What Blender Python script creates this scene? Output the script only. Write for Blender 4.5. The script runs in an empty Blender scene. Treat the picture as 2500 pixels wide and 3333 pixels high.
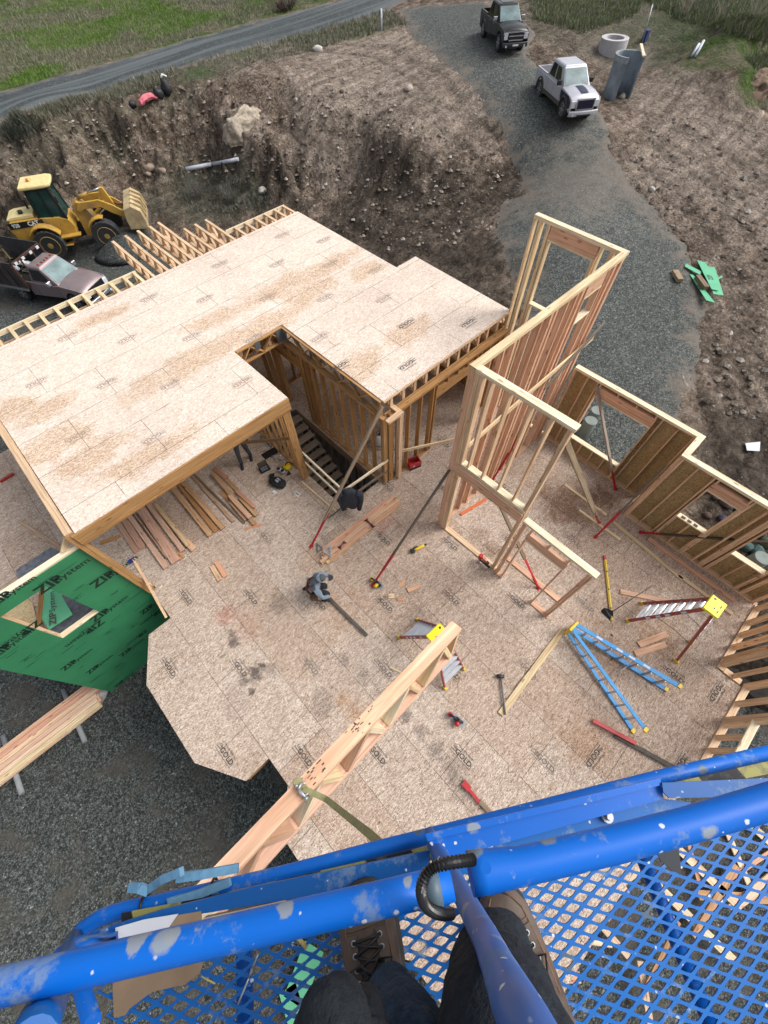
import bpy, bmesh, math, random
import numpy as np
from mathutils import Vector, Matrix, Euler, noise
random.seed(7); rng = np.random.default_rng(5)
R_ = math.radians
C = bpy.context.scene.collection
S = bpy.context.scene

# ------------------------------------------------------------------ camera
HC = 10.4                                    # eye height above the lower floor deck (z = 0), metres
FOC = 1342.2                                 # focal length in photo pixels (photo 2500 x 3333)
RC = Matrix(((0.72208, -0.69166, -0.01458), (-0.60546, -0.62161, -0.49701), (0.33469, 0.36771, -0.86762)))
cam = bpy.data.cameras.new('camera'); co = bpy.data.objects.new('camera', cam); C.objects.link(co)
cam.sensor_fit = 'HORIZONTAL'; cam.sensor_width = 36.0; cam.lens = 36.0*FOC/2500.0
cam.clip_start = 0.02; cam.clip_end = 2000
m3 = RC.transposed() @ Matrix(((1, 0, 0), (0, -1, 0), (0, 0, -1)))
co.matrix_world = Matrix.Translation((0, 0, HC)) @ m3.to_4x4()
S.camera = co
S.render.resolution_x = 768; S.render.resolution_y = 1024

# ------------------------------------------------------------------ sky, sun, exposure (overcast)
SUN_EL, SUN_AZ = 46, 122
w = bpy.data.worlds.new('World'); S.world = w; w.use_nodes = True
nt = w.node_tree; nt.nodes.clear()
sky = nt.nodes.new('ShaderNodeTexSky'); sky.sky_type = 'NISHITA'; sky.sun_disc = False
sky.sun_elevation = R_(SUN_EL); sky.sun_rotation = R_(SUN_AZ)
sky.dust_density = 6.0; sky.air_density = 1.0; sky.ozone_density = 1.0
hs = nt.nodes.new('ShaderNodeHueSaturation'); hs.inputs['Saturation'].default_value = 0.35
bg = nt.nodes.new('ShaderNodeBackground'); bg.inputs['Strength'].default_value = 0.15
wo = nt.nodes.new('ShaderNodeOutputWorld')
nt.links.new(sky.outputs[0], hs.inputs['Color']); nt.links.new(hs.outputs[0], bg.inputs['Color']); nt.links.new(bg.outputs[0], wo.inputs['Surface'])
sl = bpy.data.lights.new('sun', 'SUN'); sl.energy = 1.1; sl.angle = R_(34); sl.color = (1.0, 0.98, 0.955)
so = bpy.data.objects.new('sun', sl); C.objects.link(so)
_el, _az = R_(SUN_EL), R_(SUN_AZ)
sd = Vector((math.sin(_az)*math.cos(_el), math.cos(_az)*math.cos(_el), math.sin(_el)))
so.rotation_euler = sd.to_track_quat('Z', 'Y').to_euler(); so.location = (0, 0, 60)
S.view_settings.view_transform = 'Standard'; S.view_settings.look = 'None'
S.view_settings.exposure = 0.33; S.view_settings.gamma = 1.0
S.render.engine = 'CYCLES'
S.cycles.max_bounces = 6

# ------------------------------------------------------------------ helpers
def ray(px, py):
    """direction in the world of a sight line through a photo pixel"""
    return RC.transposed() @ Vector(((px-1250)/FOC, (py-1666.5)/FOC, 1))
def at(px, py, z=0.0):
    d = ray(px, py); t = (z-HC)/d.z
    return Vector((d.x*t, d.y*t, z))
def atx(px, py, X):
    d = ray(px, py); t = X/d.x
    return Vector((X, d.y*t, HC+d.z*t))
def aty(px, py, Y):
    d = ray(px, py); t = Y/d.y
    return Vector((d.x*t, Y, HC+d.z*t))
def dp(px, py, depth):
    return Vector((0, 0, HC)) + ray(px, py)*depth

def props(o, label=None, cat=None, group=None, kind=None):
    if label: o['label'] = label
    if cat: o['category'] = cat
    if group: o['group'] = group
    if kind: o['kind'] = kind
    return o
def thing(name, label, cat, loc=(0, 0, 0), rz=0.0, group=None, rot=None, scale=1.0):
    o = bpy.data.objects.new(name, None); C.objects.link(o)
    o.empty_display_size = 0.2
    o.location = loc; o.rotation_euler = rot if rot else (0, 0, rz); o.scale = (scale,)*3
    return props(o, label, cat, group)
def copy_tree(o, parent=None):
    c = o.copy(); C.objects.link(c)
    if parent is not None: c.parent = parent
    for ch in list(o.children): copy_tree(ch, c)
    return c

class MB:
    """mesh collector: positions, faces, uv per corner, colour per face, material slot per face"""
    def __init__(s): s.v = []; s.f = []; s.uv = []; s.c = []; s.m = []; s.sm = []
    def face(s, idx, uv=None, col=(1, 1, 1), mi=0, sm=False):
        s.f.append(tuple(idx)); s.uv.append(uv or [(0, 0)]*len(idx)); s.c.append(col); s.m.append(mi); s.sm.append(sm)
    def box6(s, P, L, W, T, col=(1, 1, 1), mi=0):
        """P: 8 corners ordered (x0y0z0,x1y0z0,x1y1z0,x0y1z0, same for top); L W T lengths; u runs along L"""
        b = len(s.v); s.v += [tuple(p) for p in P]
        uo = random.random()*50; vo = random.random()*50
        F = [((0, 3, 2, 1), W), ((4, 5, 6, 7), W), ((0, 1, 5, 4), T), ((2, 3, 7, 6), T)]
        k = 0
        for f, h in F:
            if f == (0, 3, 2, 1): uv = [(0, 0), (0, h), (L, h), (L, 0)]
            else: uv = [(0, 0), (L, 0), (L, h), (0, h)]
            s.face([b+i for i in f], [(u+uo, v+vo+k*.3) for u, v in uv], col, mi); k += 1
        for f in ((1, 2, 6, 5), (3, 0, 4, 7)):
            s.face([b+i for i in f], [(uo, vo), (uo+.02, vo), (uo+.02, vo+.05), (uo, vo+.05)], tuple(x*.8 for x in col), mi)
    def box(s, lo, hi, col=(1, 1, 1), mi=0):
        """axis aligned box, grain along its longest side"""
        lo = Vector(lo); hi = Vector(hi); d = hi-lo
        ax = max(range(3), key=lambda i: d[i]); o = [i for i in range(3) if i != ax]
        if ax == 1: o = [2, 0]
        elif ax == 0: o = [1, 2]
        else: o = [0, 1]
        def pt(a, b, c):
            q = [0, 0, 0]; q[ax] = (lo, hi)[a][ax]; q[o[0]] = (lo, hi)[b][o[0]]; q[o[1]] = (lo, hi)[c][o[1]]; return q
        P = [pt(0, 0, 0), pt(1, 0, 0), pt(1, 1, 0), pt(0, 1, 0), pt(0, 0, 1), pt(1, 0, 1), pt(1, 1, 1), pt(0, 1, 1)]
        s.box6(P, d[ax], d[o[0]], d[o[1]], col, mi)
    def beam(s, a, b, w, t, col=(1, 1, 1), mi=0, up=(0, 0, 1), roll=0.0):
        """board from a to b (centre line), w across, t along up"""
        a = Vector(a); b = Vector(b); x = (b-a); L = x.length; x = x/L
        u = Vector(up)
        if abs(x.dot(u)) > .99: u = Vector((1, 0, 0)) if abs(x.x) < .9 else Vector((0, 1, 0))
        y = u.cross(x).normalized(); z = x.cross(y)
        if roll: y, z = y*math.cos(roll)+z*math.sin(roll), z*math.cos(roll)-y*math.sin(roll)
        P = []
        for zz in (-.5, .5):
            P += [a+y*(-.5*w)+z*(zz*t), b+y*(-.5*w)+z*(zz*t), b+y*(.5*w)+z*(zz*t), a+y*(.5*w)+z*(zz*t)]
        s.box6(P, L, w, t, col, mi)
    def tube(s, pts, r, n=10, col=(1, 1, 1), mi=0, cap=True, sm=True):
        pts = [Vector(p) for p in pts]; k = len(pts)
        rr = r if isinstance(r, (list, tuple)) else [r]*k
        b = len(s.v); prev = None; acc = 0.0
        for i, p in enumerate(pts):
            d = (pts[min(i+1, k-1)]-pts[max(i-1, 0)]).normalized()
            if prev is None:
                u = Vector((0, 0, 1)) if abs(d.z) < .9 else Vector((1, 0, 0))
                y = u.cross(d).normalized()
            else:
                y = (prev-d*prev.dot(d)).normalized()
            prev = y; z = d.cross(y)
            for j in range(n):
                a = 2*math.pi*j/n
                s.v.append(tuple(p+(y*math.cos(a)+z*math.sin(a))*rr[i]))
        for i in range(k-1):
            L = (pts[i+1]-pts[i]).length
            for j in range(n):
                j2 = (j+1) % n
                s.face((b+i*n+j, b+i*n+j2, b+(i+1)*n+j2, b+(i+1)*n+j),
                       [(acc, j/n*.3), (acc, (j+1)/n*.3), (acc+L, (j+1)/n*.3), (acc+L, j/n*.3)], col, mi, sm)
            acc += L
        if cap:
            s.face([b+j for j in range(n)][::-1], None, col, mi); s.face([b+(k-1)*n+j for j in range(n)], None, col, mi)
    def cyl(s, a, b_, r, n=16, col=(1, 1, 1), mi=0, r2=None):
        s.tube([a, b_], [r, r if r2 is None else r2], n, col, mi)
    def prism(s, poly, z0, z1, col=(1, 1, 1), mi=0, M=None, side_mi=None, sm=False, uvs=1.0):
        n = len(poly); b = len(s.v)
        for z in (z0, z1):
            for x, y in poly:
                p = Vector((x, y, z)); s.v.append(tuple(M @ p) if M else tuple(p))
        sm_ = side_mi if side_mi is not None else mi
        s.face([b+i for i in range(n)][::-1], [(x*uvs, y*uvs) for x, y in poly][::-1], col, mi)
        s.face([b+n+i for i in range(n)], [(x*uvs, y*uvs) for x, y in poly], col, mi)
        for i in range(n):
            j = (i+1) % n; L = math.dist(poly[i], poly[j])
            s.face((b+i, b+j, b+n+j, b+n+i), [(0, 0), (L, 0), (L, z1-z0), (0, z1-z0)], col, sm_, sm)
    def loft(s, rings, col=(1, 1, 1), mi=0, cap=True, sm=True, closed=True):
        """rings: lists of points with equal count"""
        n = len(rings[0]); b = len(s.v)
        for r in rings: s.v += [tuple(p) for p in r]
        for i in range(len(rings)-1):
            for j in range(n if closed else n-1):
                j2 = (j+1) % n
                s.face((b+i*n+j, b+i*n+j2, b+(i+1)*n+j2, b+(i+1)*n+j), [(i*.1, j/n), (i*.1, (j+1)/n), (i*.1+.1, (j+1)/n), (i*.1+.1, j/n)], col, mi, sm)
        if cap and closed:
            s.face([b+j for j in range(n)][::-1], None, col, mi, sm); s.face([b+(len(rings)-1)*n+j for j in range(n)], None, col, mi, sm)
    def sphere(s, c, r, col=(1, 1, 1), mi=0, n=12, m=8, sq=(1, 1, 1), jit=0.0, M=None):
        c = Vector(c); rings = []; sd_ = random.random()*99
        for i in range(1, m):
            th = math.pi*i/m; ring = []
            for j in range(n):
                a = 2*math.pi*j/n
                d = Vector((math.sin(th)*math.cos(a), math.sin(th)*math.sin(a), math.cos(th)))
                k = 1+jit*noise.noise(d*1.7+Vector((sd_, 0, 0)))
                q = Vector((d.x*sq[0], d.y*sq[1], d.z*sq[2]))*r*k
                if M: q = M @ q
                ring.append(c+q)
            rings.append(ring)
        s.loft(rings[::-1], col, mi)
    def add_mesh(s, me, M, col=(1, 1, 1), mi=0):
        b = len(s.v)
        s.v += [tuple(M @ v.co) for v in me.vertices]
        for p in me.polygons: s.face([b+i for i in p.vertices], None, col, mi)
    def build(s, name, mats, parent=None, local=False, bevel=0.0, tri=False):
        me = bpy.data.meshes.new(name)
        off = Vector((0, 0, 0))
        if parent is not None and not local:
            o = parent
            while o is not None: off += Vector(o.location); o = o.parent
        me.from_pydata([(x-off.x, y-off.y, z-off.z) for x, y, z in s.v], [], s.f)
        ul = me.uv_layers.new(name='UVMap')
        flat = [c for uv in s.uv for p in uv for c in p]
        ul.data.foreach_set('uv', flat)
        ca = me.color_attributes.new('col', 'FLOAT_COLOR', 'CORNER')
        cf = []
        for f, c in zip(s.f, s.c): cf += [c[0], c[1], c[2], 1.0]*len(f)
        ca.data.foreach_set('color', cf)
        me.polygons.foreach_set('material_index', s.m); me.polygons.foreach_set('use_smooth', s.sm)
        if not isinstance(mats, (list, tuple)): mats = [mats]
        for m in mats: me.materials.append(m)
        me.update()
        o = bpy.data.objects.new(name, me); C.objects.link(o)
        if parent is not None: o.parent = parent
        if bevel:
            b = o.modifiers.new('bevel', 'BEVEL'); b.width = bevel; b.segments = 2; b.limit_method = 'ANGLE'; b.angle_limit = R_(40)
            for p in me.polygons: p.use_smooth = True
            wn = o.modifiers.new('wn', 'WEIGHTED_NORMAL'); wn.keep_sharp = False
        return o

_txt = {}
def text_mesh(body, bold=0.0, space=1.0):
    k = (body, bold, space)
    if k in _txt: return _txt[k]
    cu = bpy.data.curves.new('txt', 'FONT'); cu.body = body; cu.size = 1.0; cu.offset = bold; cu.space_character = space
    cu.align_x = 'CENTER'; cu.align_y = 'CENTER'; cu.resolution_u = 2
    o = bpy.data.objects.new('txt', cu); C.objects.link(o)
    dg = bpy.context.evaluated_depsgraph_get(); dg.update()
    me = bpy.data.meshes.new_from_object(o.evaluated_get(dg))
    bpy.data.objects.remove(o)
    _txt[k] = me
    return me

# ------------------------------------------------------------------ materials
class NT:
    def __init__(s, name, rough=.7, metal=0.0, spec=None):
        s.m = bpy.data.materials.new(name); s.m.use_nodes = True; s.t = s.m.node_tree; s.b = s.t.nodes['Principled BSDF']
        s.b.inputs['Roughness'].default_value = rough; s.b.inputs['Metallic'].default_value = metal
        if spec is not None: s.b.inputs['Specular IOR Level'].default_value = spec
    def n(s, t, **k):
        o = s.t.nodes.new('ShaderNode'+t)
        for a, b in k.items():
            if hasattr(o, a) and a not in ('Scale',): setattr(o, a, b)
        return o
    def l(s, a, b): s.t.links.new(a, b)
    def val(s, sock, v):
        if isinstance(v, (int, float, tuple, list)): sock.default_value = v
        else: s.l(v, sock)
    def math(s, op, a, b=0.0, c=0.0, clamp=False):
        o = s.n('Math', operation=op); o.use_clamp = clamp
        s.val(o.inputs[0], a); s.val(o.inputs[1], b); s.val(o.inputs[2], c); return o.outputs[0]
    def mix(s, f, a, b, mode='MIX'):
        o = s.n('Mix', data_type='RGBA', blend_type=mode)
        s.val(o.inputs[0], f)
        for i, v in ((6, a), (7, b)):
            if isinstance(v, tuple) and len(v) == 3: v = (*v, 1)
            s.val(o.inputs[i], v)
        return o.outputs[2]
    def pos(s): return s.n('NewGeometry').outputs['Position']
    def mapping(s, vec, loc=(0, 0, 0), rot=(0, 0, 0), scale=(1, 1, 1), typ='POINT'):
        o = s.n('Mapping', vector_type=typ); s.l(vec, o.inputs[0])
        o.inputs['Location'].default_value = loc; o.inputs['Rotation'].default_value = rot; o.inputs['Scale'].default_value = scale
        return o.outputs[0]
    def noise(s, vec, scale, det=3.0, rough=.5, dist=0.0):
        o = s.n('TexNoise'); s.l(vec, o.inputs['Vector']); o.inputs['Scale'].default_value = scale; o.inputs['Detail'].default_value = det
        o.inputs['Roughness'].default_value = rough; o.inputs['Distortion'].default_value = dist
        return o.outputs['Fac']
    def voro(s, vec, scale, feat='F1', rnd=1.0):
        o = s.n('TexVoronoi', feature=feat); s.l(vec, o.inputs['Vector']); o.inputs['Scale'].default_value = scale
        o.inputs['Randomness'].default_value = rnd
        return o
    def ramp(s, f, stops, interp='LINEAR'):
        o = s.n('ValToRGB'); s.l(f, o.inputs[0]); r = o.color_ramp; r.interpolation = interp
        while len(r.elements) < len(stops): r.elements.new(.5)
        for e, (p, c) in zip(r.elements, stops):
            e.position = p; e.color = (*c, 1) if len(c) == 3 else c
        return o.outputs[0]
    def rmap(s, v, a, b, c=0.0, d=1.0):
        o = s.n('MapRange'); s.l(v, o.inputs[0])
        for i, x in enumerate((a, b, c, d)): o.inputs[i+1].default_value = x
        return o.outputs[0]
    def bump(s, h, strength=.3, dist=.01):
        o = s.n('Bump'); s.l(h, o.inputs['Height']); o.inputs['Strength'].default_value = strength; o.inputs['Distance'].default_value = dist
        s.l(o.outputs[0], s.b.inputs['Normal'])
    def col(s, c): s.val(s.b.inputs['Base Color'], c if not isinstance(c, tuple) else (*c, 1)[:4])
    def attr(s, name='col'): return s.n('VertexColor', layer_name=name).outputs[0]
    def sep(s, c):
        o = s.n('SeparateColor'); s.l(c, o.inputs[0]); return o.outputs

def mat_lumber():
    n = NT('lumber_wood', .72, spec=.3)
    uv = n.n('UVMap').outputs[0]
    g = n.noise(n.mapping(uv, scale=(1.2, 26, 1)), 1.0, 4, .6, .6)
    g2 = n.noise(n.mapping(uv, scale=(.8, 7, 1)), 1.0, 2)
    kv = n.voro(n.mapping(uv, scale=(2.6, 9, 1)), 1.0)
    knot = n.rmap(kv.outputs['Distance'], .10, .22, 1, 0)
    kr = n.sep(kv.outputs['Color'])[0]; knot = n.math('MULTIPLY', knot, n.rmap(kr, .32, .37, 0, 1))
    c = n.mix(n.rmap(g, .35, .68, 0, 1), (1.16, 1.14, 1.08), (.70, .62, .54))
    c = n.mix(1.0, n.attr(), c, 'MULTIPLY')
    c = n.mix(n.rmap(g2, .35, .75, 0, .35), c, n.mix(1.0, c, (.92, .72, .58), 'MULTIPLY'))
    c = n.mix(n.math('MULTIPLY', knot, .8), c, n.mix(1.0, c, (.42, .24, .16), 'MULTIPLY'))
    n.col(c); n.bump(g, .15, .003); return n.m

def mat_osb(name, base, light, dark, red, seam=None, patch=0.0, stains=(), sc=1.0, prints=None):
    """oriented strand board; seam = (origin, along) gives the 1.22 x 2.44 m panel joints"""
    n = NT(name, .78, spec=.25)
    P = n.pos()
    fl = []
    for i, (a, sx, sy) in enumerate(((20, 13, 62), (80, 15, 70), (145, 12, 58), (110, 18, 80))):
        mp = n.mapping(P, rot=(R_(33*i), R_(21*i), R_(a)), scale=(sx/sc, sy/sc, 30/sc), loc=(i*3.3, i*1.7, 0))
        v = n.voro(mp, 1.0); fl.append(n.sep(v.outputs['Color'])[0])
    w1 = n.noise(P, 26/sc, 2); w2 = n.noise(n.mapping(P, loc=(9, 4, 2)), 21/sc, 2)
    s1 = n.rmap(w1, .49, .51, 0, 1); s2 = n.rmap(w2, .49, .51, 0, 1)
    def mx(f, a, b):
        o = n.n('Mix', data_type='FLOAT'); n.l(f, o.inputs[0]); n.l(a, o.inputs[2]); n.l(b, o.inputs[3]); return o.outputs[0]
    v = mx(s2, mx(s1, fl[0], fl[1]), mx(s1, fl[2], fl[3]))
    big = n.noise(P, .45, 3, .55); mid = n.noise(n.mapping(P, loc=(4, 8, 0)), 3.2, 4, .6)
    fine = n.ramp(v, [(0, tuple(x*.8 for x in dark)), (.07, tuple((a+b)/2 for a, b in zip(dark, base))), (.22, base), (.60, tuple((a+b)/2 for a, b in zip(light, base))), (.85, light), (1, tuple(min(1, x*1.12) for x in light))])
    rdf = n.ramp(v, [(0, dark), (.25, tuple(x*.85 for x in red)), (.6, tuple((a+b)/2 for a, b in zip(red, base))), (1, light)])
    f = n.rmap(n.math('ADD', n.math('MULTIPLY', mid, .55), n.math('MULTIPLY', n.noise(n.mapping(P, loc=(2, 5, 0)), 9.0, 4, .65), .45)), .36, .66, 0, .75)
    c = n.mix(f, fine, rdf)
    h = v
    if seam:
        (ox, oy), along, = seam
        if along == 'y':
            cx = n.n('CombineXYZ'); sp = n.n('SeparateXYZ'); n.l(P, sp.inputs[0]); n.l(n.math('SUBTRACT', sp.outputs[1], oy), cx.inputs[0]); n.l(n.math('SUBTRACT', sp.outputs[0], ox), cx.inputs[1]); vec = cx.outputs[0]
        else:
            vec = n.mapping(P, loc=(-ox, -oy, 0))
        bt = n.n('TexBrick'); n.l(vec, bt.inputs['Vector'])
        bt.offset = .5; bt.squash = 1.0
        for k, x in (('Scale', 1.0), ('Mortar Size', .006), ('Mortar Smooth', 0.0), ('Brick Width', 2.44), ('Row Height', 1.22), ('Bias', 0.0)): bt.inputs[k].default_value = x
        bt.inputs['Color1'].default_value = (0, 0, 0, 1); bt.inputs['Color2'].default_value = (1, 1, 1, 1); bt.inputs['Mortar'].default_value = (.5, .5, .5, 1)
        pr = n.sep(bt.outputs['Color'])[0]
        if patch:
            # panels that were wetted and dried to an orange brown
            pf = None; en = n.rmap(n.noise(P, 1.6, 5, .65), .25, .75, -.55, .55)
            for (x, y, rx, ry) in patch:
                d = n.n('VectorMath', operation='DISTANCE'); n.l(n.mapping(P, loc=(-x/rx, -y/ry, 0), scale=(1/rx, 1/ry, 0)), d.inputs[0]); d.inputs[1].default_value = (0, 0, 0)
                f_ = n.rmap(n.math('ADD', d.outputs['Value'], en), .65, 1.2, .72, 0); pf = f_ if pf is None else n.math('MAXIMUM', pf, f_)
            wet = n.ramp(v, [(0, (.26, .15, .09)), (.3, (.48, .31, .19)), (.7, (.66, .49, .34)), (1, (.82, .70, .56))])
            c = n.mix(pf, c, wet)
        else:
            c = n.mix(n.rmap(pr, .2, 1, 0, .62), c, n.mix(1.0, c, (.80, .70, .62), 'MULTIPLY'))
        # joint with a slightly broken line
        jn = n.math('MULTIPLY', bt.outputs['Fac'], n.rmap(n.noise(P, 2.2, 2), .36, .48, .25, .85))
        c = n.mix(jn, c, (.10, .07, .05))
        # weathered soiling
        c = n.mix(n.rmap(big, .42, .70, 0, .42), c, n.mix(1.0, c, (.74, .70, .68), 'MULTIPLY'))
    for (x, y, r, k, tc) in stains:
        d = n.n('VectorMath', operation='DISTANCE'); n.l(P, d.inputs[0]); d.inputs[1].default_value = (x, y, 0)
        dd = n.math('ADD', d.outputs['Value'], n.rmap(n.noise(P, 2.6/max(r, .35), 4, .65), .2, .8, -.65*r, .65*r))
        c = n.mix(n.math('MULTIPLY', n.rmap(dd, r, r*.35, 0, 1), k), c, n.mix(1.0, c, tc, 'MULTIPLY'))
    n.col(c); n.bump(h, .05, .002)
    return n.m

def mat_plain(name, c, rough=.6, metal=0.0, vary=.12, scale=6.0, spec=None, bump=0.0, use_attr=False, dirt=None):
    n = NT(name, rough, metal, spec)
    P = n.n('TexCoord').outputs['Object']
    f = n.noise(P, scale, 4, .6)
    base = n.attr() if use_attr else c
    cc = n.mix(1.0, base, n.mix(n.rmap(f, .3, .7, 0, 1), (1+vary,)*3, (1-vary,)*3), 'MULTIPLY')
    if dirt:
        f2 = n.noise(n.mapping(P, loc=(5, 3, 1)), scale*.35, 5, .65)
        cc = n.mix(n.rmap(f2, .52, .70, 0, dirt[3]), cc, tuple(dirt[:3]))
    n.col(cc)
    if bump: n.bump(f, bump, .01)
    return n.m

def mat_gravel(name, dark, light, scale=34.0, tone=None, mud=None, spec=.3, rim=True):
    n = NT(name, .85, spec=spec)
    P = n.pos()
    v = n.voro(P, scale); r = n.sep(v.outputs['Color'])[0]
    v2 = n.voro(P, scale*.45); r2 = n.sep(v2.outputs['Color'])[0]
    rr = n.math('ADD', n.math('MULTIPLY', r, .65), n.math('MULTIPLY', r2, .35))
    c = n.ramp(rr, [(0, tuple(x*.35 for x in dark)), (.35, dark), (.75, light), (.93, tuple(x*1.5 for x in light)), (1, tuple(min(.5, x*4) for x in light))])
    edge = n.rmap(v.outputs['Distance'], .2, .75, 1, .45)
    c = n.mix(1.0, c, n.mix(edge, (0, 0, 0), (1, 1, 1)), 'MULTIPLY')
    big = n.noise(P, .35, 5, .6)
    c = n.mix(n.rmap(big, .35, .7, 0, .5), c, n.mix(1.0, c, (.55, .55, .55), 'MULTIPLY'))
    if mud:
        f = n.noise(n.mapping(P, loc=(7, 2, 0)), .8, 5, .65)
        mc = n.mix(n.noise(P, 9, 4), tuple(x*.6 for x in mud), tuple(x*1.3 for x in mud))
        c = n.mix(n.rmap(f, .50, .64, 0, .85), c, mc)
    if tone: c = tone(n, P, c)
    # the rim of the sheet is trodden into the soil
    ed = n.n('Attribute', attribute_name='edge').outputs['Fac']
    ef = n.rmap(n.math('ADD', ed, n.rmap(n.noise(P, 1.1, 6, .72), .25, .75, -1.3, 1.3)), -.1, .8, .8 if rim else 0.0, 0)
    c = n.mix(ef, c, n.mix(n.noise(P, 7, 5, .7), (.10, .082, .066), (.26, .22, .185)))
    n.col(c); n.bump(n.math('SUBTRACT', 1.0, v.outputs['Distance']), .6, .02)
    return n.m

# ------------------------------------------------------------------ terrain
CT = [  # photo pixel, height: the lie of the land, low yard on the left, drive and road higher on the right and behind
 (0,2900,-3.4),(600,2900,-3.4),(300,2400,-3.3),(0,2200,-3.3),(0,1100,-2.9),(100,1000,-3.0),(250,970,-3.0),(340,800,-2.4),(500,760,-2.35),(200,800,-2.55),(0,850,-2.7),
 (600,720,-2.3),(750,680,-2.2),(150,700,-1.5),(0,700,-1.2),
 (50,620,-.5),(50,430,1.0),(0,500,.4),(150,560,-.5),(300,500,-.35),(300,370,1.15),(200,400,1.1),(450,620,-1.65),(480,320,1.3),(480,450,-.1),(600,430,0),(700,560,-1.55),(700,420,.3),(700,250,1.75),(850,225,2.0),
 (850,400,.9),(900,480,-.4),(1000,600,-1.6),(950,260,1.8),(1000,420,.6),(1100,400,.85),(1120,480,-.2),
 (1000,680,-2.1),(1200,760,-1.9),(1400,800,-1.5),(1500,700,-1.0),(1650,600,-.3),(1600,900,-.9),(1450,560,0),(1300,600,-.9),(1250,430,.9),(1350,470,.6),(1150,560,-1.1),
 (1250,300,1.5),(1350,200,1.8),(1500,400,1.0),(1650,450,.9),(1100,250,1.7),(1400,110,2.2),
 (1750,350,1.6),(1870,420,1.5),(1624,178,2.5),(1450,80,2.5),(1900,600,.7),(1800,800,.1),(2000,1000,-.4),(2200,1200,-.6),(2100,700,.3),(1950,1250,-.7),
 (2200,400,1.4),(2050,300,1.7),(2500,600,.8),(2500,420,1.3),(2450,800,.2),(2500,1000,-.2),(2400,1250,-.6),(2500,1450,-.9),(2350,1650,-1.0),(2500,1800,-1.2),(2500,2100,-1.7),(2450,2400,-2.1),
 (2100,230,2.0),(2200,165,2.5),(2480,235,2.3),(2440,190,3.1),(2350,110,3.4),(2500,60,4.0),(2000,60,3.0),(1800,60,2.9),
 (0,313,1.1),(377,207,1.3),(753,98,1.6),(1100,10,2.0),(0,400,1.1),(300,301,1.3),(565,218,1.6),(904,128,1.9),(1250,38,2.2),
 (0,200,1.2),(400,100,1.3),(700,20,1.6),(0,20,1.3)]
CP = [at(x, y, z) for x, y, z in CT] + [Vector(q) for q in ((0,0,-3.4),(-8,0,-3.4),(5,-8,-3.3),(1,-6,-3.4),(-12,12,-3.3),(-12,-12,-3.5),(12,-12,-3.0),(16,-14,-2.6),(-10,25,-2.8),(-6,40,.9),(-22,39,.8),(-8,36,.2),(-30,60,1.2),(-40,10,-3.5),(0,-40,-4),(40,-30,0),(90,0,4),(120,60,4),(60,110,3),(0,110,2),(-60,100,1),(60,30,3.6),(-50,-50,-5),(200,200,5),(-200,200,0),(200,-200,2),(-200,-200,-6))]
CX = np.array([[p.x, p.y] for p in CP]); CZ = np.array([p.z for p in CP])
def _phi(r2): return np.sqrt(r2+1.2)
_D2 = ((CX[:, None]-CX[None])**2).sum(-1); _n = len(CX)
_A = np.zeros((_n+3, _n+3)); _A[:_n, :_n] = _phi(_D2)-np.eye(_n)*.25; _A[:_n, _n] = 1; _A[:_n, _n+1:] = CX; _A[_n, :_n] = 1; _A[_n+1:, :_n] = CX.T
_W = np.linalg.solve(_A, np.concatenate([CZ, [0, 0, 0]]))
def h_smooth(xy):
    xy = np.asarray(xy, float).reshape(-1, 2); out = np.empty(len(xy))
    for i in range(0, len(xy), 20000):
        q = xy[i:i+20000]; r2 = ((q[:, None]-CX[None])**2).sum(-1)
        out[i:i+20000] = _phi(r2) @ _W[:_n] + _W[_n] + q @ _W[_n+1:]
    return out
def _march(px, py, hf):
    d = ray(px, py); ts = np.linspace(4, 130, 1300)/1.0
    P = np.array([0, 0, HC])+np.outer(ts, np.array(d)); hh = hf(P[:, :2]); k = np.argmax(P[:, 2] < hh)
    if P[k, 2] >= hh[k]: k = len(ts)-1
    a = P[max(k-1, 0)]; b = P[k]; da = a[2]-hh[max(k-1, 0)]; db = b[2]-hh[k]
    t = da/(da-db) if da != db else 0
    q = a+(b-a)*t; return Vector(q)
def poly_px(pts): return np.array([_march(x, y, h_smooth)[:2] for x, y in pts])
def sdist(P, poly):
    """signed distance to polygon, positive inside"""
    d = np.full(len(P), 1e9); ins = np.zeros(len(P), bool); n = len(poly)
    for i in range(n):
        a = poly[i]; b = poly[(i+1) % n]; e = b-a; L2 = (e**2).sum()+1e-12
        t = np.clip(((P-a) @ e)/L2, 0, 1); d = np.minimum(d, np.hypot(*(P-(a+t[:, None]*e)).T))
        c = ((a[1] > P[:, 1]) != (b[1] > P[:, 1])) & (P[:, 0] < (b[0]-a[0])*(P[:, 1]-a[1])/(b[1]-a[1]+1e-12)+a[0]); ins ^= c
    return np.where(ins, d, -d)
def dline(P, line):
    d = np.full(len(P), 1e9)
    for a, b in zip(line[:-1], line[1:]):
        e = b-a; t = np.clip(((P-a) @ e)/((e**2).sum()+1e-12), 0, 1); d = np.minimum(d, np.hypot(*(P-(a+t[:, None]*e)).T))
    return d
_rt = poly_px([(0,300),(377,198),(753,90),(1100,4)]); _rb = poly_px([(1250,44),(904,138),(565,232),(300,315),(0,418)])
ROAD = np.vstack([[(-60., 52.), (-25, 46.5)], _rt, [(50, 44.5), (75, 50), (110, 56), (110, 50), (76, 44), (52, 39)], _rb, [(-26, 40.5), (-60, 46.)]])
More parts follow.
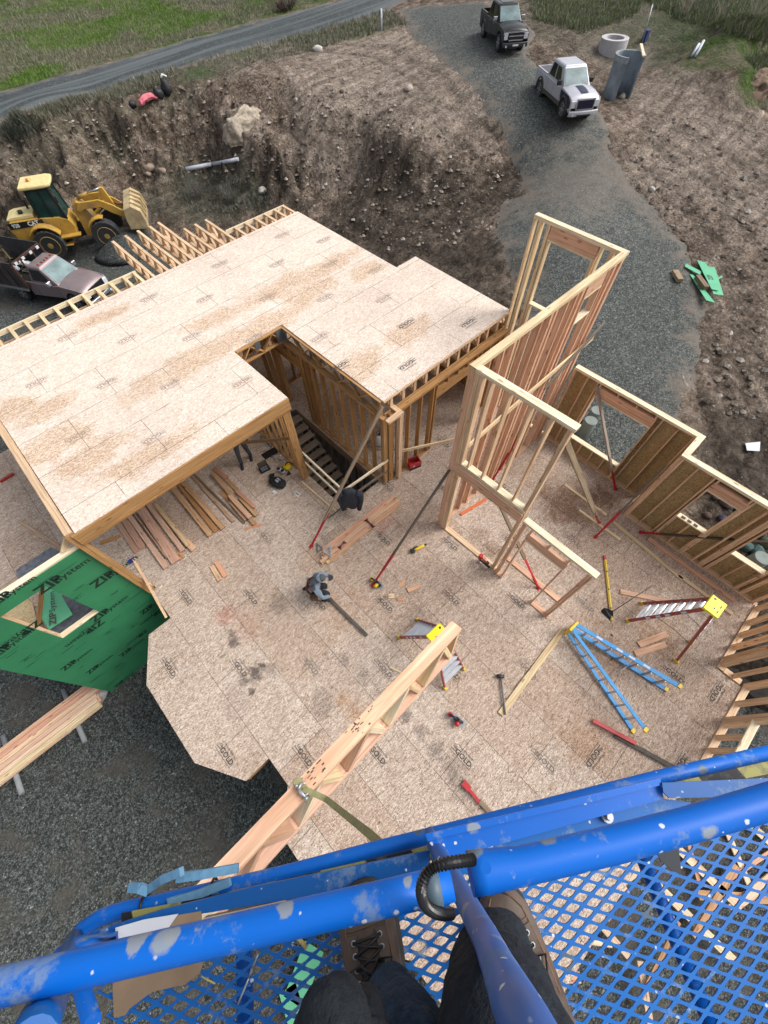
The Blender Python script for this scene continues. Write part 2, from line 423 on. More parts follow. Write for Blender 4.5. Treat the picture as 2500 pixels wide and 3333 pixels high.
DRIVE = poly_px([(1290,25),(1345,120),(1480,230),(1590,350),(1660,500),(1730,640),(1640,640),(1600,760),(1690,900),(1700,1050),(1560,1180),(1690,1280),(1800,1560),(2080,1640),(2190,1430),(2235,1280),(2280,1120),(2300,950),(2230,800),(2130,680),(2040,580),(1985,480),(1960,370),(1830,280),(1720,190),(1740,110),(1680,40),(1600,5)])
YARD = np.array([(-60.,-40),(14,-40),(9.5,-9),(8,-5.5),(3,-2),(0,1.5),(0,14.6),(2,18.5),(7,21),(8.2,24.5),(8.4,29),(6,31.5),(2,31.5),(-6,33),(-20,33),(-60,20)])
# grid: fine near the site, coarse towards the horizon
def axis(a, b, s, ea, eb):
    x = list(np.arange(a, b+1e-6, s)); st = s
    while x[-1] < eb: st *= 1.13; x.append(x[-1]+st)
    st = s
    while x[0] > ea: st *= 1.13; x.insert(0, x[0]-st)
    return np.array(x)
GX = axis(-9, 58, .22, -420, 520); GY = axis(-9, 60, .22, -420, 560)
XX, YY = np.meshgrid(GX, GY); PXY = np.stack([XX.ravel(), YY.ravel()], 1)
HS = h_smooth(PXY).reshape(XX.shape)
far = np.hypot(XX-15, YY-15); HS = np.where(far > 160, HS*0+np.clip(HS, -6, 5), HS)
gx_ = np.gradient(HS, GX, axis=1); gy_ = np.gradient(HS, GY, axis=0); slope = np.hypot(gx_, gy_).ravel()
sd_road = sdist(PXY, ROAD); sd_drive = sdist(PXY, DRIVE); sd_yard = sdist(PXY, YARD)
near = (np.abs(PXY[:, 0]-25) < 38) & (np.abs(PXY[:, 1]-25) < 40)
flatm = np.clip(1-np.maximum.reduce([sd_road, sd_drive, sd_yard])*1.2, 0.0, 1)
bank = np.clip(slope*1.6-.25, 0, 1)
rough = .05+bank*.30
N1 = np.zeros(len(PXY)); N2 = np.zeros(len(PXY)); N3 = np.zeros(len(PXY))
for i in np.nonzero(near)[0]:
    x, y = PXY[i]
    N1[i] = noise.fractal((x*.55, y*.55, 1.7), .8, 2.1, 3)
    N2[i] = noise.ridged_multi_fractal((x*.8, y*.8, 4.2), .9, 2.1, 4, 1.0, 2.0)-1.1
    N3[i] = noise.fractal((x*2.6, y*2.6, 9.1), .7, 2.2, 3)
HN = (N1*1.15*rough + N2*1.5*rough*bank + N3*(.05+.28*bank))*(flatm*.94+.06)
# furrows running down the spoil banks
_u = PXY[:, 0]*.97+PXY[:, 1]*.12+N1*1.6+N2*.8
HN += bank*flatm*(.55*(1-2*np.abs(np.sin(_u*.80)))*(.5+.5*np.tanh(N1*2+.6)) + .22*(1-2*np.abs(np.sin(_u*2.3+1))))
HN += np.sin((PXY[:, 0]*.96+N1*1.3)*3.6)*.07*bank*flatm
# wheel ruts pressed into the mud
def pl(pts): return poly_px(pts)
RUTS = [pl([(1990,520),(2150,640),(2290,800),(2370,980),(2400,1200),(2480,1420)]), pl([(2080,480),(2260,610),(2400,800),(2470,1010),(2500,1200)]),
        pl([(2150,420),(2330,520),(2480,640)]), pl([(1260,560),(1400,620),(1540,640),(1690,590)]), pl([(1100,640),(1270,760),(1450,790),(1600,730),(1720,640)]),
        pl([(1180,700),(1330,850),(1500,900),(1650,800)]), pl([(1020,150),(1250,170),(1400,260),(1500,420)]), pl([(1050,350),(1300,330),(1450,380),(1600,480)]), pl([(2350,1020),(2330,1200),(2420,1500),(2500,1700)])]
rutm = np.zeros(len(PXY)); ridm = np.zeros(len(PXY))
for L in RUTS:
    off = .85
    for sg in (-1, 1):
        nrm = np.gradient(L, axis=0); nrm = np.stack([-nrm[:, 1], nrm[:, 0]], 1); nrm /= np.linalg.norm(nrm, axis=1)[:, None]+1e-9
        d = dline(PXY, L+nrm*off*sg)
        rutm = np.maximum(rutm, np.exp(-(d/.30)**2)*(.6+.4*np.sin(PXY[:, 0]*9+PXY[:, 1]*7))); ridm = np.maximum(ridm, np.exp(-((d-.55)/.2)**2))
        HN += near*(-.13*np.exp(-(d/.28)**2)+.07*np.exp(-((d-.5)/.22)**2))*np.clip(flatm+.15, 0, 1)*(.75+.25*np.sin(PXY[:, 0]*17+PXY[:, 1]*13))
calm = np.clip((PXY[:, 0]-16.5)*.35, 0, 1)*np.clip((36-PXY[:, 1])*.5, 0, 1)*.62
HT = HS.ravel()+HN*(1-calm)
# the dug out basement under the house
def boxmask(x0, y0, x1, y1, m=.0): return (PXY[:, 0] > x0+m) & (PXY[:, 0] < x1-m) & (PXY[:, 1] > y0+m) & (PXY[:, 1] < y1-m)
foot = boxmask(-1.95, -4.0, 8.9, 13.8, .12) | boxmask(8.5, -.4, 9.7, 9.0, .12)
HT = np.where(foot, -3.6, HT)
skirt = boxmask(-9, -9, 9.9, 7.0)
HT = np.where(skirt & ~foot & (PXY[:, 0] < 9.0) & (PXY[:, 1] < 7), np.minimum(HT, -3.25+.02*N1), HT)
HT = HT.reshape(XX.shape)
def h_grid(xy):
    xy = np.asarray(xy, float).reshape(-1, 2)
    i = np.clip(np.searchsorted(GX, xy[:, 0])-1, 0, len(GX)-2); j = np.clip(np.searchsorted(GY, xy[:, 1])-1, 0, len(GY)-2)
    u = np.clip((xy[:, 0]-GX[i])/(GX[i+1]-GX[i]), 0, 1); v = np.clip((xy[:, 1]-GY[j])/(GY[j+1]-GY[j]), 0, 1)
    return (HT[j, i]*(1-u)*(1-v)+HT[j, i+1]*u*(1-v)+HT[j+1, i]*(1-u)*v+HT[j+1, i+1]*u*v)
def gz(x, y): return float(h_grid([[x, y]])[0])
def gpt(px, py, dz=0.0):
    q = _march(px, py, h_grid); q.z += dz; return q

def blobs(lst):
    m = np.zeros(len(PXY))
    for px, py, r in lst:
        q = _march(px, py, h_smooth); d = np.hypot(PXY[:, 0]-q.x, PXY[:, 1]-q.y); m = np.maximum(m, np.clip(1.4-d/r, 0, 1))
    return m
clay = blobs([(1250,280,5.5),(1330,200,6),(1180,200,5),(1130,300,4),(1400,330,4),(800,420,1.6),(760,460,1.2),(1010,430,1.5),(1060,480,1.2),(950,560,1.0),(2150,300,2.2),(2030,170,3),(2300,420,3.5),(2200,560,2.5),(1080,560,1),(2390,350,1.5),(2450,640,2.5)])
wet = blobs([(1300,780,3.2),(1150,720,2.5),(1450,700,3),(1500,850,2.5),(1250,620,2),(1560,1000,2),(2450,1500,2.2),(2500,1900,2.5),(2500,2300,2.5),(700,660,3),(500,700,2),(100,800,3),(900,640,2.2),(1620,620,1.5),(2480,1700,2)])
FIELD = poly_px([(0,312),(377,205),(753,95),(1090,8),(1090,-60),(0,-60)]); FIELD = np.vstack([FIELD, [(-60, 140), (-60, 50)]])
green = np.clip(sdist(PXY, FIELD)*.6+.2, 0, 1); green = np.maximum(green, ((PXY[:, 1] > 47) & (PXY[:, 0] > -400))*np.clip((PXY[:, 1]-46)*.4, 0, 1)*(sd_road < -.3))
green = np.maximum(green, blobs([(2330,50,5),(2480,120,4),(2440,285,1.2),(2050,122,1.8),(800,170,2),(1130,90,3.2),(1000,120,2.5),(650,230,1.6),(2480,10,6),(1960,20,3),(2400,130,3)])*.8)
weedy = blobs([(100,440,2.5),(300,340,2.5),(560,260,2.5),(750,190,3),(900,150,3),(640,640,3),(760,620,2),(1900,60,5),(1780,40,5),(2060,90,5),(2400,1000,.1)])
def vn(k, o=0.0): return np.array([noise.noise((PXY[i, 0]*k+o, PXY[i, 1]*k, 3.3+o)) if near[i] else 0 for i in range(len(PXY))])
jn = vn(.9)*.5+vn(2.4, 3)*.4
def soft(m): return np.clip((m+jn*.55-.28)*2.4, 0, 1)*(m > .001)
clay_, wet_, green_, weedy_ = np.maximum(soft(clay), ridm*.30*flatm), np.maximum(soft(wet), rutm*.8*flatm), np.where(near, soft(green), green), soft(weedy)
me = bpy.data.meshes.new('ground'); nx, ny = len(GX), len(GY)
vv = np.stack([XX.ravel(), YY.ravel(), HT.ravel()], 1)
ii = np.arange(nx*ny).reshape(ny, nx); ff = np.stack([ii[:-1, :-1], ii[:-1, 1:], ii[1:, 1:], ii[1:, :-1]], -1).reshape(-1, 4)
me.vertices.add(len(vv)); me.vertices.foreach_set('co', vv.ravel()); me.loops.add(len(ff)*4); me.loops.foreach_set('vertex_index', ff.ravel())
me.polygons.add(len(ff)); me.polygons.foreach_set('loop_start', np.arange(len(ff))*4); me.polygons.foreach_set('loop_total', np.full(len(ff), 4)); me.update(calc_edges=True)
me.polygons.foreach_set('use_smooth', np.ones(len(ff), bool))
ca = me.color_attributes.new('col', 'FLOAT_COLOR', 'POINT'); ca.data.foreach_set('color', np.stack([clay_, green_, wet_, 1-weedy_], 1).astype('f4').ravel())
wa = me.attributes.new('weed', 'FLOAT', 'POINT'); wa.data.foreach_set('value', weedy_.astype('f4'))
ground = bpy.data.objects.new('ground', me); C.objects.link(ground); props(ground, kind='structure')

def mat_ground():
    n = NT('earth', .92, spec=.2); P = n.pos()
    m = n.sep(n.attr())
    a = n.noise(P, .5, 6, .62); b = n.noise(n.mapping(P, loc=(3, 7, 1)), 2.2, 8, .74, .6); c_ = n.noise(P, 11, 6, .75)
    soil = n.ramp(n.math('ADD', n.math('MULTIPLY', a, .40), n.math('MULTIPLY', b, .60)), [(.34, (.050, .039, .031)), (.43, (.125, .098, .076)), (.50, (.225, .180, .145)), (.57, (.33, .275, .23)), (.66, (.48, .42, .365))])
    soil = n.mix(1.0, soil, n.mix(n.rmap(c_, .35, .65), (.48, .46, .45), (1.42, 1.40, 1.38)), 'MULTIPLY')
    clay_c = n.mix(n.rmap(c_, .35, .65), (.30, .245, .20), (.52, .45, .39))
    c = n.mix(n.math('MULTIPLY', m[0], n.rmap(b, .35, .6, .2, .95)), soil, clay_c)
    c = n.mix(n.math('MULTIPLY', m[2], .8), c, n.mix(n.rmap(b, .35, .65), (.022, .019, .016), (.115, .095, .075)))
    gf = n.noise(n.mapping(P, loc=(1, 2, 0)), .33, 5, .6)
    gc = n.mix(n.rmap(gf, .42, .58), (.07, .125, .02), (.20, .185, .12))
    gc = n.mix(1.0, gc, n.mix(n.rmap(n.noise(P, 7, 5, .7), .3, .7), (.5, .5, .5), (1.35, 1.35, 1.35)), 'MULTIPLY')
    c = n.mix(m[1], c, gc)
    wd = n.n('Attribute', attribute_name='weed').outputs['Fac']
    c = n.mix(n.math('MULTIPLY', wd, .55), c, n.mix(n.noise(P, 6, 5, .7), (.05, .06, .04), (.22, .21, .16)))
    # tracks dragged along by machines
    tk = n.noise(n.mapping(P, rot=(0, 0, R_(-52)), scale=(.22, 2.6, 1)), 1.0, 5, .65, .5); tk2 = n.noise(n.mapping(P, rot=(0, 0, R_(-20)), scale=(.25, 2.2, 1)), 1.0, 5, .6, .5)
    c = n.mix(n.math('SUBTRACT', 1.0, m[1]), c, n.mix(1.0, c, n.mix(n.rmap(tk, .36, .64), (.74, .72, .70), (1.22, 1.21, 1.20)), 'MULTIPLY'))
    c = n.mix(n.math('MULTIPLY', m[0], .6), c, n.mix(1.0, c, n.mix(n.rmap(tk2, .40, .60), (.72, .70, .68), (1.22, 1.21, 1.20)), 'MULTIPLY'))
    # clods
    wv = n.n('VectorMath', operation='ADD'); n.l(P, wv.inputs[0]); nz = n.n('TexNoise'); n.l(P, nz.inputs['Vector']); nz.inputs['Scale'].default_value = 1.6; nz.inputs['Detail'].default_value = 4
    sc_ = n.n('VectorMath', operation='SCALE'); n.l(nz.outputs['Color'], sc_.inputs[0]); sc_.inputs['Scale'].default_value = .55; n.l(sc_.outputs[0], wv.inputs[1])
    k1 = n.voro(wv.outputs[0], 1.7); k2 = n.voro(wv.outputs[0], 5.2); kk = n.math('ADD', n.math('MULTIPLY', k1.outputs['Distance'], .6), n.math('MULTIPLY', k2.outputs['Distance'], .4))
    kc = n.mix(n.sep(k2.outputs['Color'])[0], (.72, .72, .72), (1.25, 1.24, 1.22)); kc = n.mix(1.0, kc, n.mix(n.sep(k1.outputs['Color'])[1], (.82, .80, .78), (1.15, 1.15, 1.15)), 'MULTIPLY')
    c = n.mix(n.math('MULTIPLY', n.math('SUBTRACT', 1.0, m[1]), n.math('SUBTRACT', 1.0, n.math('MULTIPLY', m[0], .65))), c, n.mix(1.0, c, kc, 'MULTIPLY'))
    # pebbles and pale stones
    v = n.voro(P, 5.5); st = n.math('MULTIPLY', n.rmap(v.outputs['Distance'], .10, .16, 1, 0), n.rmap(n.sep(v.outputs['Color'])[0], .82, .86))
    c = n.mix(n.math('MULTIPLY', st, n.math('SUBTRACT', 1.0, m[1])), c, (.42, .40, .36))
    n.col(c)
    h = n.math('ADD', n.math('ADD', n.math('MULTIPLY', b, .8), n.math('MULTIPLY', c_, .22)), n.math('ADD', n.math('MULTIPLY', kk, -.7), n.math('MULTIPLY', tk, .3)))
    n.bump(h, 1.0, .45); return n.m
ground.data.materials.append(mat_ground())

def sheet(name, sd_fn, bounds, step, mat, top=.035, fall=.10, kind='structure'):
    gx = np.arange(bounds[0], bounds[2], step); gy = np.arange(bounds[1], bounds[3], step)
    X, Y = np.meshgrid(gx, gy); P = np.stack([X.ravel(), Y.ravel()], 1)
    s = sd_fn(P)+np.array([.30*noise.noise((p[0]*.6, p[1]*.6, 5))+.28*noise.noise((p[0]*2.7, p[1]*2.7, 8)) for p in P])
    z = h_grid(P)+np.clip(s*fall, -.25, top)
    ok = s > -1.2
    id_ = -np.ones(len(P), int); id_[ok] = np.arange(ok.sum()); I = id_.reshape(X.shape)
    F = np.stack([I[:-1, :-1], I[:-1, 1:], I[1:, 1:], I[1:, :-1]], -1).reshape(-1, 4); F = F[(F >= 0).all(1)]
    m = bpy.data.meshes.new(name); m.from_pydata(np.stack([P[ok, 0], P[ok, 1], z[ok]], 1).tolist(), [], F.tolist())
    m.polygons.foreach_set('use_smooth', np.ones(len(F), bool)); m.materials.append(mat); m.update()
    ea = m.attributes.new('edge', 'FLOAT', 'POINT'); ea.data.foreach_set('value', np.clip(s[ok], -1, 6).astype('f4'))
    o = bpy.data.objects.new(name, m); C.objects.link(o); props(o, kind=kind); return o
def road_tone(n, P, c):
    f = n.noise(n.mapping(P, rot=(0, 0, R_(4)), scale=(.06, 1.3, 1)), 1.0, 3)
    return n.mix(n.rmap(f, .42, .60, 0, .8), c, (.125, .145, .15))
M_ROAD = mat_gravel('road_gravel', (.065, .078, .082), (.115, .135, .14), 22, tone=road_tone)
def drive_tone(n, P, c):
    q = _march(1880, 590, h_smooth); d = n.n('VectorMath', operation='DISTANCE'); n.l(n.mapping(P, scale=(1, 1, 0)), d.inputs[0]); d.inputs[1].default_value = (q.x, q.y, 0)
    f = n.math('ADD', d.outputs['Value'], n.rmap(n.noise(P, 1.3, 6, .7), .25, .75, -3.2, 3.2)); f = n.rmap(f, .8, 4.4, .5, 0)
    return n.mix(f, c, n.mix(n.noise(P, 8, 5, .7), (.12, .10, .08), (.36, .32, .27)))
M_DRIVE = mat_gravel('drive_gravel', (.080, .090, .084), (.190, .205, .192), 28, tone=drive_tone)
M_YARD = mat_gravel('yard_gravel', (.048, .056, .053), (.155, .170, .160), 32, mud=(.080, .072, .060))
sheet('road', lambda P: sdist(P, ROAD), (-30, 30, 80, 60), .3, M_ROAD)
def sd_dr(P):
    # the drive breaks up into bare soil in front of the silver pickup
    q = _march(1880, 560, h_smooth); d = np.hypot((P[:, 0]-q.x)*.9, (P[:, 1]-q.y)*1.5)
    return sdist(P, DRIVE)
sheet('gravel_drive', sd_dr, (9, -1, 48, 42), .2, M_DRIVE)
sheet('gravel_yard', lambda P: np.minimum(sdist(P, YARD), np.maximum(-9+0*P[:, 0], 99)), (-14, -14, 10, 34), .2, M_YARD)

# ------------------------------------------------------------------ grass, weeds, twigs
def blades(mb, x, y, z, h, wd, n, cols, lean=.5):
    for _ in range(n):
        a = random.random()*6.28; r = random.random()*wd; bx = x+math.cos(a)*r; by = y+math.sin(a)*r
        a2 = random.random()*6.28; l = lean*h*random.random(); hh = h*(.5+.7*random.random()); w_ = .012+.03*h
        c = random.choice(cols); k = .7+.6*random.random(); c = tuple(q*k for q in c)
        b = len(mb.v); ca_, sa_ = math.cos(a2), math.sin(a2)
        mb.v += [(bx-sa_*w_, by+ca_*w_, z-.03), (bx+sa_*w_, by-ca_*w_, z-.03), (bx+ca_*l+random.uniform(-.03, .03), by+sa_*l, z+hh)]
        mb.face((b, b+1, b+2), None, c)
M_LEAF = mat_plain('plant_blades', (1, 1, 1), .8, use_attr=True, vary=.1)
def tufts(name, pts, h, n, cols, wd=.18, lean=.5):
    mb = MB(); zs = h_grid(pts)
    for (x, y), z in zip(pts, zs): blades(mb, x, y, z, h*(.6+.8*random.random()), wd, n, cols, lean)
    return props(mb.build(name, M_LEAF), kind='stuff')
def scatter_px(polys, count, zc=None):
    """random points of the ground inside regions given as seen in the photo"""
    Q = []
    while len(Q) < count:
        P = np.array(random.choice(polys), float); lo, hi = P.min(0), P.max(0)
        c_ = rng.random((count//2+50, 2))*(hi-lo)+lo; Q += c_[sdist(c_, P) > 0].tolist()
    Q = np.array(Q[:count]); D = np.stack([(Q[:, 0]-1250)/FOC, (Q[:, 1]-1666.5)/FOC, np.ones(len(Q))], 1) @ np.array(RC)
    out = []
    for k in range(0, len(Q), 400):
        d = D[k:k+400]; zz = np.linspace(9.0, -3.4, 150); t = (zz[None]-HC)/d[:, 2:3]; X = d[:, 0:1]*t; Y = d[:, 1:2]*t
        H_ = h_grid(np.stack([X.ravel(), Y.ravel()], 1)).reshape(X.shape); hit = np.argmax(zz[None] < H_, 1); ii = np.arange(len(d)); out.append(np.stack([X[ii, hit], Y[ii, hit]], 1))
    return np.vstack(out)
G1 = [(.11, .22, .025), (.14, .26, .04), (.08, .16, .02), (.19, .25, .07)]; G2 = [(.26, .24, .17), (.20, .19, .12), (.32, .30, .24), (.12, .14, .07)]; G3 = [(.12, .13, .10), (.20, .20, .16), (.08, .10, .06)]
fp = scatter_px([[(0,-20),(0,300),(370,195),(740,90),(1050,0),(1050,-20)]], 12000)
sel = np.array([noise.noise((p[0]*.16, p[1]*.22, 2)) for p in fp])
tufts('grass', fp[sel > -.02], .15, 5, G1, .3)
tufts('dry_grass', fp[sel <= .03], .17, 5, G2, .3)
tufts('roadside_weeds', scatter_px([[(0,405),(0,440),(150,400),(300,330),(300,305)],[(300,305),(565,222),(600,240),(480,300),(320,340)],[(565,222),(904,130),(1260,38),(1340,90),(1200,100),(1000,175),(760,225)],[(900,135),(1260,40),(1330,80),(1000,175)]], 3600), .20, 5, G3+G2, .22, .7)
tufts('bank_weeds', scatter_px([[(2080,0),(2500,0),(2500,150),(2400,120),(2200,60)],[(2420,190),(2500,200),(2500,260)],[(1720,0),(2100,0),(2060,60),(1900,110),(1740,70)],[(2100,60),(2400,120),(2300,170),(2120,130)],[(1900,60),(2120,60),(2100,140),(1900,120)]], 7500), .20, 5, G3+G1+G2+G2, .22, .7)
tufts('mound_weeds', scatter_px([[(560,600),(700,570),(880,620),(900,680),(620,700)],[(20,430),(120,410),(120,440),(20,470)]], 900), .22, 6, [(.10, .11, .09), (.16, .16, .13), (.06, .08, .05)], .3, .9)

def twigs(name, label, cat, px, py, h, n, colr, spread=.6, group=None, r=.012, at_=None):
    q = at_ or gpt(px, py); mb = MB()
    for _ in range(n):
        a = random.random()*6.28; p = q+Vector((math.cos(a)*spread*.3*random.random(), math.sin(a)*spread*.3*random.random(), -.05)); pts = [p]
        d = Vector((math.cos(a)*spread*random.random(), math.sin(a)*spread*random.random(), 1)).normalized()
        L = h*random.uniform(.5, 1.1)
        for k in range(3):
            d = (d+Vector((random.uniform(-.3, .3), random.uniform(-.3, .3), 0))).normalized(); pts.append(pts[-1]+d*L/3)
        mb.tube(pts, [r, r*.8, r*.5, r*.2], 4, tuple(c*random.uniform(.7, 1.3) for c in colr), cap=False)
        for k in (1, 2):
            d2 = (d+Vector((random.uniform(-1, 1), random.uniform(-1, 1), .2))).normalized()
            mb.tube([pts[k], pts[k]+d2*L*.35], [r*.5, r*.15], 3, colr, cap=False)
    return props(mb.build(name, M_LEAF), label, cat, group)
twigs('dead_shrub', 'grey leafless shrub at the foot of the spoil bank behind the loader bucket', 'shrub', 640, 640, 1.3, 60, (.15, .15, .13), 1.2)
twigs('dead_shrub', 'smaller grey shrub between the bucket shrub and the bank foot', 'shrub', 760, 650, 1.0, 40, (.13, .13, .11), 1.1)
twigs('dead_shrub', 'pale bare saplings on the green bank at the top right corner', 'shrub', 2450, 60, 1.8, 26, (.34, .31, .25), .7)
twigs('dead_shrub', 'bare twiggy saplings behind the concrete ring on the far slope', 'shrub', 2230, 50, 1.8, 22, (.30, .28, .22), .7)
twigs('dead_shrub', 'few bare stems growing above the cut bank beside the white pipes', 'shrub', 2330, 70, 1.6, 14, (.30, .27, .22), .6)
twigs('brush_pile', 'dark pile of cleared brush and roots beside the far side of the road', 'brush pile', 930, 30, 1.1, 90, (.10, .075, .06), 2.2, r=.03)
twigs('brush_pile', 'low heap of grey brush at the top edge of the green field', 'brush pile', 720, 8, .8, 50, (.30, .27, .24), 2.0, r=.02)

M_ROCK = mat_plain('rock', (.27, .26, .25), .9, vary=.25, scale=5, bump=.5, use_attr=True)
def rock(px, py, r, colr, label, sq=(1, .8, .6), group=None):
    q = gpt(px, py); mb = MB(); mb.sphere((0, 0, r*.25), r, colr, 0, 14, 9, sq, .35)
    o = mb.build('rock', M_ROCK); o.location = q; o.rotation_euler = (0, 0, random.random()*6)
    props(o, label, 'rock', group); return o
rock(325, 2262, .34, (.33, .34, .34), 'large flat grey boulder under the green wall corner beside the timber stack')
rock(225, 2368, .20, (.34, .35, .35), 'round grey boulder beside the middle of the yard timber stack')
rock(262, 2350, .11, (.25, .26, .26), 'small grey stone touching the round boulder by the yard stack')
rock(322, 2295, .07, (.30, .30, .30), 'fist sized stone in front of the flat boulder')
rock(105, 2455, .13, (.28, .29, .29), 'small grey stone poking from under the yard timber stack')
rock(490, 552, .36, (.30, .23, .17), 'brown boulder at the bank foot above its twin, left of the white pipe')
rock(528, 560, .28, (.26, .20, .15), 'brown boulder at the bank foot nearest the white pipe')
rock(483, 570, .22, (.28, .22, .17), 'small brown boulder leaning on the leftmost bank boulder')
rock(1035, 168, .36, (.50, .46, .42), 'pale boulder in the weeds beside the road at the head of the mound')
rock(1330, 292, .26, (.42, .36, .31), 'pale clay boulder on the bare plateau left of the drive')
rock(2025, 318, .2, (.40, .36, .31), 'small pale stone below the concrete ring')
rock(2120, 620, .18, (.42, .40, .36), 'pale stone at the right edge of the drive beyond the silver pickup')
rock(855, 625, .3, (.36, .34, .30), 'pale stone in the weeds behind the far trusses')
M_SOIL = mat_plain('soil_lump', (.20, .15, .11), .95, vary=.45, scale=4, bump=1.0, use_attr=True)
def lump(px, py, r, colr, sq, label, name='dirt_mound', sink=.35):
    q = gpt(px, py); mb = MB(); sd_ = random.random()*50; rings = []
    for i in range(34):
        th = math.pi*(i+1)/35*.62; ring = []
        for j in range(60):
            a = 2*math.pi*j/60; d = Vector((math.sin(th)*math.cos(a), math.sin(th)*math.sin(a), math.cos(th)))
            k = 1+.34*noise.noise(d*1.7+Vector((sd_, 0, 0)))+.16*noise.noise(d*4.1+Vector((sd_, 2, 0)))+.07*noise.noise(d*9+Vector((sd_, 4, 0)))
            fall = max(0, (i-22)/12); ring.append(Vector((d.x*sq[0]*(1+fall*.35), d.y*sq[1]*(1+fall*.35), d.z*sq[2]*(1-fall)-fall*.5))*r*k)
        rings.append(ring)
    mb.loft(rings[::-1], colr, sm=True); o = mb.build(name, M_SOIL); o.location = q-Vector((0, 0, sink*r)); props(o, label, 'mound'); return o
lump(2492, 262, 1.15, (.19, .13, .09), (1.5, .8, .7), 'rust brown eroded lump of earth at the right edge below the green bank')
lump(800, 398, 1.05, (.40, .34, .27), (1.2, .65, .85), 'pale cream block of clay standing out of the spoil bank')
# gravel heap beside the loader bucket
def heap(px, py, r, hgt_, label):
    q = gpt(px, py); mb = MB(); rings = []
    for i in range(9):
        f = i/8; ring = []
        for j in range(26):
            a = 6.2832*j/26; k = 1+.14*noise.noise((math.cos(a)*1.5, math.sin(a)*1.5, f*2))
            ring.append(Vector((math.cos(a)*r*(1-f)*k, math.sin(a)*r*.8*(1-f)*k, -.15+hgt_*(1-(1-f)**1.5))))
        rings.append(ring)
    mb.loft(rings, (1, 1, 1)); o = mb.build('gravel_heap', mat_gravel('heap_gravel', (.045, .052, .050), (.13, .145, .138), 30, rim=False)); o.location = q; props(o, label, 'gravel heap'); return o
heap(415, 800, 1.9, .9, 'heap of dark gravel between the loader bucket and the cantilevered trusses')

# loose stones: real little solids on the yard gravel and on the dug earth
def pebbles(name, pts, r0, r1, cols, zf=None, mat=None):
    mb = MB(); zs = h_grid(pts) if zf is None else [zf]*len(pts)
    for (x, y), z in zip(pts, zs):
        r = r0+(r1-r0)*random.random()**2.5; c = random.choice(cols); k = .7+.6*random.random(); c = tuple(q*k for q in c); b = len(mb.v); a0 = random.random()*6
        for j in range(5): a = a0+j*1.2566; q = r*random.uniform(.75, 1.2); mb.v.append((x+math.cos(a)*q, y+math.sin(a)*q, z+r*.1))
        mb.v.append((x+random.uniform(-.3, .3)*r, y+random.uniform(-.3, .3)*r, z+r*random.uniform(.5, .95)))
        for j in range(5): mb.face((b+j, b+(j+1) % 5, b+5), None, c)
    return props(mb.build(name, mat or M_ROCK), kind='stuff')
_yp = scatter_px([[(0,2190),(470,2240),(640,2480),(870,2560),(900,2760),(600,2900),(250,3050),(0,3150)]], 5200)
_yp = _yp[[not (-11 < p[0] < -4.9 and 6.3 < p[1] < 7.8) for p in _yp]]
pebbles('yard_stones', _yp, .014, .045, [(.10,.115,.11), (.16,.18,.175), (.06,.07,.07), (.28,.30,.29), (.20,.17,.13)])
pebbles('earth_stones', scatter_px([[(0,430),(500,320),(700,250),(950,250),(1250,200),(1400,300),(1600,480),(1700,700),(1500,800),(1250,820),(950,650),(700,600),(300,600),(0,640)],[(1990,500),(2150,380),(2500,420),(2500,1400),(2300,1350),(2280,900),(2100,650)],[(1250,820),(1500,800),(1700,700),(1620,950),(1480,880)]], 2600), .03, .16, [(.20,.165,.13), (.26,.22,.18), (.14,.11,.085), (.32,.285,.25), (.10,.08,.062), (.17,.135,.105)])
pebbles('drive_stones', scatter_px([[(1640,500),(1980,450),(2130,680),(2300,950),(2200,1300),(1750,1250),(1700,900)],[(1300,60),(1550,60),(1720,400),(1560,420)]], 2600), .02, .07, [(.12,.13,.125), (.20,.215,.20), (.30,.31,.29), (.08,.09,.085)])

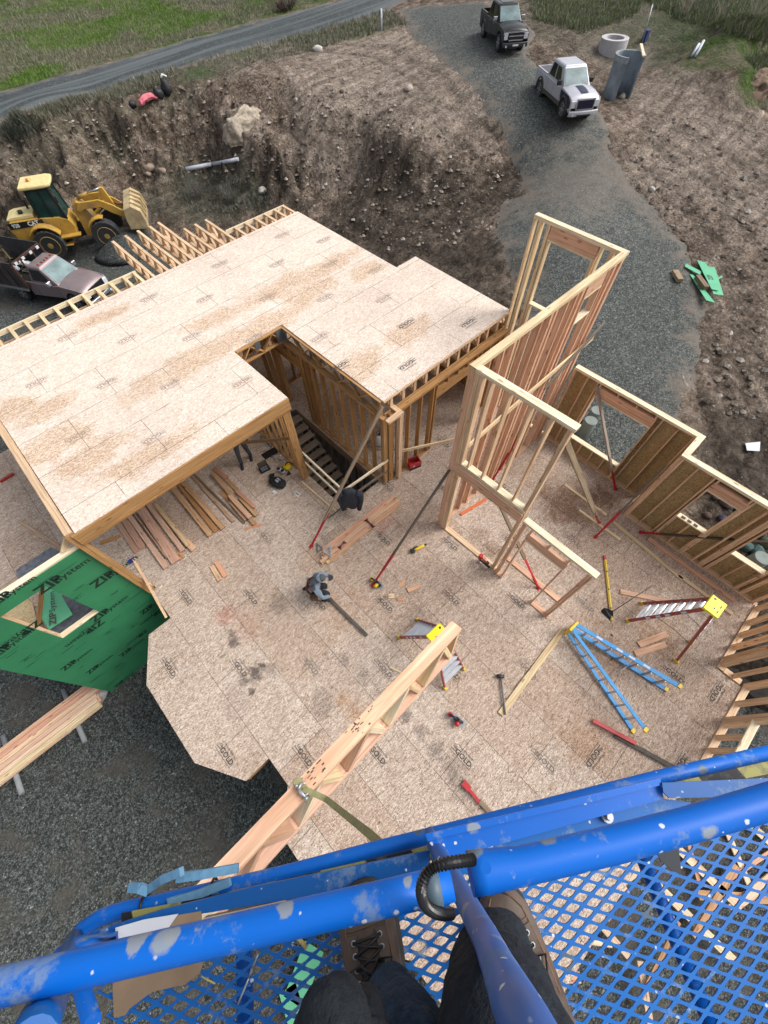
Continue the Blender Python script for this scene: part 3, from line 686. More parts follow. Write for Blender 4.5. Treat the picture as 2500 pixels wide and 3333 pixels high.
# ------------------------------------------------------------------ the house under construction
ZU = 3.25
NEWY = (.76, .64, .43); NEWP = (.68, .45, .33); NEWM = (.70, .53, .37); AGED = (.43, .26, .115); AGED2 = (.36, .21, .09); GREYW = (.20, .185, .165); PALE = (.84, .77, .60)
def vary(c, k=.12):
    f = 1+random.uniform(-k, k); g = random.uniform(-k*.4, k*.4); return (c[0]*f, c[1]*f*(1+g*.5), c[2]*f*(1+g))
M_WOOD = mat_lumber()
def stn(px, py, r, k, c): q = at(px, py); return (q.x, q.y, r, k, c)
DK = (.22, .22, .24); GYS = (.42, .42, .44); LG = (.58, .58, .60)
ST = [stn(760,2090,.20,.8,DK), stn(752,2060,.13,.6,DK), stn(722,2135,.10,.5,GYS), stn(832,2190,.24,.9,DK), stn(795,2215,.15,.7,DK), stn(850,2165,.10,.8,DK), stn(820,2250,.12,.7,DK), stn(880,2180,.2,.5,GYS), stn(770,2285,.5,.35,LG), stn(1050,2290,.42,.5,GYS),
      stn(734,2003,.33,.6,(.80,.42,.38)), stn(800,2040,.5,.35,(.85,.55,.45)), stn(905,1965,.35,.55,GYS), stn(1360,2010,.42,.45,GYS), stn(1120,2150,.2,.55,GYS), stn(1180,2200,.2,.55,GYS), stn(1240,2260,.2,.5,GYS), stn(1320,2330,.2,.65,DK), stn(1370,2380,.2,.65,GYS), stn(1420,2440,.25,.65,GYS), stn(1470,2500,.3,.6,GYS), stn(1500,2570,.35,.5,GYS),
      (7.9,.9,.95,.8,(.42,.30,.22)), (8.9,.3,.6,.75,(.40,.28,.2)), stn(1600,1790,.35,.7,(.45,.36,.28)), stn(1560,1740,.35,.5,(.5,.4,.34)), stn(1115,2280,.25,.6,(.80,.6,.42)), stn(1160,2320,.3,.6,(.80,.6,.42)), stn(1950,2130,.9,.55,(.80,.62,.46)), stn(2150,2060,.8,.5,(.80,.62,.46)), stn(1900,2420,.6,.5,(.80,.62,.46)),
      stn(640,1700,1.1,.35,(.6,.58,.6)), stn(560,1850,.8,.3,(.62,.6,.62)), stn(1240,1690,.6,.4,(.92,.55,.48)), stn(1110,2000,.9,.45,(.80,.62,.48)), stn(1010,1830,.5,.4,(.80,.62,.48))]
M_OSB_LO = mat_osb('floor_board', (.41, .325, .262), (.69, .595, .51), (.18, .125, .085), (.37, .25, .17), seam=((-3.27, 3.78), 'y'), stains=ST)
def upt(px, py, rx, ry): q = at(px, py, 3.25); return (q.x, q.y, rx, ry)
PATCH = [upt(930,925,1.5,.42), upt(1060,870,1.5,.35), upt(1010,950,1.0,.42), upt(1190,880,.75,.38), upt(640,1170,1.9,.48), upt(850,1065,1.5,.40), upt(700,1035,.8,.35), upt(330,1035,.8,.30), upt(180,1440,1.0,.42), upt(300,1480,.9,.42), upt(430,1510,.9,.35), upt(560,1440,.7,.3), upt(40,1330,.7,.4), upt(1130,1220,1.2,.5), upt(1330,1080,.8,.4), upt(1400,1250,.9,.35), upt(150,1330,.7,.3)]
M_OSB_UP = mat_osb('floor_board_upper', (.68, .575, .485), (.85, .765, .685), (.50, .37, .27), (.68, .50, .38), seam=((-.80, 5.08), 'x'), patch=PATCH)
M_OSB_W = mat_osb('wall_board', (.38, .28, .135), (.50, .385, .20), (.15, .10, .04), (.28, .17, .07))
M_INK = mat_plain('printed_ink', (.060, .052, .048), .8, vary=.3, scale=40)
M_INK2 = mat_plain('faded_ink', (.34, .27, .22), .85, vary=.3, scale=40)
M_CONC = mat_plain('concrete', (.34, .345, .34), .9, vary=.2, scale=3, bump=.2)
M_STEEL = mat_plain('galvanised_plate', (.16, .17, .18), .5, .4)

def stamp(mb, x, y, z, ang, s, mi=1, faded=False):
    """panel print: small maker's line, word beside it, GOLD with a bracket round it"""
    M = Matrix.Translation((x, y, z)) @ Matrix.Rotation(ang, 4, 'Z')
    def T(txt, sz, px, py, bold): mb.add_mesh(text_mesh(txt, bold), M @ Matrix.Translation((px*s, py*s, 0)) @ Matrix.Scale(sz*s, 4), (1, 1, 1), mi)
    T('GOLD', .155, .035, -.02, .025); T('Weyerhaeuser', .072, .02, .105, .006); T('Edge', .062, -.215, .02, .012)
    def ln(a, b, t=.010):
        a = Vector((a[0]*s, a[1]*s, 0)); b = Vector((b[0]*s, b[1]*s, 0)); d = (b-a).normalized(); nn = Vector((-d.y, d.x, 0))*t*s*.5
        k = len(mb.v); mb.v += [tuple(M @ p) for p in (a-nn, b-nn, b+nn, a+nn)]; mb.face((k, k+1, k+2, k+3), None, (1, 1, 1), mi)
    ln((-.30, -.10), (.26, -.10)); ln((.26, -.10), (.26, .035)); ln((-.30, -.045), (-.17, -.045), .014)
def floor_poly(mb, poly, z0, z1, hole=None, mi_top=0, mi_side=0):
    """flat slab; a rectangular hole is cut by splitting the polygon into pieces given in poly list"""
    for p in poly: mb.prism(p, z0, z1, (1, 1, 1), mi_top, side_mi=mi_side)

# lower floor
LOW = [[(-2.05,6.95),(-2.05,5.96),(-2.66,5.96),(-3.27,4.92),(-3.27,2.75),(-2.65,1.70),(-2.05,1.70),(-2.05,1.02),(-2.65,.36),(-2.65,-1.9),(-2.05,-2.6),(-2.05,-4.72),(6.7,-4.72),(6.7,-4.17),(8.98,-4.17),(8.98,-.55),(9.82,-.55),(9.82,5.30),(4.66,5.30),(3.26,5.30),(3.26,6.95)],
       [(-5.1,7.06),(-5.1,14.6),(-1.95,14.6),(-1.95,13.75),(3.26,13.75),(3.26,6.955),(-1.93,6.955),(-1.93,7.06)],
       [(3.26,9.45),(3.26,13.75),(8.92,13.75),(8.92,9.05),(4.66,9.05),(4.66,9.45)],
       [(4.66,5.30),(4.66,9.05),(9.82,9.05),(9.82,5.30)]]
sub = thing('subfloor', 'weathered tan lower floor deck of printed strand board with the stair opening', 'floor', (0, 0, 0))
mb = MB(); floor_poly(mb, LOW, -.023, 0.0)
for k in range(9):
    x = -2.66+1.22*k
    for m_ in range(-3, 4):
        y = (4.96 if k % 2 == 0 else 3.74)+2.44*m_
        if k == 0 and not 2 < y < 6: continue
        if (3.1 < x < 4.8 and 5.0 < y < 9.6) or y > 6.9: continue
        if x > 6.6 and y < -4.0: continue
        if x > 8.9: continue
        if (k, m_) in ((6, -3), (5, -3)): continue
        stamp(mb, x+random.uniform(-.07, .08), y+random.uniform(-.12, .08), .0035, R_(-90+random.uniform(-1, 1)), .98, random.choice([1, 1, 1, 2]))
for (px, py) in ((1935, 2465), (2333, 2255), (1470*1.507, 1655*1.507)):
    q = at(px, py, .0035); stamp(mb, q.x, q.y, .0035, R_(180), 1.0)
for (x, y) in ((-3.9, 8.4), (-5.2, 9.6), (.0, 8.6), (1.2, 7.3), (6.1, 6.6), (7.3, 7.9)): stamp(mb, x, y, .0035, R_(-90), 1.0)
mb.build('floor_sheathing', [M_OSB_LO, M_INK, mat_plain('worn_ink', (.17, .14, .12), .85, vary=.3, scale=40)], sub)
mb = MB()
mb2 = MB()
edges = LOW[0]
for a, b in zip(edges[1:16], edges[2:17]):
    a = Vector((*a, 0)); b = Vector((*b, 0)); d = (b-a).normalized(); nn = Vector((-d.y, d.x, 0))  # inward for ccw walk
    s_ = 1
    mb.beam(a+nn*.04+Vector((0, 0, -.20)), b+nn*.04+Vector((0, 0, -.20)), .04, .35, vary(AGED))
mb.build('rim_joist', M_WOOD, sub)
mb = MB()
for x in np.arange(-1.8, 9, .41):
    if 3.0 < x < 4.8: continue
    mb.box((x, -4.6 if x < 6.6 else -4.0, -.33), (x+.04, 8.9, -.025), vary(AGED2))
mb.build('floor_joists', M_WOOD, sub)
# foundation and basement
fnd = thing('foundation', 'grey concrete foundation walls under the lower floor', 'foundation', (0, 0, -3.6))
mb = MB()
for lo, hi in (((-2.0,-4.6,-3.7),(-1.8,6.9,-.38)), ((-1.8,-4.6,-3.7),(6.6,-4.4,-.38)), ((6.6,-4.1,-3.7),(8.9,-3.9,-.38)), ((8.75,-3.9,-3.7),(8.93,-.5,-.38)), ((8.93,-.52,-3.7),(9.75,-.34,-.38)), ((9.58,-.34,-3.7),(9.76,9.0,-.38)), ((8.7,9.0,-3.7),(8.9,13.7,-.38)), ((-1.9,13.5,-3.7),(8.7,13.7,-.38)), ((-5.0,14.4,-3.7),(-1.9,14.5,-.38)), ((-5.0,7.3,-3.7),(-4.85,14.4,-.38))):
    mb.box(lo, hi, (1, 1, 1))
mb.build('foundation_wall', M_CONC, fnd)
mb = MB(); mb.box((-1.8, -4.4, -3.5), (8.7, 13.5, -3.35), (1, 1, 1)); mb.build('basement_slab', M_CONC, fnd)

# ---- stud walls
def stud_wall(name, label, p0, p1, z0, z1, depth=.14, studs=(), full=None, openings=(), sheath=None, tone=NEWM, group=None, cat='stud wall', top=2, plate_tone=None, sheath_mat=None, zs0=None, wide=()):
    """p0->p1 is the centre line; openings = (t0,t1,sill,head,header height); studs at distance t (number = single, tuple = ply count)"""
    p0 = Vector((*p0, 0)); p1 = Vector((*p1, 0)); d = (p1-p0); L = d.length; d /= L; nrm = Vector((-d.y, d.x, 0))
    root = thing(name, label, cat, (p0.x, p0.y, z0), group=group)
    pt = plate_tone or tone
    def V(t, o, z): return p0+d*t+nrm*o+Vector((0, 0, z))
    pl = MB()
    gaps = sorted((o[0], o[1]) for o in openings if o[2] is None)
    t = 0.0
    for a, b in gaps+[(L, L)]:
        if a-t > .05: pl.beam(V(t, 0, z0+.019), V(a, 0, z0+.019), depth, .038, vary(tone, .06))
        t = b
    pl.build('bottom_plate', M_WOOD, root)
    for k in range(top):
        m_ = MB(); m_.beam(V(0, 0, z1-.019-.038*k), V(L, 0, z1-.019-.038*k), depth+(.003 if k == 0 else 0), .0375, vary(pt, .06))
        m_.build('top_plate', M_WOOD, root)
    zt = z1-.038*top
    lst = []
    for s_ in studs:
        if isinstance(s_, tuple):
            for k in range(s_[1]): lst.append(s_[0]+k*.04)
        else: lst.append(s_)
    for t in lst:
        m_ = MB(); m_.beam(V(t, 0, z0+.038), V(t, 0, zt), .038, depth-.004, vary(tone, .14), up=nrm); m_.build('stud', M_WOOD, root)
    for (a, b, sill, head, hh) in openings:
        m_ = MB()
        for tt in (a-.019, b+.019): m_.beam(V(tt, 0, z0+.038), V(tt, 0, head), .038, depth-.006, vary(tone, .1), up=nrm)
        m_.build('trimmer_stud', M_WOOD, root)
        m_ = MB(); m_.beam(V(a-.038, -.02, head+hh/2+.038), V(b+.038, -.02, head+hh/2+.038), depth*.6, hh, vary(NEWP if tone not in (AGED, AGED2) else tone, .05)); m_.build('header', M_WOOD, root)
        m_ = MB(); m_.beam(V(a-.036, 0, head+.019), V(b+.036, 0, head+.019), depth-.002, .037, vary(pt, .05)); m_.build('head_plate', M_WOOD, root)
        if head+hh+.04 < zt-.06:
            m_ = MB(); n_ = max(1, int((b-a)/.4))
            for k in range(n_+1): m_.beam(V(a+(b-a)*k/n_, 0, head+hh+.038), V(a+(b-a)*k/n_, 0, zt), .038, depth-.006, vary(tone), up=nrm)
            m_.build('cripple_stud', M_WOOD, root)
        if sill is not None:
            m_ = MB(); m_.beam(V(a-.02, 0, sill-.019), V(b+.02, 0, sill-.019), depth-.001, .037, vary(PALE, .04)); m_.build('sill', M_WOOD, root)
            n_ = max(1, round((b-a)/.41))
            for k in range(n_+1):
                m_ = MB(); m_.beam(V(a+.02+(b-a-.04)*k/n_, 0, z0+.038), V(a+.02+(b-a-.04)*k/n_, 0, sill-.038), .036, depth-.008, vary(tone), up=nrm); m_.build('cripple_stud', M_WOOD, root)
    if sheath is not None:
        m_ = MB(); o = sheath*(depth/2+.007); zb = z0-.25 if zs0 is None else zs0
        def slab(t0, t1, za, zb_):
            if t1-t0 > .01 and zb_-za > .01:
                m_.box6([V(t0, o-.006, za), V(t1, o-.006, za), V(t1, o+.006, za), V(t0, o+.006, za), V(t0, o-.006, zb_), V(t1, o-.006, zb_), V(t1, o+.006, zb_), V(t0, o+.006, zb_)], t1-t0, .012, zb_-za)
        t = 0.0
        for (a, b, sill, head, hh) in sorted(openings):
            slab(t, a, zb, z1); slab(a, b, head+.002, z1); slab(a, b, zb, (sill or z0)-.002); t = b
        slab(t, L, zb, z1)
        m_.build('sheathing', sheath_mat or M_OSB_W, root)
    return root

# tall great-room walls
wall_a = stud_wall('stud_wall', 'tall two storey stud wall seen edge on, closely spaced pink studs with a small high opening', (4.84, 3.01), (9.63, 3.01), 0, 5.62, .14,
    studs=[(.02, 3), .42, .80, (1.10, 2), 1.55, 1.92, (2.22, 2), (2.38, 2), 2.78, 3.08, (3.28, 2), 4.22, (4.42, 2), (4.66, 3)], openings=[(3.50, 4.10, 4.68, 5.22, .26)], tone=NEWP, plate_tone=NEWY)
wall_b = stud_wall('stud_wall', 'tall stud wall at the far corner with a large framed window opening above the gravel', (9.70, 5.24), (9.70, 2.96), 0, 5.62, .14,
    studs=[(.02, 1), (.17, 2), (.40, 2), 1.74, (1.96, 2), (2.14, 3)], openings=[(.52, 1.64, 3.72, 5.23, .27)], tone=NEWY, plate_tone=PALE)
wall_c = stud_wall('stud_wall', 'tall stud wall standing over a broad doorway with a flat ledge beam at mid height', (4.91, 2.94), (4.95, 1.04), 0, 5.62, .14,
    studs=[(.02, 4), (1.80, 2)], openings=[], tone=NEWM, plate_tone=PALE)
for t in (.32, .70, 1.12, 1.50):
    m_ = MB(); m_.beam((4.915+.02*t, 2.94-t, 3.12), (4.915+.02*t, 2.94-t, 5.544), .038, .136, vary(NEWM), up=(1, 0, 0)); m_.build('stud', M_WOOD, wall_c)
m_ = MB(); m_.box((4.80, 1.10, 2.74), (4.87, 2.90, 3.03), NEWP); m_.box((4.93, 1.10, 2.74), (5.0, 2.90, 3.03), NEWP); m_.build('header', M_WOOD, wall_c)
m_ = MB(); m_.box((4.845, 1.09, 3.034), (5.025, 2.91, 3.072), PALE); m_.box((4.85, 1.10, 3.076), (5.0, 2.90, 3.112), PALE); m_.build('ledge_plate', M_WOOD, wall_c)
# brace boards nailed along the tall wall
mb = MB(); mb.beam((4.95, 2.90, 3.36), (9.9, 2.90, 3.52), .038, .14, NEWY); m_ = props(mb.build('brace_board', M_WOOD), 'long pale board nailed level across the tall pink stud wall', 'board')
mb = MB(); mb.beam((7.9, 2.82, 3.20), (10.0, 2.84, 3.9), .038, .09, GREYW); props(mb.build('brace_board', M_WOOD), 'grey weathered board poking past the tall wall corner over the gravel', 'board')
wall_d = stud_wall('stud_wall', 'low partition frame with a pale top plate ending at a framed doorway, in front of the ledge beam', (4.90, 1.02), (4.88, -.70), 0, 2.86, .14,
    studs=[(.03, 2), (1.60, 1), (1.66, 1)], openings=[(.24, 1.16, None, 2.28, .24)], tone=NEWP, plate_tone=PALE)
mb = MB(); mb.box((5.35, -.75, .002), (5.49, 1.05, .04), NEWP); props(mb.build('board', M_WOOD), 'pink plank lying on the deck behind the low partition frame', 'board')

# exterior walls on the right
wall_e = stud_wall('stud_wall', 'sheathed outer wall with the large window that looks onto the gravel and grey columns', (9.73, 2.90), (9.73, -.46), 0, 2.75, .14,
    studs=[(.0, 2), .42, (.72, 1), (2.52, 1), 2.92, (3.30, 1)], openings=[(.80, 2.36, .60, 2.25, .28)], sheath=1, tone=NEWM, plate_tone=PALE)
wall_f = stud_wall('stud_wall', 'short jog of the outer wall with a pale top plate at the outside corner', (9.80, -.50), (9.02, -.50), 0, 2.752, .14,
    studs=[.4], openings=[], sheath=1, tone=NEWM, plate_tone=PALE)
wall_g = stud_wall('stud_wall', 'sheathed outer wall with two smaller windows over black rocks, nearest the right edge', (8.95, -.43), (8.95, -4.10), 0, 2.75, .14,
    studs=[(.02, 3), .46, (.84, 1), (1.72, 1), 2.02, (2.18, 3), (3.28, 2), (3.6, 2)], openings=[(.93, 1.66, 1.10, 2.25, .26), (2.36, 3.14, 1.04, 2.25, .26)], sheath=1, tone=NEWM, plate_tone=PALE)
m_ = MB()
for k, t in enumerate((-.5, -.72, -.92)): m_.box((8.90, -1.50+k*-.16-.05, 1.101), (8.98, -1.50+k*-.16+.05, 1.106), (1, 1, 1))
m_.build('sill_marks', M_INK, wall_g)
wall_h = stud_wall('stud_wall', 'open stud wall of the bay without sheathing, studs running off the right edge', (8.88, -4.20), (6.72, -4.20), 0, 2.75, .14,
    studs=[.10, .62, 1.05, 1.46, (1.84, 2), (2.02, 1)], openings=[], tone=NEWM, plate_tone=PALE)
wall_i = stud_wall('stud_wall', 'tiny return of the open bay wall beside the printed panel', (6.78, -4.28), (6.78, -4.66), 0, 2.75, .14, studs=[.2], openings=[], tone=NEWM, plate_tone=PALE)
wall_j = stud_wall('stud_wall', 'open stud wall with a low window sill disappearing under the blue platform', (6.82, -4.80), (4.0, -4.80), 0, 2.75, .14,
    studs=[(.02, 2), .56, (1.02, 3), (2.7, 1)], openings=[(1.16, 2.60, .92, 2.2, .26)], tone=NEWM, plate_tone=PALE)

# walls round the stair well and under the upper floor
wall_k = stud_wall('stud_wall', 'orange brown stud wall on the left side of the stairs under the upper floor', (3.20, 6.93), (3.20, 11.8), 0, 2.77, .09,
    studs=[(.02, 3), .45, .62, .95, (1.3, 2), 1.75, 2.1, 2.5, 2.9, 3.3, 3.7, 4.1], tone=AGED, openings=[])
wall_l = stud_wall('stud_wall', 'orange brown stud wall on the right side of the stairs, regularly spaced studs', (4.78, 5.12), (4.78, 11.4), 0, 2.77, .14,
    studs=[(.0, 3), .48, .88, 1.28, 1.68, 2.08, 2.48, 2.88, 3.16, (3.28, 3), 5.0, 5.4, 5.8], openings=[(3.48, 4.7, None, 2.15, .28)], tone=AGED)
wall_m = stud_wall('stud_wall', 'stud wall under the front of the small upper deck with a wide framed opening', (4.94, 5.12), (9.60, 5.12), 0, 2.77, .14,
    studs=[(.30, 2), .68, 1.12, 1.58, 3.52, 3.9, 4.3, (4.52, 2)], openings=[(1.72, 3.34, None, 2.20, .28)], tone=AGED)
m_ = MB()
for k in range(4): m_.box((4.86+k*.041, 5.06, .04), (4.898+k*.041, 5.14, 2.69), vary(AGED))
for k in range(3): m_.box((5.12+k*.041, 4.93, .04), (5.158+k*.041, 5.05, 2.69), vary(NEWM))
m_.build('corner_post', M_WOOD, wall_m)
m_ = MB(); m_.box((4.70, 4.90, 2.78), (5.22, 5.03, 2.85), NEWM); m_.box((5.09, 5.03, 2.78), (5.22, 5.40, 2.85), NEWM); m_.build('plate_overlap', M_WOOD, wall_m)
for lb, a, b in (('rear stud wall in the shadow under the upper floor', (-1.95, 12.9), (8.8, 12.9)), ('added cross stud wall that darkens the space behind the stairs', (4.85, 10.6), (8.8, 10.6))):  # the cross wall is added to keep the view past the stairs dark
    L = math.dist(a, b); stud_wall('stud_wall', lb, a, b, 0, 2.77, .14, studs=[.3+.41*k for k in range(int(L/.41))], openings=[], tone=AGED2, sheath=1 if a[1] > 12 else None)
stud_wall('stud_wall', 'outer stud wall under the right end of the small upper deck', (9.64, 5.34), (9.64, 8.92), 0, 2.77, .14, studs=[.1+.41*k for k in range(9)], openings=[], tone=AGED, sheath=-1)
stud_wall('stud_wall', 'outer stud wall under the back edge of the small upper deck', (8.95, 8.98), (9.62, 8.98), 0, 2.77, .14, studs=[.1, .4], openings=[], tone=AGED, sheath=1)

# ---- upper floor
up = thing('upper_floor', 'pale strand board upper floor deck with open web trusses and a notch over the stairs', 'floor', (0, 0, ZU))
mb = MB()
UPP = [[(-1.93,6.93),(3.29,6.93),(3.29,9.22),(4.83,9.22),(4.83,5.22),(9.70,5.22),(9.76,8.93),(8.93,8.93),(8.90,13.76),(-1.95,13.76)]]
floor_poly(mb, UPP, ZU-.023, ZU, mi_top=0)
for k in range(-1, 8):
    y = 5.66+1.205*k
    xs = (3.66, 6.12, 8.5) if k == 0 else (4.92, 7.28) if k == 1 else ((.42, 2.82, 5.25, 7.6) if k % 2 == 0 else (-.86, 1.55, 4.0, 6.45, 8.4))
    for x in xs:
        if k <= 2 and x < 4.9 and y < 9.2 and not (y > 7.0 and x < 3.0): continue
        if k < 0 or x > 9.4 or y > 13.4 or (y > 8.9 and x > 8.6): continue
        stamp(mb, x+random.uniform(-.04, .04), y+random.uniform(-.04, .04), ZU+.0035, R_(180), 1.0, 1 if (k <= 1 and x > 4.9) else 2)
mb.build('deck_sheathing', [M_OSB_UP, M_INK, M_INK2], up)
m_ = MB()
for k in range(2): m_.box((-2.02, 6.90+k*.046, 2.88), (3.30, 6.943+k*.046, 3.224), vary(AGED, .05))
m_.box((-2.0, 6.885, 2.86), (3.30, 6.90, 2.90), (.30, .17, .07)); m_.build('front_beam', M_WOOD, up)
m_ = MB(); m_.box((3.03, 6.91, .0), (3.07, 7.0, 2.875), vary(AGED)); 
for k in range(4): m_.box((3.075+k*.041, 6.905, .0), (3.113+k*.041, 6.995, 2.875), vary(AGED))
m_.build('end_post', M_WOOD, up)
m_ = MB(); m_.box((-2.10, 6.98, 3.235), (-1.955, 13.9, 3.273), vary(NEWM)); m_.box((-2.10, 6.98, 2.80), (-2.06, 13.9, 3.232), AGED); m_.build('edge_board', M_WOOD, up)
# rim with joist ends under the right deck's front edge
m_ = MB(); m_.box((4.84, 5.195, 3.18), (9.72, 5.235, 3.222), NEWM); m_.box((4.84, 5.185, 2.775), (9.72, 5.225, 2.815), AGED)
m_.build('truss_band', M_WOOD, up)
def web_truss(mb, a, b, z1=3.224, hgt_=.44, tone=NEWM, w_=.089, t_=.038, n=None):
    a = Vector((*a, 0)); b = Vector((*b, 0)); d = (b-a); L = d.length; d /= L
    zt = z1-t_/2; zb = z1-hgt_+t_/2; Z = Vector((0, 0, 1))
    mb.beam(a+Z*zt, b+Z*zt, w_, t_, vary(tone)); mb.beam(a+Z*zb, b+Z*zb, w_, t_, vary(tone))
    for t in (.02, L-.02): mb.beam(a+d*t+Z*(zb+.02), a+d*t+Z*(zt-.02), w_, t_, vary(tone), up=d)
    n = n or max(2, int(round(L/.55))); s_ = (L-.1)/n
    for k in range(n):
        t0 = .05+k*s_; tm = t0+s_/2
        mb.beam(a+d*t0+Z*(zb+.02), a+d*tm+Z*(zt-.02), w_*.98, t_*.95, vary(tone)); mb.beam(a+d*tm+Z*(zt-.02), a+d*(t0+s_)+Z*(zb+.02), w_*.98, t_*.95, vary(tone))
# trusses: they run front to back, their far ends stand beyond the sheathing
xs = [-1.86+.41*k for k in range(27)]
ends = {3.47: 16.64, 3.93: 16.67, 4.37: 16.66, 4.79: 16.63, 5.13: 16.65, 5.55: 15.65, 5.96: 15.64, 6.37: 15.64}
xs = [-1.84, -1.42, -1.0, -.58, -.16, .26, .68, 1.10, 1.52, 1.94, 2.36, 2.78, 3.12]+list(ends)+[6.80, 7.21, 7.62, 8.03, 8.44, 8.82]
for x in xs:
    m_ = MB(); y0 = 7.0 if x < 3.3 else 9.26 if x < 4.8 else 5.24 
    web_truss(m_, (x, y0), (x, ends.get(x, 14.50)), tone=NEWM if x > 3.3 else NEWY, n=None); m_.build('floor_truss', M_WOOD, up)
for x in (9.25, 9.66):
    m_ = MB(); web_truss(m_, (x, 5.24), (x, 8.9)); m_.build('floor_truss', M_WOOD, up)
m_ = MB()
for a, b in ((-1.9, 3.20), (6.46, 8.88)):
    m_.box((a, 14.505, 3.10), (b, 14.543, 3.224), PALE); m_.box((a, 14.505, 2.80), (b, 14.543, 2.90), NEWM)
m_.build('rim_board', M_WOOD, up)
m_ = MB(); m_.box((-1.9, 13.60, 2.70), (8.9, 13.74, 2.778), NEWP); m_.box((3.4, 14.6, 2.76), (6.4, 14.64, 2.80), NEWP); m_.build('wall_plate', M_WOOD, up)
# stair well sides: truss faces with nail plates
m_ = MB(); web_truss(m_, (3.33, 9.19), (4.83, 9.19), tone=AGED, n=2); web_truss(m_, (4.80, 5.26), (4.80, 9.15), tone=AGED, n=5); m_.build('well_truss', M_WOOD, up)
m_ = MB()
m_.box((4.55, 9.135, 2.83), (4.86, 9.142, 3.22), (1, 1, 1)); m_.box((3.86, 9.135, 3.0), (4.03, 9.142, 3.22), (1, 1, 1)); m_.box((4.746, 8.95, 2.83), (4.752, 9.14, 3.22), (1, 1, 1))
for y in (5.36, 6.1, 6.55, 7.3, 7.75, 8.45): m_.box((4.746, y, 3.09), (4.752, y+.14, 3.22), (1, 1, 1)); 
for y in (5.8, 6.9, 8.0): m_.box((4.746, y, 2.79), (4.752, y+.14, 2.9), (1, 1, 1))
m_.build('nail_plate', M_STEEL, up)

# ---- stairs
st = thing('staircase', 'rough temporary staircase with dusty treads going down into the dark basement', 'stairs', (3.9, 9.3, -3.35))
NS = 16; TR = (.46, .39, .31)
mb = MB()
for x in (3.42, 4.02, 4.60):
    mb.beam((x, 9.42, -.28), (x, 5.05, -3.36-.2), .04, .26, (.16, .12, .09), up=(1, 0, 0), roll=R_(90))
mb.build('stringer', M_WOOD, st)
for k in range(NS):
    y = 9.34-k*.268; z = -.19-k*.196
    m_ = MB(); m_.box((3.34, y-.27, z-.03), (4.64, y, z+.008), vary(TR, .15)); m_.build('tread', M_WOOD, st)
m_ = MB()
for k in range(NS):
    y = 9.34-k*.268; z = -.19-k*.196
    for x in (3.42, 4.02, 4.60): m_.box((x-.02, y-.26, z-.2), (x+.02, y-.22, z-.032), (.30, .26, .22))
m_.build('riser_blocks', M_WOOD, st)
# basement stud wall seen down the well and rim boards round it
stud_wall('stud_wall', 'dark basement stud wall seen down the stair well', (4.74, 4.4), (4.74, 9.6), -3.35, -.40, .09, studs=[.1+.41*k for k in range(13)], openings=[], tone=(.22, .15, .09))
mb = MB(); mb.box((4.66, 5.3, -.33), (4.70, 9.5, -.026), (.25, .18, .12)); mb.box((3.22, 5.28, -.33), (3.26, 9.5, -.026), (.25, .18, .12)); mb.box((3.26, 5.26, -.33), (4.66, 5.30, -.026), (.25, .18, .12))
mb.build('well_rim', M_WOOD, sub)
# guard rails at the well
gr = thing('guard_rail', 'two pale boards guarding the left side of the stair opening', 'guard rail', (3.29, 5.3, 0))
for za, zb in ((1.04, 1.0), (.55, .5)):
    m_ = MB(); m_.beam((3.29, 7.02, za), (3.29, 5.34, zb), .038, .089, vary(PALE)); m_.build('rail', M_WOOD, gr)
gr = thing('guard_rail', 'two boards guarding the near end of the stair opening, jacket hanging on them', 'guard rail', (3.3, 5.2, 0))
for (xa, za), (xb, zb) in (((3.35, 1.0), (4.95, 1.05)), ((3.35, .5), (4.95, .55))):
    m_ = MB(); m_.beam((xa, 5.22, za), (xb, 5.10, zb), .038, .089, vary(PALE if za > .9 else GREYW)); m_.build('rail', M_WOOD, gr)
m_ = MB(); m_.beam((3.29, 5.26, 0), (3.29, 5.26, 1.1), .089, .038, GREYW, up=(1, 0, 0)); m_.build('post', M_WOOD, gr)
mb = MB(); q = at(868, 1452, 1.3); mb.beam((3.12, 7.1, 1.75), (2.1, 8.2, 1.45), .038, .089, (.20, .13, .07)); props(mb.build('brace_board', M_WOOD), 'dark short board nailed to the door post under the upper floor edge', 'board')
mb = MB(); mb.beam((3.02, 5.35, .02), (2.95, 6.9, .02), .05, .03, NEWY); props(mb.build('wood_strip', M_WOOD), 'thin pale strip lying parallel to the stair opening', 'board')

# ---- green wall on the left
M_GREEN = mat_plain('green_wall_board', (.034, .215, .092), .65, vary=.12, scale=1.2)
M_LGREEN = mat_plain('light_green_board', (.12, .46, .26), .7, vary=.08, scale=2, )
gw = stud_wall('green_wall', 'green printed sheathed wall with a tilted looking window opening at the left edge', (-5.12, 7.12), (-1.96, 7.12), 0, 2.75, .14,
    studs=[(.02, 2), .5, .9, 2.2, 2.55, (2.95, 2)], openings=[(1.06, 1.98, .50, 2.30, .24)], tone=NEWM, plate_tone=PALE, cat='wall')
def gslab(mb, x0, x1, z0, z1): mb.box((x0, 7.028, z0), (x1, 7.046, z1), (1, 1, 1))
mb = MB(); gslab(mb, -5.16, -4.06, -3.25, 2.70); gslab(mb, -4.058, -3.142, -3.25, .48); gslab(mb, -4.058, -3.142, 2.32, 2.70); gslab(mb, -3.14, -1.96, -3.25, 2.70)
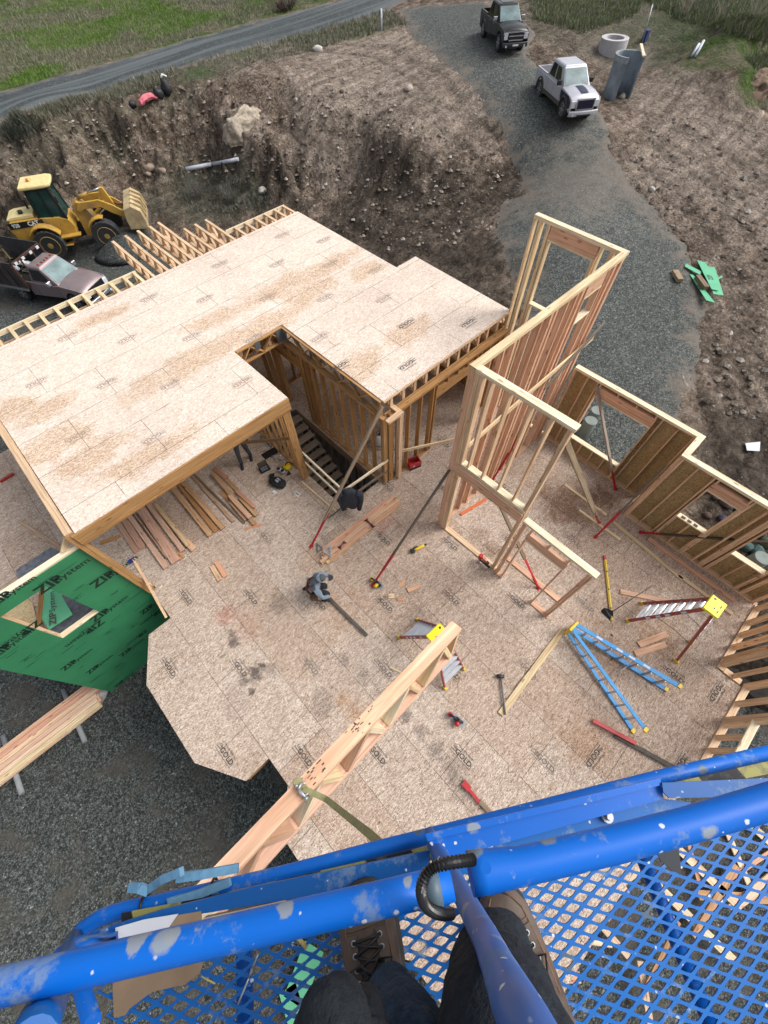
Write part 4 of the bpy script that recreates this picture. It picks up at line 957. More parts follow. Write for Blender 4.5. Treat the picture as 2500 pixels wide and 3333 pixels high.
def gtext(mb, txt, x, z, s, flip=False, bold=.01):
    R0 = Matrix(((1, 0, 0, 0), (0, 0, -1, 0), (0, 1, 0, 0), (0, 0, 0, 1)))
    M = Matrix.Translation((x, 7.024, z)) @ R0
    if flip: M = M @ Matrix.Rotation(math.pi, 4, 'Z')
    mb.add_mesh(text_mesh(txt, bold), M @ Matrix.Scale(s, 4), (1, 1, 1), 1)
def zipmark(mb, x, z, s, flip=False):
    k = -1 if flip else 1
    gtext(mb, 'ZIP', x-.52*s*k, z+.03*s*k, s*.86, flip, .035); gtext(mb, 'System', x+.62*s*k, z-.02*s*k, s*.60, flip, .012)
def gline(mb, x0, x1, z, t=.012): mb.v += [(x0, 7.0245, z-t), (x1, 7.0245, z-t), (x1, 7.0245, z+t), (x0, 7.0245, z+t)]; k = len(mb.v); mb.face((k-4, k-3, k-2, k-1), None, (1, 1, 1), 1)
gm = [(aty(195, 1880, 7.04), .42, False), (aty(365, 1865, 7.04), .42, False), (aty(348, 1900, 7.04), .001, False), (aty(350, 1985, 7.04), .36, False), (aty(282, 2055, 7.04), .36, True), (aty(30, 2100, 7.04), .34, False), (aty(70, 2060, 7.04), .34, True), (aty(245, 2150, 7.04), .30, False), (aty(320, 2165, 7.04), .28, False), (aty(425, 2110, 7.04), .28, False), (aty(400, 2215, 7.04), .24, False), (aty(450, 2070, 7.04), .24, True), (aty(495, 1970, 7.04), .3, False), (aty(500, 2000, 7.04), .28, True), (aty(30, 1930, 7.04), .34, False)]
for q, s_, fl in gm:
    if s_ > .1 and q.x < -2.2: zipmark(mb, q.x, q.z, s_, fl)
random.seed(3)
for k in range(46):
    x = random.uniform(-5.1, -2.3); z = random.uniform(-3.1, 2.6); L = random.uniform(.15, .55)
    if -4.15 < x+L and x < -3.1 and .3 < z < 2.4: continue
    if x+L > -2.0: continue
    gline(mb, x, x+L, z, random.choice((.004, .006, .009)))
    if random.random() < .4: gline(mb, x+.05, x+L*.8, z-.03, .003)
for z in (-2.03, -.81, .41, 1.63): gline(mb, -5.16, -1.96, z, .002) if z < .3 or z > 2.4 else (gline(mb, -5.16, -4.07, z, .002), gline(mb, -3.13, -1.96, z, .002))
for q in (aty(250, 1945, 7.04), aty(355, 2055, 7.04), aty(435, 2035, 7.04), aty(90, 2140, 7.04), aty(385, 2165, 7.04)): gtext(mb, 'EXP 1', q.x, q.z, .07); gline(mb, q.x-.14, q.x+.14, q.z+.05, .004); gline(mb, q.x-.14, q.x+.14, q.z-.05, .004)
for k in range(160):
    x = random.uniform(-5.1, -2.0); z = -3.15+random.randint(0, 36)*.16
    if -4.12 < x < -3.08 and .4 < z < 2.4: continue
    gline(mb, x-.006, x+.006, z, .006)
mb.build('green_sheathing', [M_GREEN, mat_plain('dark_print', (.006, .028, .016), .7, vary=.2)], gw)
M_WRAP = mat_plain('white_wrap', (.55, .58, .58), .5, vary=.1)
mb = MB(); mb.box((-5.14, 7.018, -3.33), (-2.5, 7.07, -3.255), (1, 1, 1)); mb.build('base_flashing', M_WRAP, gw)
mb = MB(); mb.box((-5.12, 7.07, -3.3), (-5.0, 11.0, -.4), (1, 1, 1)); mb.box((-5.0, 7.09, -3.3), (-2.06, 7.2, -.03), (1, 1, 1)); mb.build('foundation_stub', M_CONC, gw)
# post and boards at the wall corner
mb = MB()
for k in range(2): mb.box((-2.12+k*.085, 6.93, 0), (-2.04+k*.085, 7.026, 3.23), vary(AGED))
props(mb.build('timber_post', M_WOOD), 'brown corner post rising beside the green wall to the corner of the upper deck', 'post')
def board(a, b, w_=.14, t_=.038, tone=NEWP, label='', group=None, name='board', cat='board', roll=0, up=(0, 0, 1)):
    mb = MB(); mb.beam(a, b, w_, t_, vary(tone, .06), up=up, roll=roll); return props(mb.build(name, M_WOOD), label, cat, group)
board(at(434, 1817, 1.0), at(542, 2010, .03), .04, .09, NEWM, 'pale stud leaning across the foot of the brown post down to the deck corner')
board(at(62, 1697, .02), at(205, 1790, .03), .09, .038, (.50, .38, .28), 'broken pale board lying behind the green wall top plate')
board(aty(217, 1742, 7.3)+Vector((0, 0, 0)), aty(205, 1796, 7.12), .04, .09, NEWY, 'short yellow brace standing on the green wall top plate')
board(at(325, 1768, 1.6), at(392, 1745, 1.5), .09, .038, AGED2, 'short dark brown board nailed sideways to the brown corner post')
q0 = [at(50, 1855, .02), at(165, 1780, .02), at(205, 1800, .02), at(205, 1830, .02), at(60, 1885, .02)]
mb = MB(); mb.prism([(q.x, q.y) for q in q0], .004, .012); props(mb.build('underlay_sheet', mat_plain('grey_felt', (.16, .18, .21), .95, vary=.35, scale=9)), 'grey blue felt sheet lying on the deck behind the green wall', 'sheet')
mb = MB(); mb.beam(at(0, 1568, .05), at(45, 1541, .05), .06, .06, (.45, .03, .02)); props(mb.build('red_bar', mat_plain('red_bar_paint', (.42, .03, .02), .5)), 'red metal bar on the deck at the left edge of the photo', 'bar')
# seen through the green wall's window
def psheet(pts, zs, mats, name, label, th=.012):
    P = [at(x, y, z) for (x, y), z in zip(pts, zs)]; mb = MB(); n_ = len(P); mb.v = [tuple(p) for p in P]+[tuple(p-Vector((0, 0, th))) for p in P]
    ar = sum(P[i].x*P[(i+1) % n_].y-P[(i+1) % n_].x*P[i].y for i in range(n_)); o = list(range(n_)) if ar > 0 else list(range(n_))[::-1]
    mb.face(o); mb.face([i+n_ for i in o][::-1])
    for i in range(n_): a, c_ = o[i], o[(i+1) % n_]; mb.face((a, a+n_, c_+n_, c_))
    return mb, P, (lambda: props(mb.build(name, mats), label, 'sheet'))
mb, P, fin = psheet([(8,2002),(88,1950),(104,1960),(122,2030),(100,2040)], [.32]*5, mat_osb('yellow_board', (.50, .38, .20), (.64, .52, .32), (.36, .25, .12), (.5, .36, .2)), 'board_sheet', 'bare yellow board lying inside the green wall window'); fin()
mb, P, fin = psheet([(196,1935),(330,1985),(330,2010),(210,2080),(150,2060)], [.03]*5, bpy.data.materials['grey_felt'], 'underlay_sheet', 'grey felt sheet lying on the floor inside the green wall window'); fin()
mb, P, fin = psheet([(138,1905),(194,1928),(236,2000),(160,2050),(136,2012)], [.5, .5, .42, .36, .40], [M_LGREEN, M_INK], 'green_sheet', 'light green printed board offcut lying inside the window of the green wall')
a, b = at(172, 2035, .46), at(168, 1940, .53); d = (b-a).normalized(); sx = d.cross(Vector((0, 0, 1))).normalized(); Mx = Matrix((tuple(d)+(0,), tuple(-sx)+(0,), (0, 0, 1, 0), (0, 0, 0, 1))).transposed(); Mx.translation = a+d*.16+Vector((0, 0, .012))+sx*.02
mb.add_mesh(text_mesh('ZIP', .03), Mx @ Matrix.Scale(.22, 4), (1, 1, 1), 1); Mx.translation = a+d*.60+Vector((0, 0, .02))+sx*.02; mb.add_mesh(text_mesh('System', .012), Mx @ Matrix.Scale(.19, 4), (1, 1, 1), 1); fin()
board(at(139, 1905, 1.0), at(124, 2040, .50), .05, .09, AGED2, 'dark stud standing slanted inside the window of the green wall')
board(at(1288, 1472, .95), at(1478, 1430, .95), .038, .09, NEWY, 'pale level board nailed from the corner posts across towards the tall wall')
# sawdust, chips and splinters lying about the deck
random.seed(99); mb = MB()
for k in range(1500):
    if k % 3: x = random.uniform(-2.6, 8.6); y = random.uniform(-3.9, 6.7)
    else: q = random.choice([(3.0, 5.0), (2.9, 6.2), (4.2, 4.6), (8.3, .6), (5.3, 0), (1.2, .4)]); x = random.gauss(q[0], .5); y = random.gauss(q[1], .5)
    if (3.15 < x < 4.75 and y > 5.2) or x < -1.9 or (x < 3.3 and y > 6.8): continue
    L = random.choice((.012, .02, .03, .05, .09)); a = random.random()*6.28; w_ = random.uniform(.004, .010); c, s_ = math.cos(a)*L, math.sin(a)*L; nx_, ny_ = -math.sin(a)*w_, math.cos(a)*w_; b = len(mb.v)
    mb.v += [(x-c, y-s_, .004), (x+c, y+s_, .006), (x+c+nx_, y+s_+ny_, .009), (x-c+nx_, y-s_+ny_, .007)]; mb.face((b, b+1, b+2, b+3), None, random.choice([(.70,.58,.42), (.62,.45,.30), (.50,.34,.2), (.16,.12,.10), (.75,.68,.55)]))
props(mb.build('wood_chips', M_LEAF), kind='stuff')

# ------------------------------------------------------------------ loose lumber on the deck
random.seed(11)
def cz(x, y): return (250+x/2.552, 1500+y/2.552)
PINKD = (.50, .32, .25); PINKL = (.58, .40, .32); BRN = (.44, .28, .16)
def brd(a, b, w_, t_, z, tone, label, group, cat='board', dz=0.0):
    p = at(*a, z+t_); q = at(*b, z+t_); p.z = z+t_/2; q.z = z+t_/2+dz
    mb = MB(); mb.beam(p, q, w_, t_, vary(tone, .08)); return props(mb.build('lumber_board', M_WOOD), label, cat, group)
GA = 'pink boards fanned out from under the upper floor'
for (a, b, w_, t_, z, tn, lb) in (
    (cz(330,500), cz(500,755), .14, .038, 0, PINKD, 'leftmost and shortest looking of the pink boards fanned out under the beam'),
    (cz(385,470), cz(548,722), .18, .038, 0, PINKD, 'pink board lying flat just right of the leftmost one'),
    (cz(415,425), cz(742,885), .14, .038, .04, PINKL, 'longest pink board, its end reaching furthest out over the deck'),
    (cz(470,430), cz(745,800), .04, .09, 0, (.40,.28,.24), 'board standing on its narrow edge in the gap of the pink boards'),
    (cz(520,380), cz(822,835), .24, .038, .04, PINKD, 'wide pink board with a grey smear in the middle of the pile'),
    (cz(590,350), cz(880,745), .14, .038, .04, PINKL, 'pink board right of the wide one'),
    (cz(650,355), cz(925,700), .12, .038, .08, (.58,.44,.28), 'yellowish board on top at the right of the pink pile'),
    (cz(900,660), cz(975,735), .17, .038, .03, (.62,.42,.29), 'short end of a board peeping out below the yellowish one'),
    (cz(830,760), cz(875,810), .16, .038, 0, BRN, 'orange board end under the wide pink board')):
    brd(a, b, w_, t_, z, tn, lb, GA)
GB = 'brown boards side by side under the beam'
for (a, b, w_, t_, z, tn, lb) in ((cz(775,200), cz(1110,615), .14, .038, .04, BRN, 'left one of three brown boards side by side, with two dark knots'),
    (cz(840,180), cz(1160,585), .14, .038, 0, (.36,.20,.09), 'middle one of the three brown boards'), (cz(885,180), cz(1215,560), .14, .038, .04, BRN, 'right one of the three brown boards, the lightest')):
    brd(a, b, w_, t_, z, tn, lb, GB)
GC = 'narrow dark strips on the floor'
brd(cz(950,110), cz(1300,505), .09, .038, 0, (.36,.25,.17), 'weathered narrow plank right of the three brown boards', GC)
brd(cz(965,105), cz(1390,515), .05, .05, 0, (.16,.12,.10), 'thin dark pole beside the weathered narrow plank', GC)
GD = 'untidy pile of short boards under the upper floor'
for (a, b, w_, t_, z, tn, lb) in ((cz(1140,60), cz(1240,145), .14, .038, .0, (.42,.22,.14), 'reddish short board at the back of the untidy pile'),
    (cz(1125,95), cz(1300,300), .12, .038, .08, BRN, 'orange board leading the untidy pile, its far end widest'),
    (cz(1240,150), cz(1330,240), .13, .038, .0, BRN, 'brown block between the far boards of the untidy pile'),
    (cz(1205,245), cz(1260,325), .14, .038, .0, (.44,.27,.15), 'short block at the left side of the untidy pile'),
    (cz(1265,280), cz(1440,470), .13, .038, .12, (.58,.38,.27), 'pink board lying highest in the untidy pile'),
    (cz(1275,340), cz(1405,490), .09, .038, .04, (.46,.29,.19), 'narrow board at the left edge of the untidy pile'),
    (cz(1325,245), cz(1480,385), .10, .038, .08, (.46,.25,.18), 'reddish board splayed to the right of the untidy pile'),
    (cz(1355,300), cz(1495,450), .13, .038, .04, (.46,.32,.18), 'brown board under the splayed reddish one'),
    (cz(1435,470), cz(1480,525), .12, .038, .04, BRN, 'small orange offcut at the near tip of the untidy pile')):
    brd(a, b, w_, t_, z, tn, lb, GD)
brd(cz(1395,562), cz(1530,528), .07, .02, 0, (.55,.27,.16), 'split orange splinter board in front of the untidy pile', None)
brd(cz(1120,870), cz(1188,990), .12, .038, 0, (.66,.46,.31), 'left of two short pale offcuts lying together on open deck', 'two short offcuts')
brd(cz(1155,835), cz(1235,960), .12, .038, 0, (.66,.38,.26), 'right of two short offcuts lying together, pinker with nail holes', 'two short offcuts')
# strapped bundle of studs near the crouching worker
def c1(x, y): return (700+x/2.37, 1250+y/2.37)
A0 = at(*c1(860,1300), 0); A1 = at(*c1(1420,870), 0); dr = (A1-A0).normalized(); nn = Vector((-dr.y, dr.x, 0)); random.seed(4)
A0 = at(*c1(850,1345), 0); A1 = at(*c1(1400,900), 0); dr = (A1-A0).normalized(); nn = Vector((-dr.y, dr.x, 0))
names = ['outermost lower', 'second lower', 'third lower', 'fourth lower']
tn = [(.66,.42,.30),(.68,.52,.30),(.62,.38,.27),(.66,.46,.32)]
for lay in range(3):
    for k in range(4):
        if lay == 2 and k == 3: continue
        s0 = random.uniform(-.06, .08)+(.10 if k == 1 else 0); off = -.16+k*.098+(.015 if lay == 2 else 0)
        a = A0+nn*(off)-dr*(s0); b = A1+nn*off+dr*random.uniform(-.05, .06); z = .02+lay*.04
        mb = MB(); mb.beam((a.x, a.y, z), (b.x, b.y, z), .089, .037, vary(tn[(k+lay) % 4], .08))
        props(mb.build('lumber_board', M_WOOD), '%s board of the %s layer in the strapped bundle beside the worker' % (('first', 'second', 'third', 'fourth')[k], ('bottom', 'middle', 'top')[lay]), 'board', 'boards of the strapped bundle')
mb = MB(); a = A0+nn*.22+dr*.1; b = A1+nn*.20-dr*.2; mb.beam((a.x, a.y, .02), (b.x, b.y, .02), .09, .038, (.66,.38,.28)); props(mb.build('lumber_board', M_WOOD), 'pink board lying slightly askew along the far side of the strapped bundle', 'board', 'boards of the strapped bundle')
M_RED = mat_plain('red_paint', (.45, .02, .025), .4, vary=.15); M_DRED = mat_plain('dark_red_plastic', (.10, .012, .018), .45); M_BLK = mat_plain('black_plastic', (.012, .012, .013), .45, vary=.2); M_YEL = mat_plain('yellow_plastic', (.72, .50, .015), .4, vary=.1)
M_GRYM = mat_plain('grey_metal', (.30, .32, .34), .35, .7, vary=.1); M_ALU = mat_plain('aluminium', (.46, .48, .52), .38, .6, vary=.15, scale=3); M_WHT = mat_plain('white_plastic', (.70, .71, .72), .5)
def clamp(a, b, label):
    t = thing('bar_clamp', label, 'clamp', (a+b)/2); d = (b-a).normalized()
    mb = MB(); mb.tube([a, a+d*.03, (a+b)/2, b-d*.03, b], [.03, .034, .016, .034, .03], 8); mb.build('handle', M_DRED, t)
    mb = MB(); s_ = Vector((-d.y, d.x, 0)); mb.beam(a-s_*.06+Vector((0, 0, -.02)), a+s_*.06+Vector((0, 0, -.02)), .03, .02); mb.beam(b-s_*.05+Vector((0, 0, -.02)), b+s_*.05+Vector((0, 0, -.02)), .03, .02); mb.build('jaw', M_BLK, t)
clamp(at(*c1(1165,1045), .15), at(*c1(1222,1100), .15), 'dark red handled clamp lying on the middle of the strapped bundle')
clamp(at(*c1(960,1262), .15), at(*c1(1000,1218), .15), 'dark red handled clamp nearest the worker on the strapped bundle')
def tri_square(pts, z, label, col):
    t = thing('speed_square', label, 'square', at(*pts[0], z)); w3 = [at(*p, z) for p in pts]
    c = (w3[0]+w3[1]+w3[2])/3; mb = MB()
    for i in range(3):
        a, b = w3[i], w3[(i+1) % 3]; ai = a+(c-a)*.42; bi = b+(c-b)*.42; k = len(mb.v)
        mb.v += [(p.x, p.y, p.z+dz) for dz in (0, .006) for p in (a, b, bi, ai)]
        for f in ((0, 1, 2, 3), (7, 6, 5, 4), (0, 4, 5, 1), (1, 5, 6, 2), (2, 6, 7, 3), (3, 7, 4, 0)): mb.face([k+q for q in f])
    mb.build('blade', col, t); mb = MB(); mb.beam(w3[0], w3[1], .012, .03); mb.build('fence', col, t)
tri_square([c1(785,1225), c1(785,1302), c1(838,1270)], .02, 'dark grey triangle square on the deck beside the bundle end', mat_plain('grey_cast', (.12, .15, .16), .5, .3))
tri_square([c1(893,1235), c1(893,1335), c1(828,1290)], .16, 'light grey triangle square lying on the end of the strapped bundle', mat_plain('pale_cast', (.38, .42, .46), .4, .4))

# ------------------------------------------------------------------ wall braces
M_BWOOD = M_WOOD
def brace(top, base, label, tone=GREYW, fr=.74, wd=.14, red_from=.72, light=False):
    top = Vector(top); base = Vector(base); d = base-top; L = d.length; u = d/L
    t = thing('wall_brace', label, 'wall brace', base, group='adjustable wall braces')
    mb = MB(); mb.beam(top, top+d*fr, .038, wd, vary(tone, .1), up=(1, 0, .001) if abs(u.x) < .7 else (0, 1, .001)); mb.build('brace_board', M_WOOD, t)
    sd_ = u.cross(Vector((0, 0, 1))).normalized()
    mb = MB()
    for s_ in (-1, 1): mb.beam(top+d*red_from+sd_*.022*s_, top+d*.86+sd_*.016*s_, .006, .035, (1, 1, 1), up=sd_)
    mb.beam(top+d*(red_from+.01), top+d*.86, .036, .01); mb.build('steel_channel', M_RED, t)
    mb = MB(); mb.tube([top+d*.85, top+d*.985], .012, 8); n_ = 5
    for k in range(n_): p = top+d*(.86+.12*k/n_); mb.beam(p, p+d*.018, .05, .045)
    mb.build('turnbuckle', M_RED, t)
    mb = MB(); mb.box(base+Vector((-.06, -.045, 0)), base+Vector((.06, .045, .012)), (1, 1, 1)); mb.beam(base, base-d*.02+Vector((0, 0, .02)), .05, .06); mb.build('foot_plate', M_RED, t); return t
brace((4.72, 5.13, 3.22), at(1012, 1780), 'long grey brace from the corner of the upper deck down past the jacket', (.34, .29, .23), .78, .11, .72)
brace((4.80, 3.02, 2.70), at(1213, 1905), 'dark brace from the tall wall corner down to the yellow circular saw', (.14, .13, .115), .70, .1, .68)
brace((5.02, 1.10, 5.15), at(1950, 1703), 'brace from the tall wall end stud over to the far deck by the loose strips', (.30, .25, .18), .80, .12, .78)
brace(atx(2168, 1515, 8.84), at(1938, 1748), 'dark grey brace along the jog of the sheathed wall with bright red foot', (.13, .13, .13), .62, .09, .60)
brace(atx(1942, 1256, 9.62), at(2003, 1592), 'pale grey weathered brace standing before the large window', (.34, .31, .29), .80, .10, .80)
brace((5.0, 1.98, 2.86), at(1753, 1915), 'brace passing under the ledge beam behind the low partition', (.24, .20, .15), .66, .09, .64)
brace(Vector((8.3, 2.95, 2.3)), at(1605, 1560), 'red footed brace against the back of the tall stud wall', (.20, .16, .12), .42, .09, .40)
b6 = at(2085, 1733); e6 = dp(2560, 1770, 9.2)
brace(e6, b6, 'long dark brace crossing the two small windows out of the photo', (.10, .09, .075), .84, .07, .80)
# orange and dark bar under the tall wall
mb = MB(); a = at(1582, 1625, .03); b = at(1500, 1674, .03); mb.beam(a, b, .09, .03); props(mb.build('pry_bar', mat_plain('orange_paint', (.60, .14, .04), .5)), 'orange pry bar with dark hooked end on the deck inside the tall wall', 'pry bar')
brd((1535, 1655), (1552, 1640), .09, .038, 0, NEWP, 'small pink offcut touching the orange pry bar', None)
# braces lying down
def pole(pts, r, mat, name, label, cat, n=8, group=None):
    mb = MB(); mb.tube(pts, r, n); return props(mb.build(name, mat), label, cat, group)
M_POLE = mat_plain('dark_pole_wood', (.085, .075, .06), .8, vary=.3, scale=8)
t = thing('lying_brace', 'dark brace lying on the deck in front of the crouching worker', 'wall brace', at(1195, 2070))
mb = MB(); mb.beam(at(1075, 1950, .05), at(1195, 2068, .05), .07, .05); mb.build('pole', M_POLE, t); mb = MB(); mb.beam(at(1052, 1925, .05), at(1078, 1953, .05), .06, .03); mb.build('steel_channel', mat_plain('rusty_steel', (.10, .05, .035), .7), t)
t = thing('lying_brace', 'brace lying on the deck with a bright red end near the blue ladder feet', 'wall brace', at(1935, 2348))
mb = MB(); mb.beam(at(1930, 2345, .07), at(2070, 2420, .09), .08, .05); mb.build('steel_channel', M_RED, t)
mb = MB(); mb.beam(at(2000, 2392, .04), at(2260, 2535, .06), .09, .05); mb.build('pole', M_POLE, t)
t = thing('lying_brace', 'brace with a short red end lying half under the blue platform rail', 'wall brace', at(1512, 2548))
mb = MB(); mb.beam(at(1508, 2545, .06), at(1528, 2570, .06), .12, .05); mb.beam(at(1524, 2566, .06), at(1562, 2612, .06), .06, .03); mb.build('steel_channel', M_RED, t)
mb = MB(); mb.beam(at(1562, 2608, .05), at(1650, 2700, .05), .09, .06, (.26, .21, .15)); mb.build('pole', M_WOOD, t)
# loose strips by the right wall
GE = 'loose strips lying along the outer wall'
def c4(x, y): return (1800+x/2.37, 1100+y/2.37)
brd(c4(95,1130), c4(415,1365), .07, .038, 0, NEWY, 'far loose strip beside the wet stain', GE)
brd(c4(205,1325), c4(520,1555), .07, .038, 0, NEWY, 'loose strip whose far end lies at the red brace foot', GE)
brd(c4(470,1420), c4(1000,1860), .09, .038, 0, (.62,.50,.33), 'long pale strip running beside the outer wall', GE)
brd((2210, 1872), (2385, 1998), .09, .038, 0, (.62,.50,.33), 'continuation of the long pale strip towards the red ladder', GE)
brd(c4(740,1545), c4(1400,2020), .12, .06, 0, (.60,.38,.28), 'pink plank lying tight against the foot of the outer wall', GE)
brd((2020, 1925), (2220, 1965), .12, .038, 0, NEWP, 'pink plank under the far rail of the red ladder', None)
brd((1630, 2325), (1832, 2052), .14, .038, 0, (.66,.55,.36), 'long pale plank between the sledgehammer and the blue ladder', None)
brd((2080, 2098), (2172, 2062), .14, .038, 0, NEWP, 'upper of two pink offcuts between the ladders', 'two pink offcuts between the ladders')
brd((2068, 2128), (2168, 2096), .14, .038, 0, NEWP, 'lower of two pink offcuts between the ladders', 'two pink offcuts between the ladders')
def c5(x, y): return (950+x/3.687, 1700+y/3.687)
brd(c5(1390,815), c5(1530,755), .13, .038, 0, NEWP, 'pink offcut block beyond the small blocks on open deck', 'blocks by the yellow saw')
brd(c5(1160,885), c5(1230,880), .12, .038, 0, (.66,.52,.36), 'square yellow block beside the yellow saw stamp', 'blocks by the yellow saw')
brd(c5(1265,920), c5(1335,918), .09, .038, 0, (.66,.36,.24), 'tiny block pink at one end and white at the other', 'blocks by the yellow saw')
brd(c5(1300,770), c5(1350,700), .09, .004, 0, (.60,.34,.2), 'thin orange shaving lying left of the pink offcut block', None)
brd((1268, 2170), (1340, 2205), .04, .02, 0, NEWY, 'narrow pale sliver left of the hanging truss', None)
brd((1930, 2588), (1952, 2560), .16, .03, 0, NEWY, 'pale offcut corner just above the blue platform rail', None)

# ------------------------------------------------------------------ tools
def saw(px, py, ang, label, mc, scale=1.0):
    t = thing('circular_saw', label, 'circular saw', at(px, py), rz=ang, scale=scale)
    mb = MB(); mb.box((-.16, -.07, 0), (.16, .07, .006)); mb.build('base_plate', M_GRYM, t, local=True)
    mb = MB(); mb.prism([(math.cos(a)*.095, math.sin(a)*.095) for a in np.linspace(0, math.pi, 12)], -.02, .02, M=Matrix.Translation((-.03, 0, .05)) @ Matrix.Rotation(R_(90), 4, 'X')); mb.build('blade_guard', M_BLK, t, local=True, bevel=.004)
    mb = MB(); mb.cyl((-.03, .022, .085), (-.03, .12, .085), .042, 14); mb.build('motor', mc, t, local=True)
    mb = MB(); mb.tube([(.0, .02, .13), (.06, .02, .17), (.13, .02, .16), (.16, .02, .11)], [.02, .019, .02, .024], 8); mb.build('handle', M_BLK, t, local=True)
    mb = MB(); mb.box((.11, -.03, .04), (.20, .05, .10)); mb.build('battery', mc, t, local=True, bevel=.008)
    mb = MB(); mb.cyl((-.03, -.024, .05), (-.03, -.027, .05), .09, 24); mb.build('blade', M_GRYM, t, local=True); return t
saw(1228, 1900, R_(95), 'yellow and black cordless circular saw beside the red brace foot', M_YEL, 1.15)
saw(1488, 2342, R_(100), 'black and red cordless circular saw on the deck below the red ladder', M_RED, 1.15)
t = thing('reciprocating_saw', 'yellow reciprocating saw lying on its side on open deck', 'saw', at(1365, 1785), rz=math.atan2(*(at(1395, 1770)-at(1345, 1795)).yx), scale=1.1)
mb = MB(); mb.tube([(-.16, 0, .04), (-.05, 0, .04), (.06, 0, .04), (.14, 0, .04)], [.035, .035, .04, .03], 10); mb.build('body', M_YEL, t, local=True)
mb = MB(); mb.tube([(.12, 0, .04), (.2, 0, .04)], [.032, .022], 10); mb.build('nose', M_BLK, t, local=True); mb = MB(); mb.box((-.24, -.05, .0), (-.14, .06, .08)); mb.build('battery', M_BLK, t, local=True, bevel=.01)
mb = MB(); mb.box((.2, -.008, .038), (.34, .008, .041)); mb.build('blade', M_GRYM, t, local=True)
mb = MB(); mb.tube([(-.17, .02, .04), (-.12, .07, .04), (-.02, .05, .04)], [.02, .018, .016], 8); mb.build('handle', M_BLK, t, local=True)
# nail gun on the wall plate
gun = thing('nail_gun', 'red and black nail gun standing on the doorway plate of the low partition', 'nail gun', at(1560, 1822, .04), rz=R_(-92), scale=1.25)
mb = MB(); mb.tube([(0, 0, .03), (0, 0, .12), (0, 0, .24)], [.02, .045, .045], 12); mb.build('body', M_RED, gun, local=True)
mb = MB(); mb.beam((0.02, 0, .17), (.17, 0, .15), .035, .04); mb.build('handle', M_RED, gun, local=True, bevel=.008)
mb = MB(); mb.beam((-.02, 0, .02), (.28, 0, .06), .03, .045); mb.build('magazine', M_BLK, gun, local=True)
mb = MB(); mb.box((.15, -.04, .08), (.22, .04, .17)); mb.build('battery', M_BLK, gun, local=True, bevel=.008)
# level
t = thing('spirit_level', 'long yellow spirit level with a red end lying on the deck', 'level', at(1968, 1815))
a, b = at(1970, 1822, .03), at(1992, 2020, .03)
mb = MB(); mb.beam(a, b, .06, .025); mb.beam(a, b, .018, .06, (1, 1, 1)); mb.build('beam', M_YEL, t)
mb = MB(); mb.beam(at(1967, 1808, .03), a, .06, .04); mb.build('end_cap', M_RED, t)
mb = MB()
for f in (.2, .5, .8): p = a+(b-a)*f; mb.beam(p+Vector((0, 0, .016)), p+(b-a)*.02+Vector((0, 0, .016)), .03, .034)
mb.build('vial', M_BLK, t)
# broom
t = thing('broom', 'black headed push broom with a thin brown handle leaning over the level', 'broom', at(1975, 2000))
mb = MB(); mb.tube([at(1992, 1992, .12), at(2120, 1908, .55)], .011, 8); mb.build('handle', M_POLE, t)
h = [at(1957, 1993, .0), at(1968, 1986, .10), at(1996, 1996, .12), at(1996, 2018, .0), at(1988, 2022, 0)]
mb = MB(); mb.loft([[h[0], h[1], h[2], h[3], h[4]], [p+Vector((.03, .04, .04)) for p in h]], sm=False); mb.build('brush_head', M_BLK, t)
# sledgehammer
t = thing('sledgehammer', 'grey sledgehammer lying left of the long pale plank', 'sledgehammer', at(1630, 2200))
mb = MB(); mb.cyl(at(1618, 2200, .05), at(1641, 2202, .05), .045, 12); mb.build('head', mat_plain('dark_iron', (.05, .055, .06), .5, .4), t)
mb = MB(); mb.tube([at(1630, 2202, .04), at(1645, 2327, .06)], [.018, .022], 8); mb.build('handle', mat_plain('grey_handle', (.13, .14, .145), .6), t)
mb = MB(); q = at(1992, 2067, .01); mb.box(q-Vector((.02, .03, .01)), q+Vector((.02, .03, .005))); props(mb.build('plastic_clip', M_BLK), 'small black clip lying alone below the broom', 'clip')
t = thing('hammer', 'small hammer lying on the deck beside the printed mark near the outer wall foot', 'hammer', at(2330, 1900)); 
mb = MB(); mb.tube([at(2325, 1912, .02), at(2365, 1930, .02)], .012, 6); mb.build('handle', M_GRYM, t); mb = MB(); mb.beam(at(2318, 1905, .03), at(2328, 1918, .03), .03, .03); mb.build('head', M_GRYM, t)
# red tool bag, tank
t = thing('tool_bag', 'open red fabric tool bag standing by the corner posts', 'tool bag', at(1345, 1515), rz=R_(-18))
mb = MB(); o_ = [(-.19, -.13), (.19, -.13), (.19, .13), (-.19, .13)]; i_ = [(x*.88, y*.82) for x, y in o_]
mb.loft([[Vector((x*.95, y*.95, 0)) for x, y in o_], [Vector((x*1.04, y*1.08, .15)) for x, y in o_], [Vector((x, y, .27)) for x, y in o_], [Vector((x, y, .265)) for x, y in i_], [Vector((x, y, .05)) for x, y in i_]], sm=False); mb.build('bag_body', M_RED, t, local=True, bevel=.012)
mb = MB(); mb.tube([(-.1, 0, .26), (-.09, 0, .33), (.09, 0, .33), (.1, 0, .26)], .012, 6); mb.build('handle', M_BLK, t, local=True)
mb = MB(); mb.box((-.20, -.145, .0), (.20, -.12, .06)); mb.box((.185, -.13, 0), (.205, .13, .24)); mb.build('trim', M_BLK, t, local=True)
mb = MB(); mb.add_mesh(text_mesh('M', .03), Matrix.Translation((-.05, -.142, .16)) @ Matrix.Rotation(R_(90), 4, 'X') @ Matrix.Scale(.09, 4)); mb.build('white_mark', M_WHT, t, local=True)
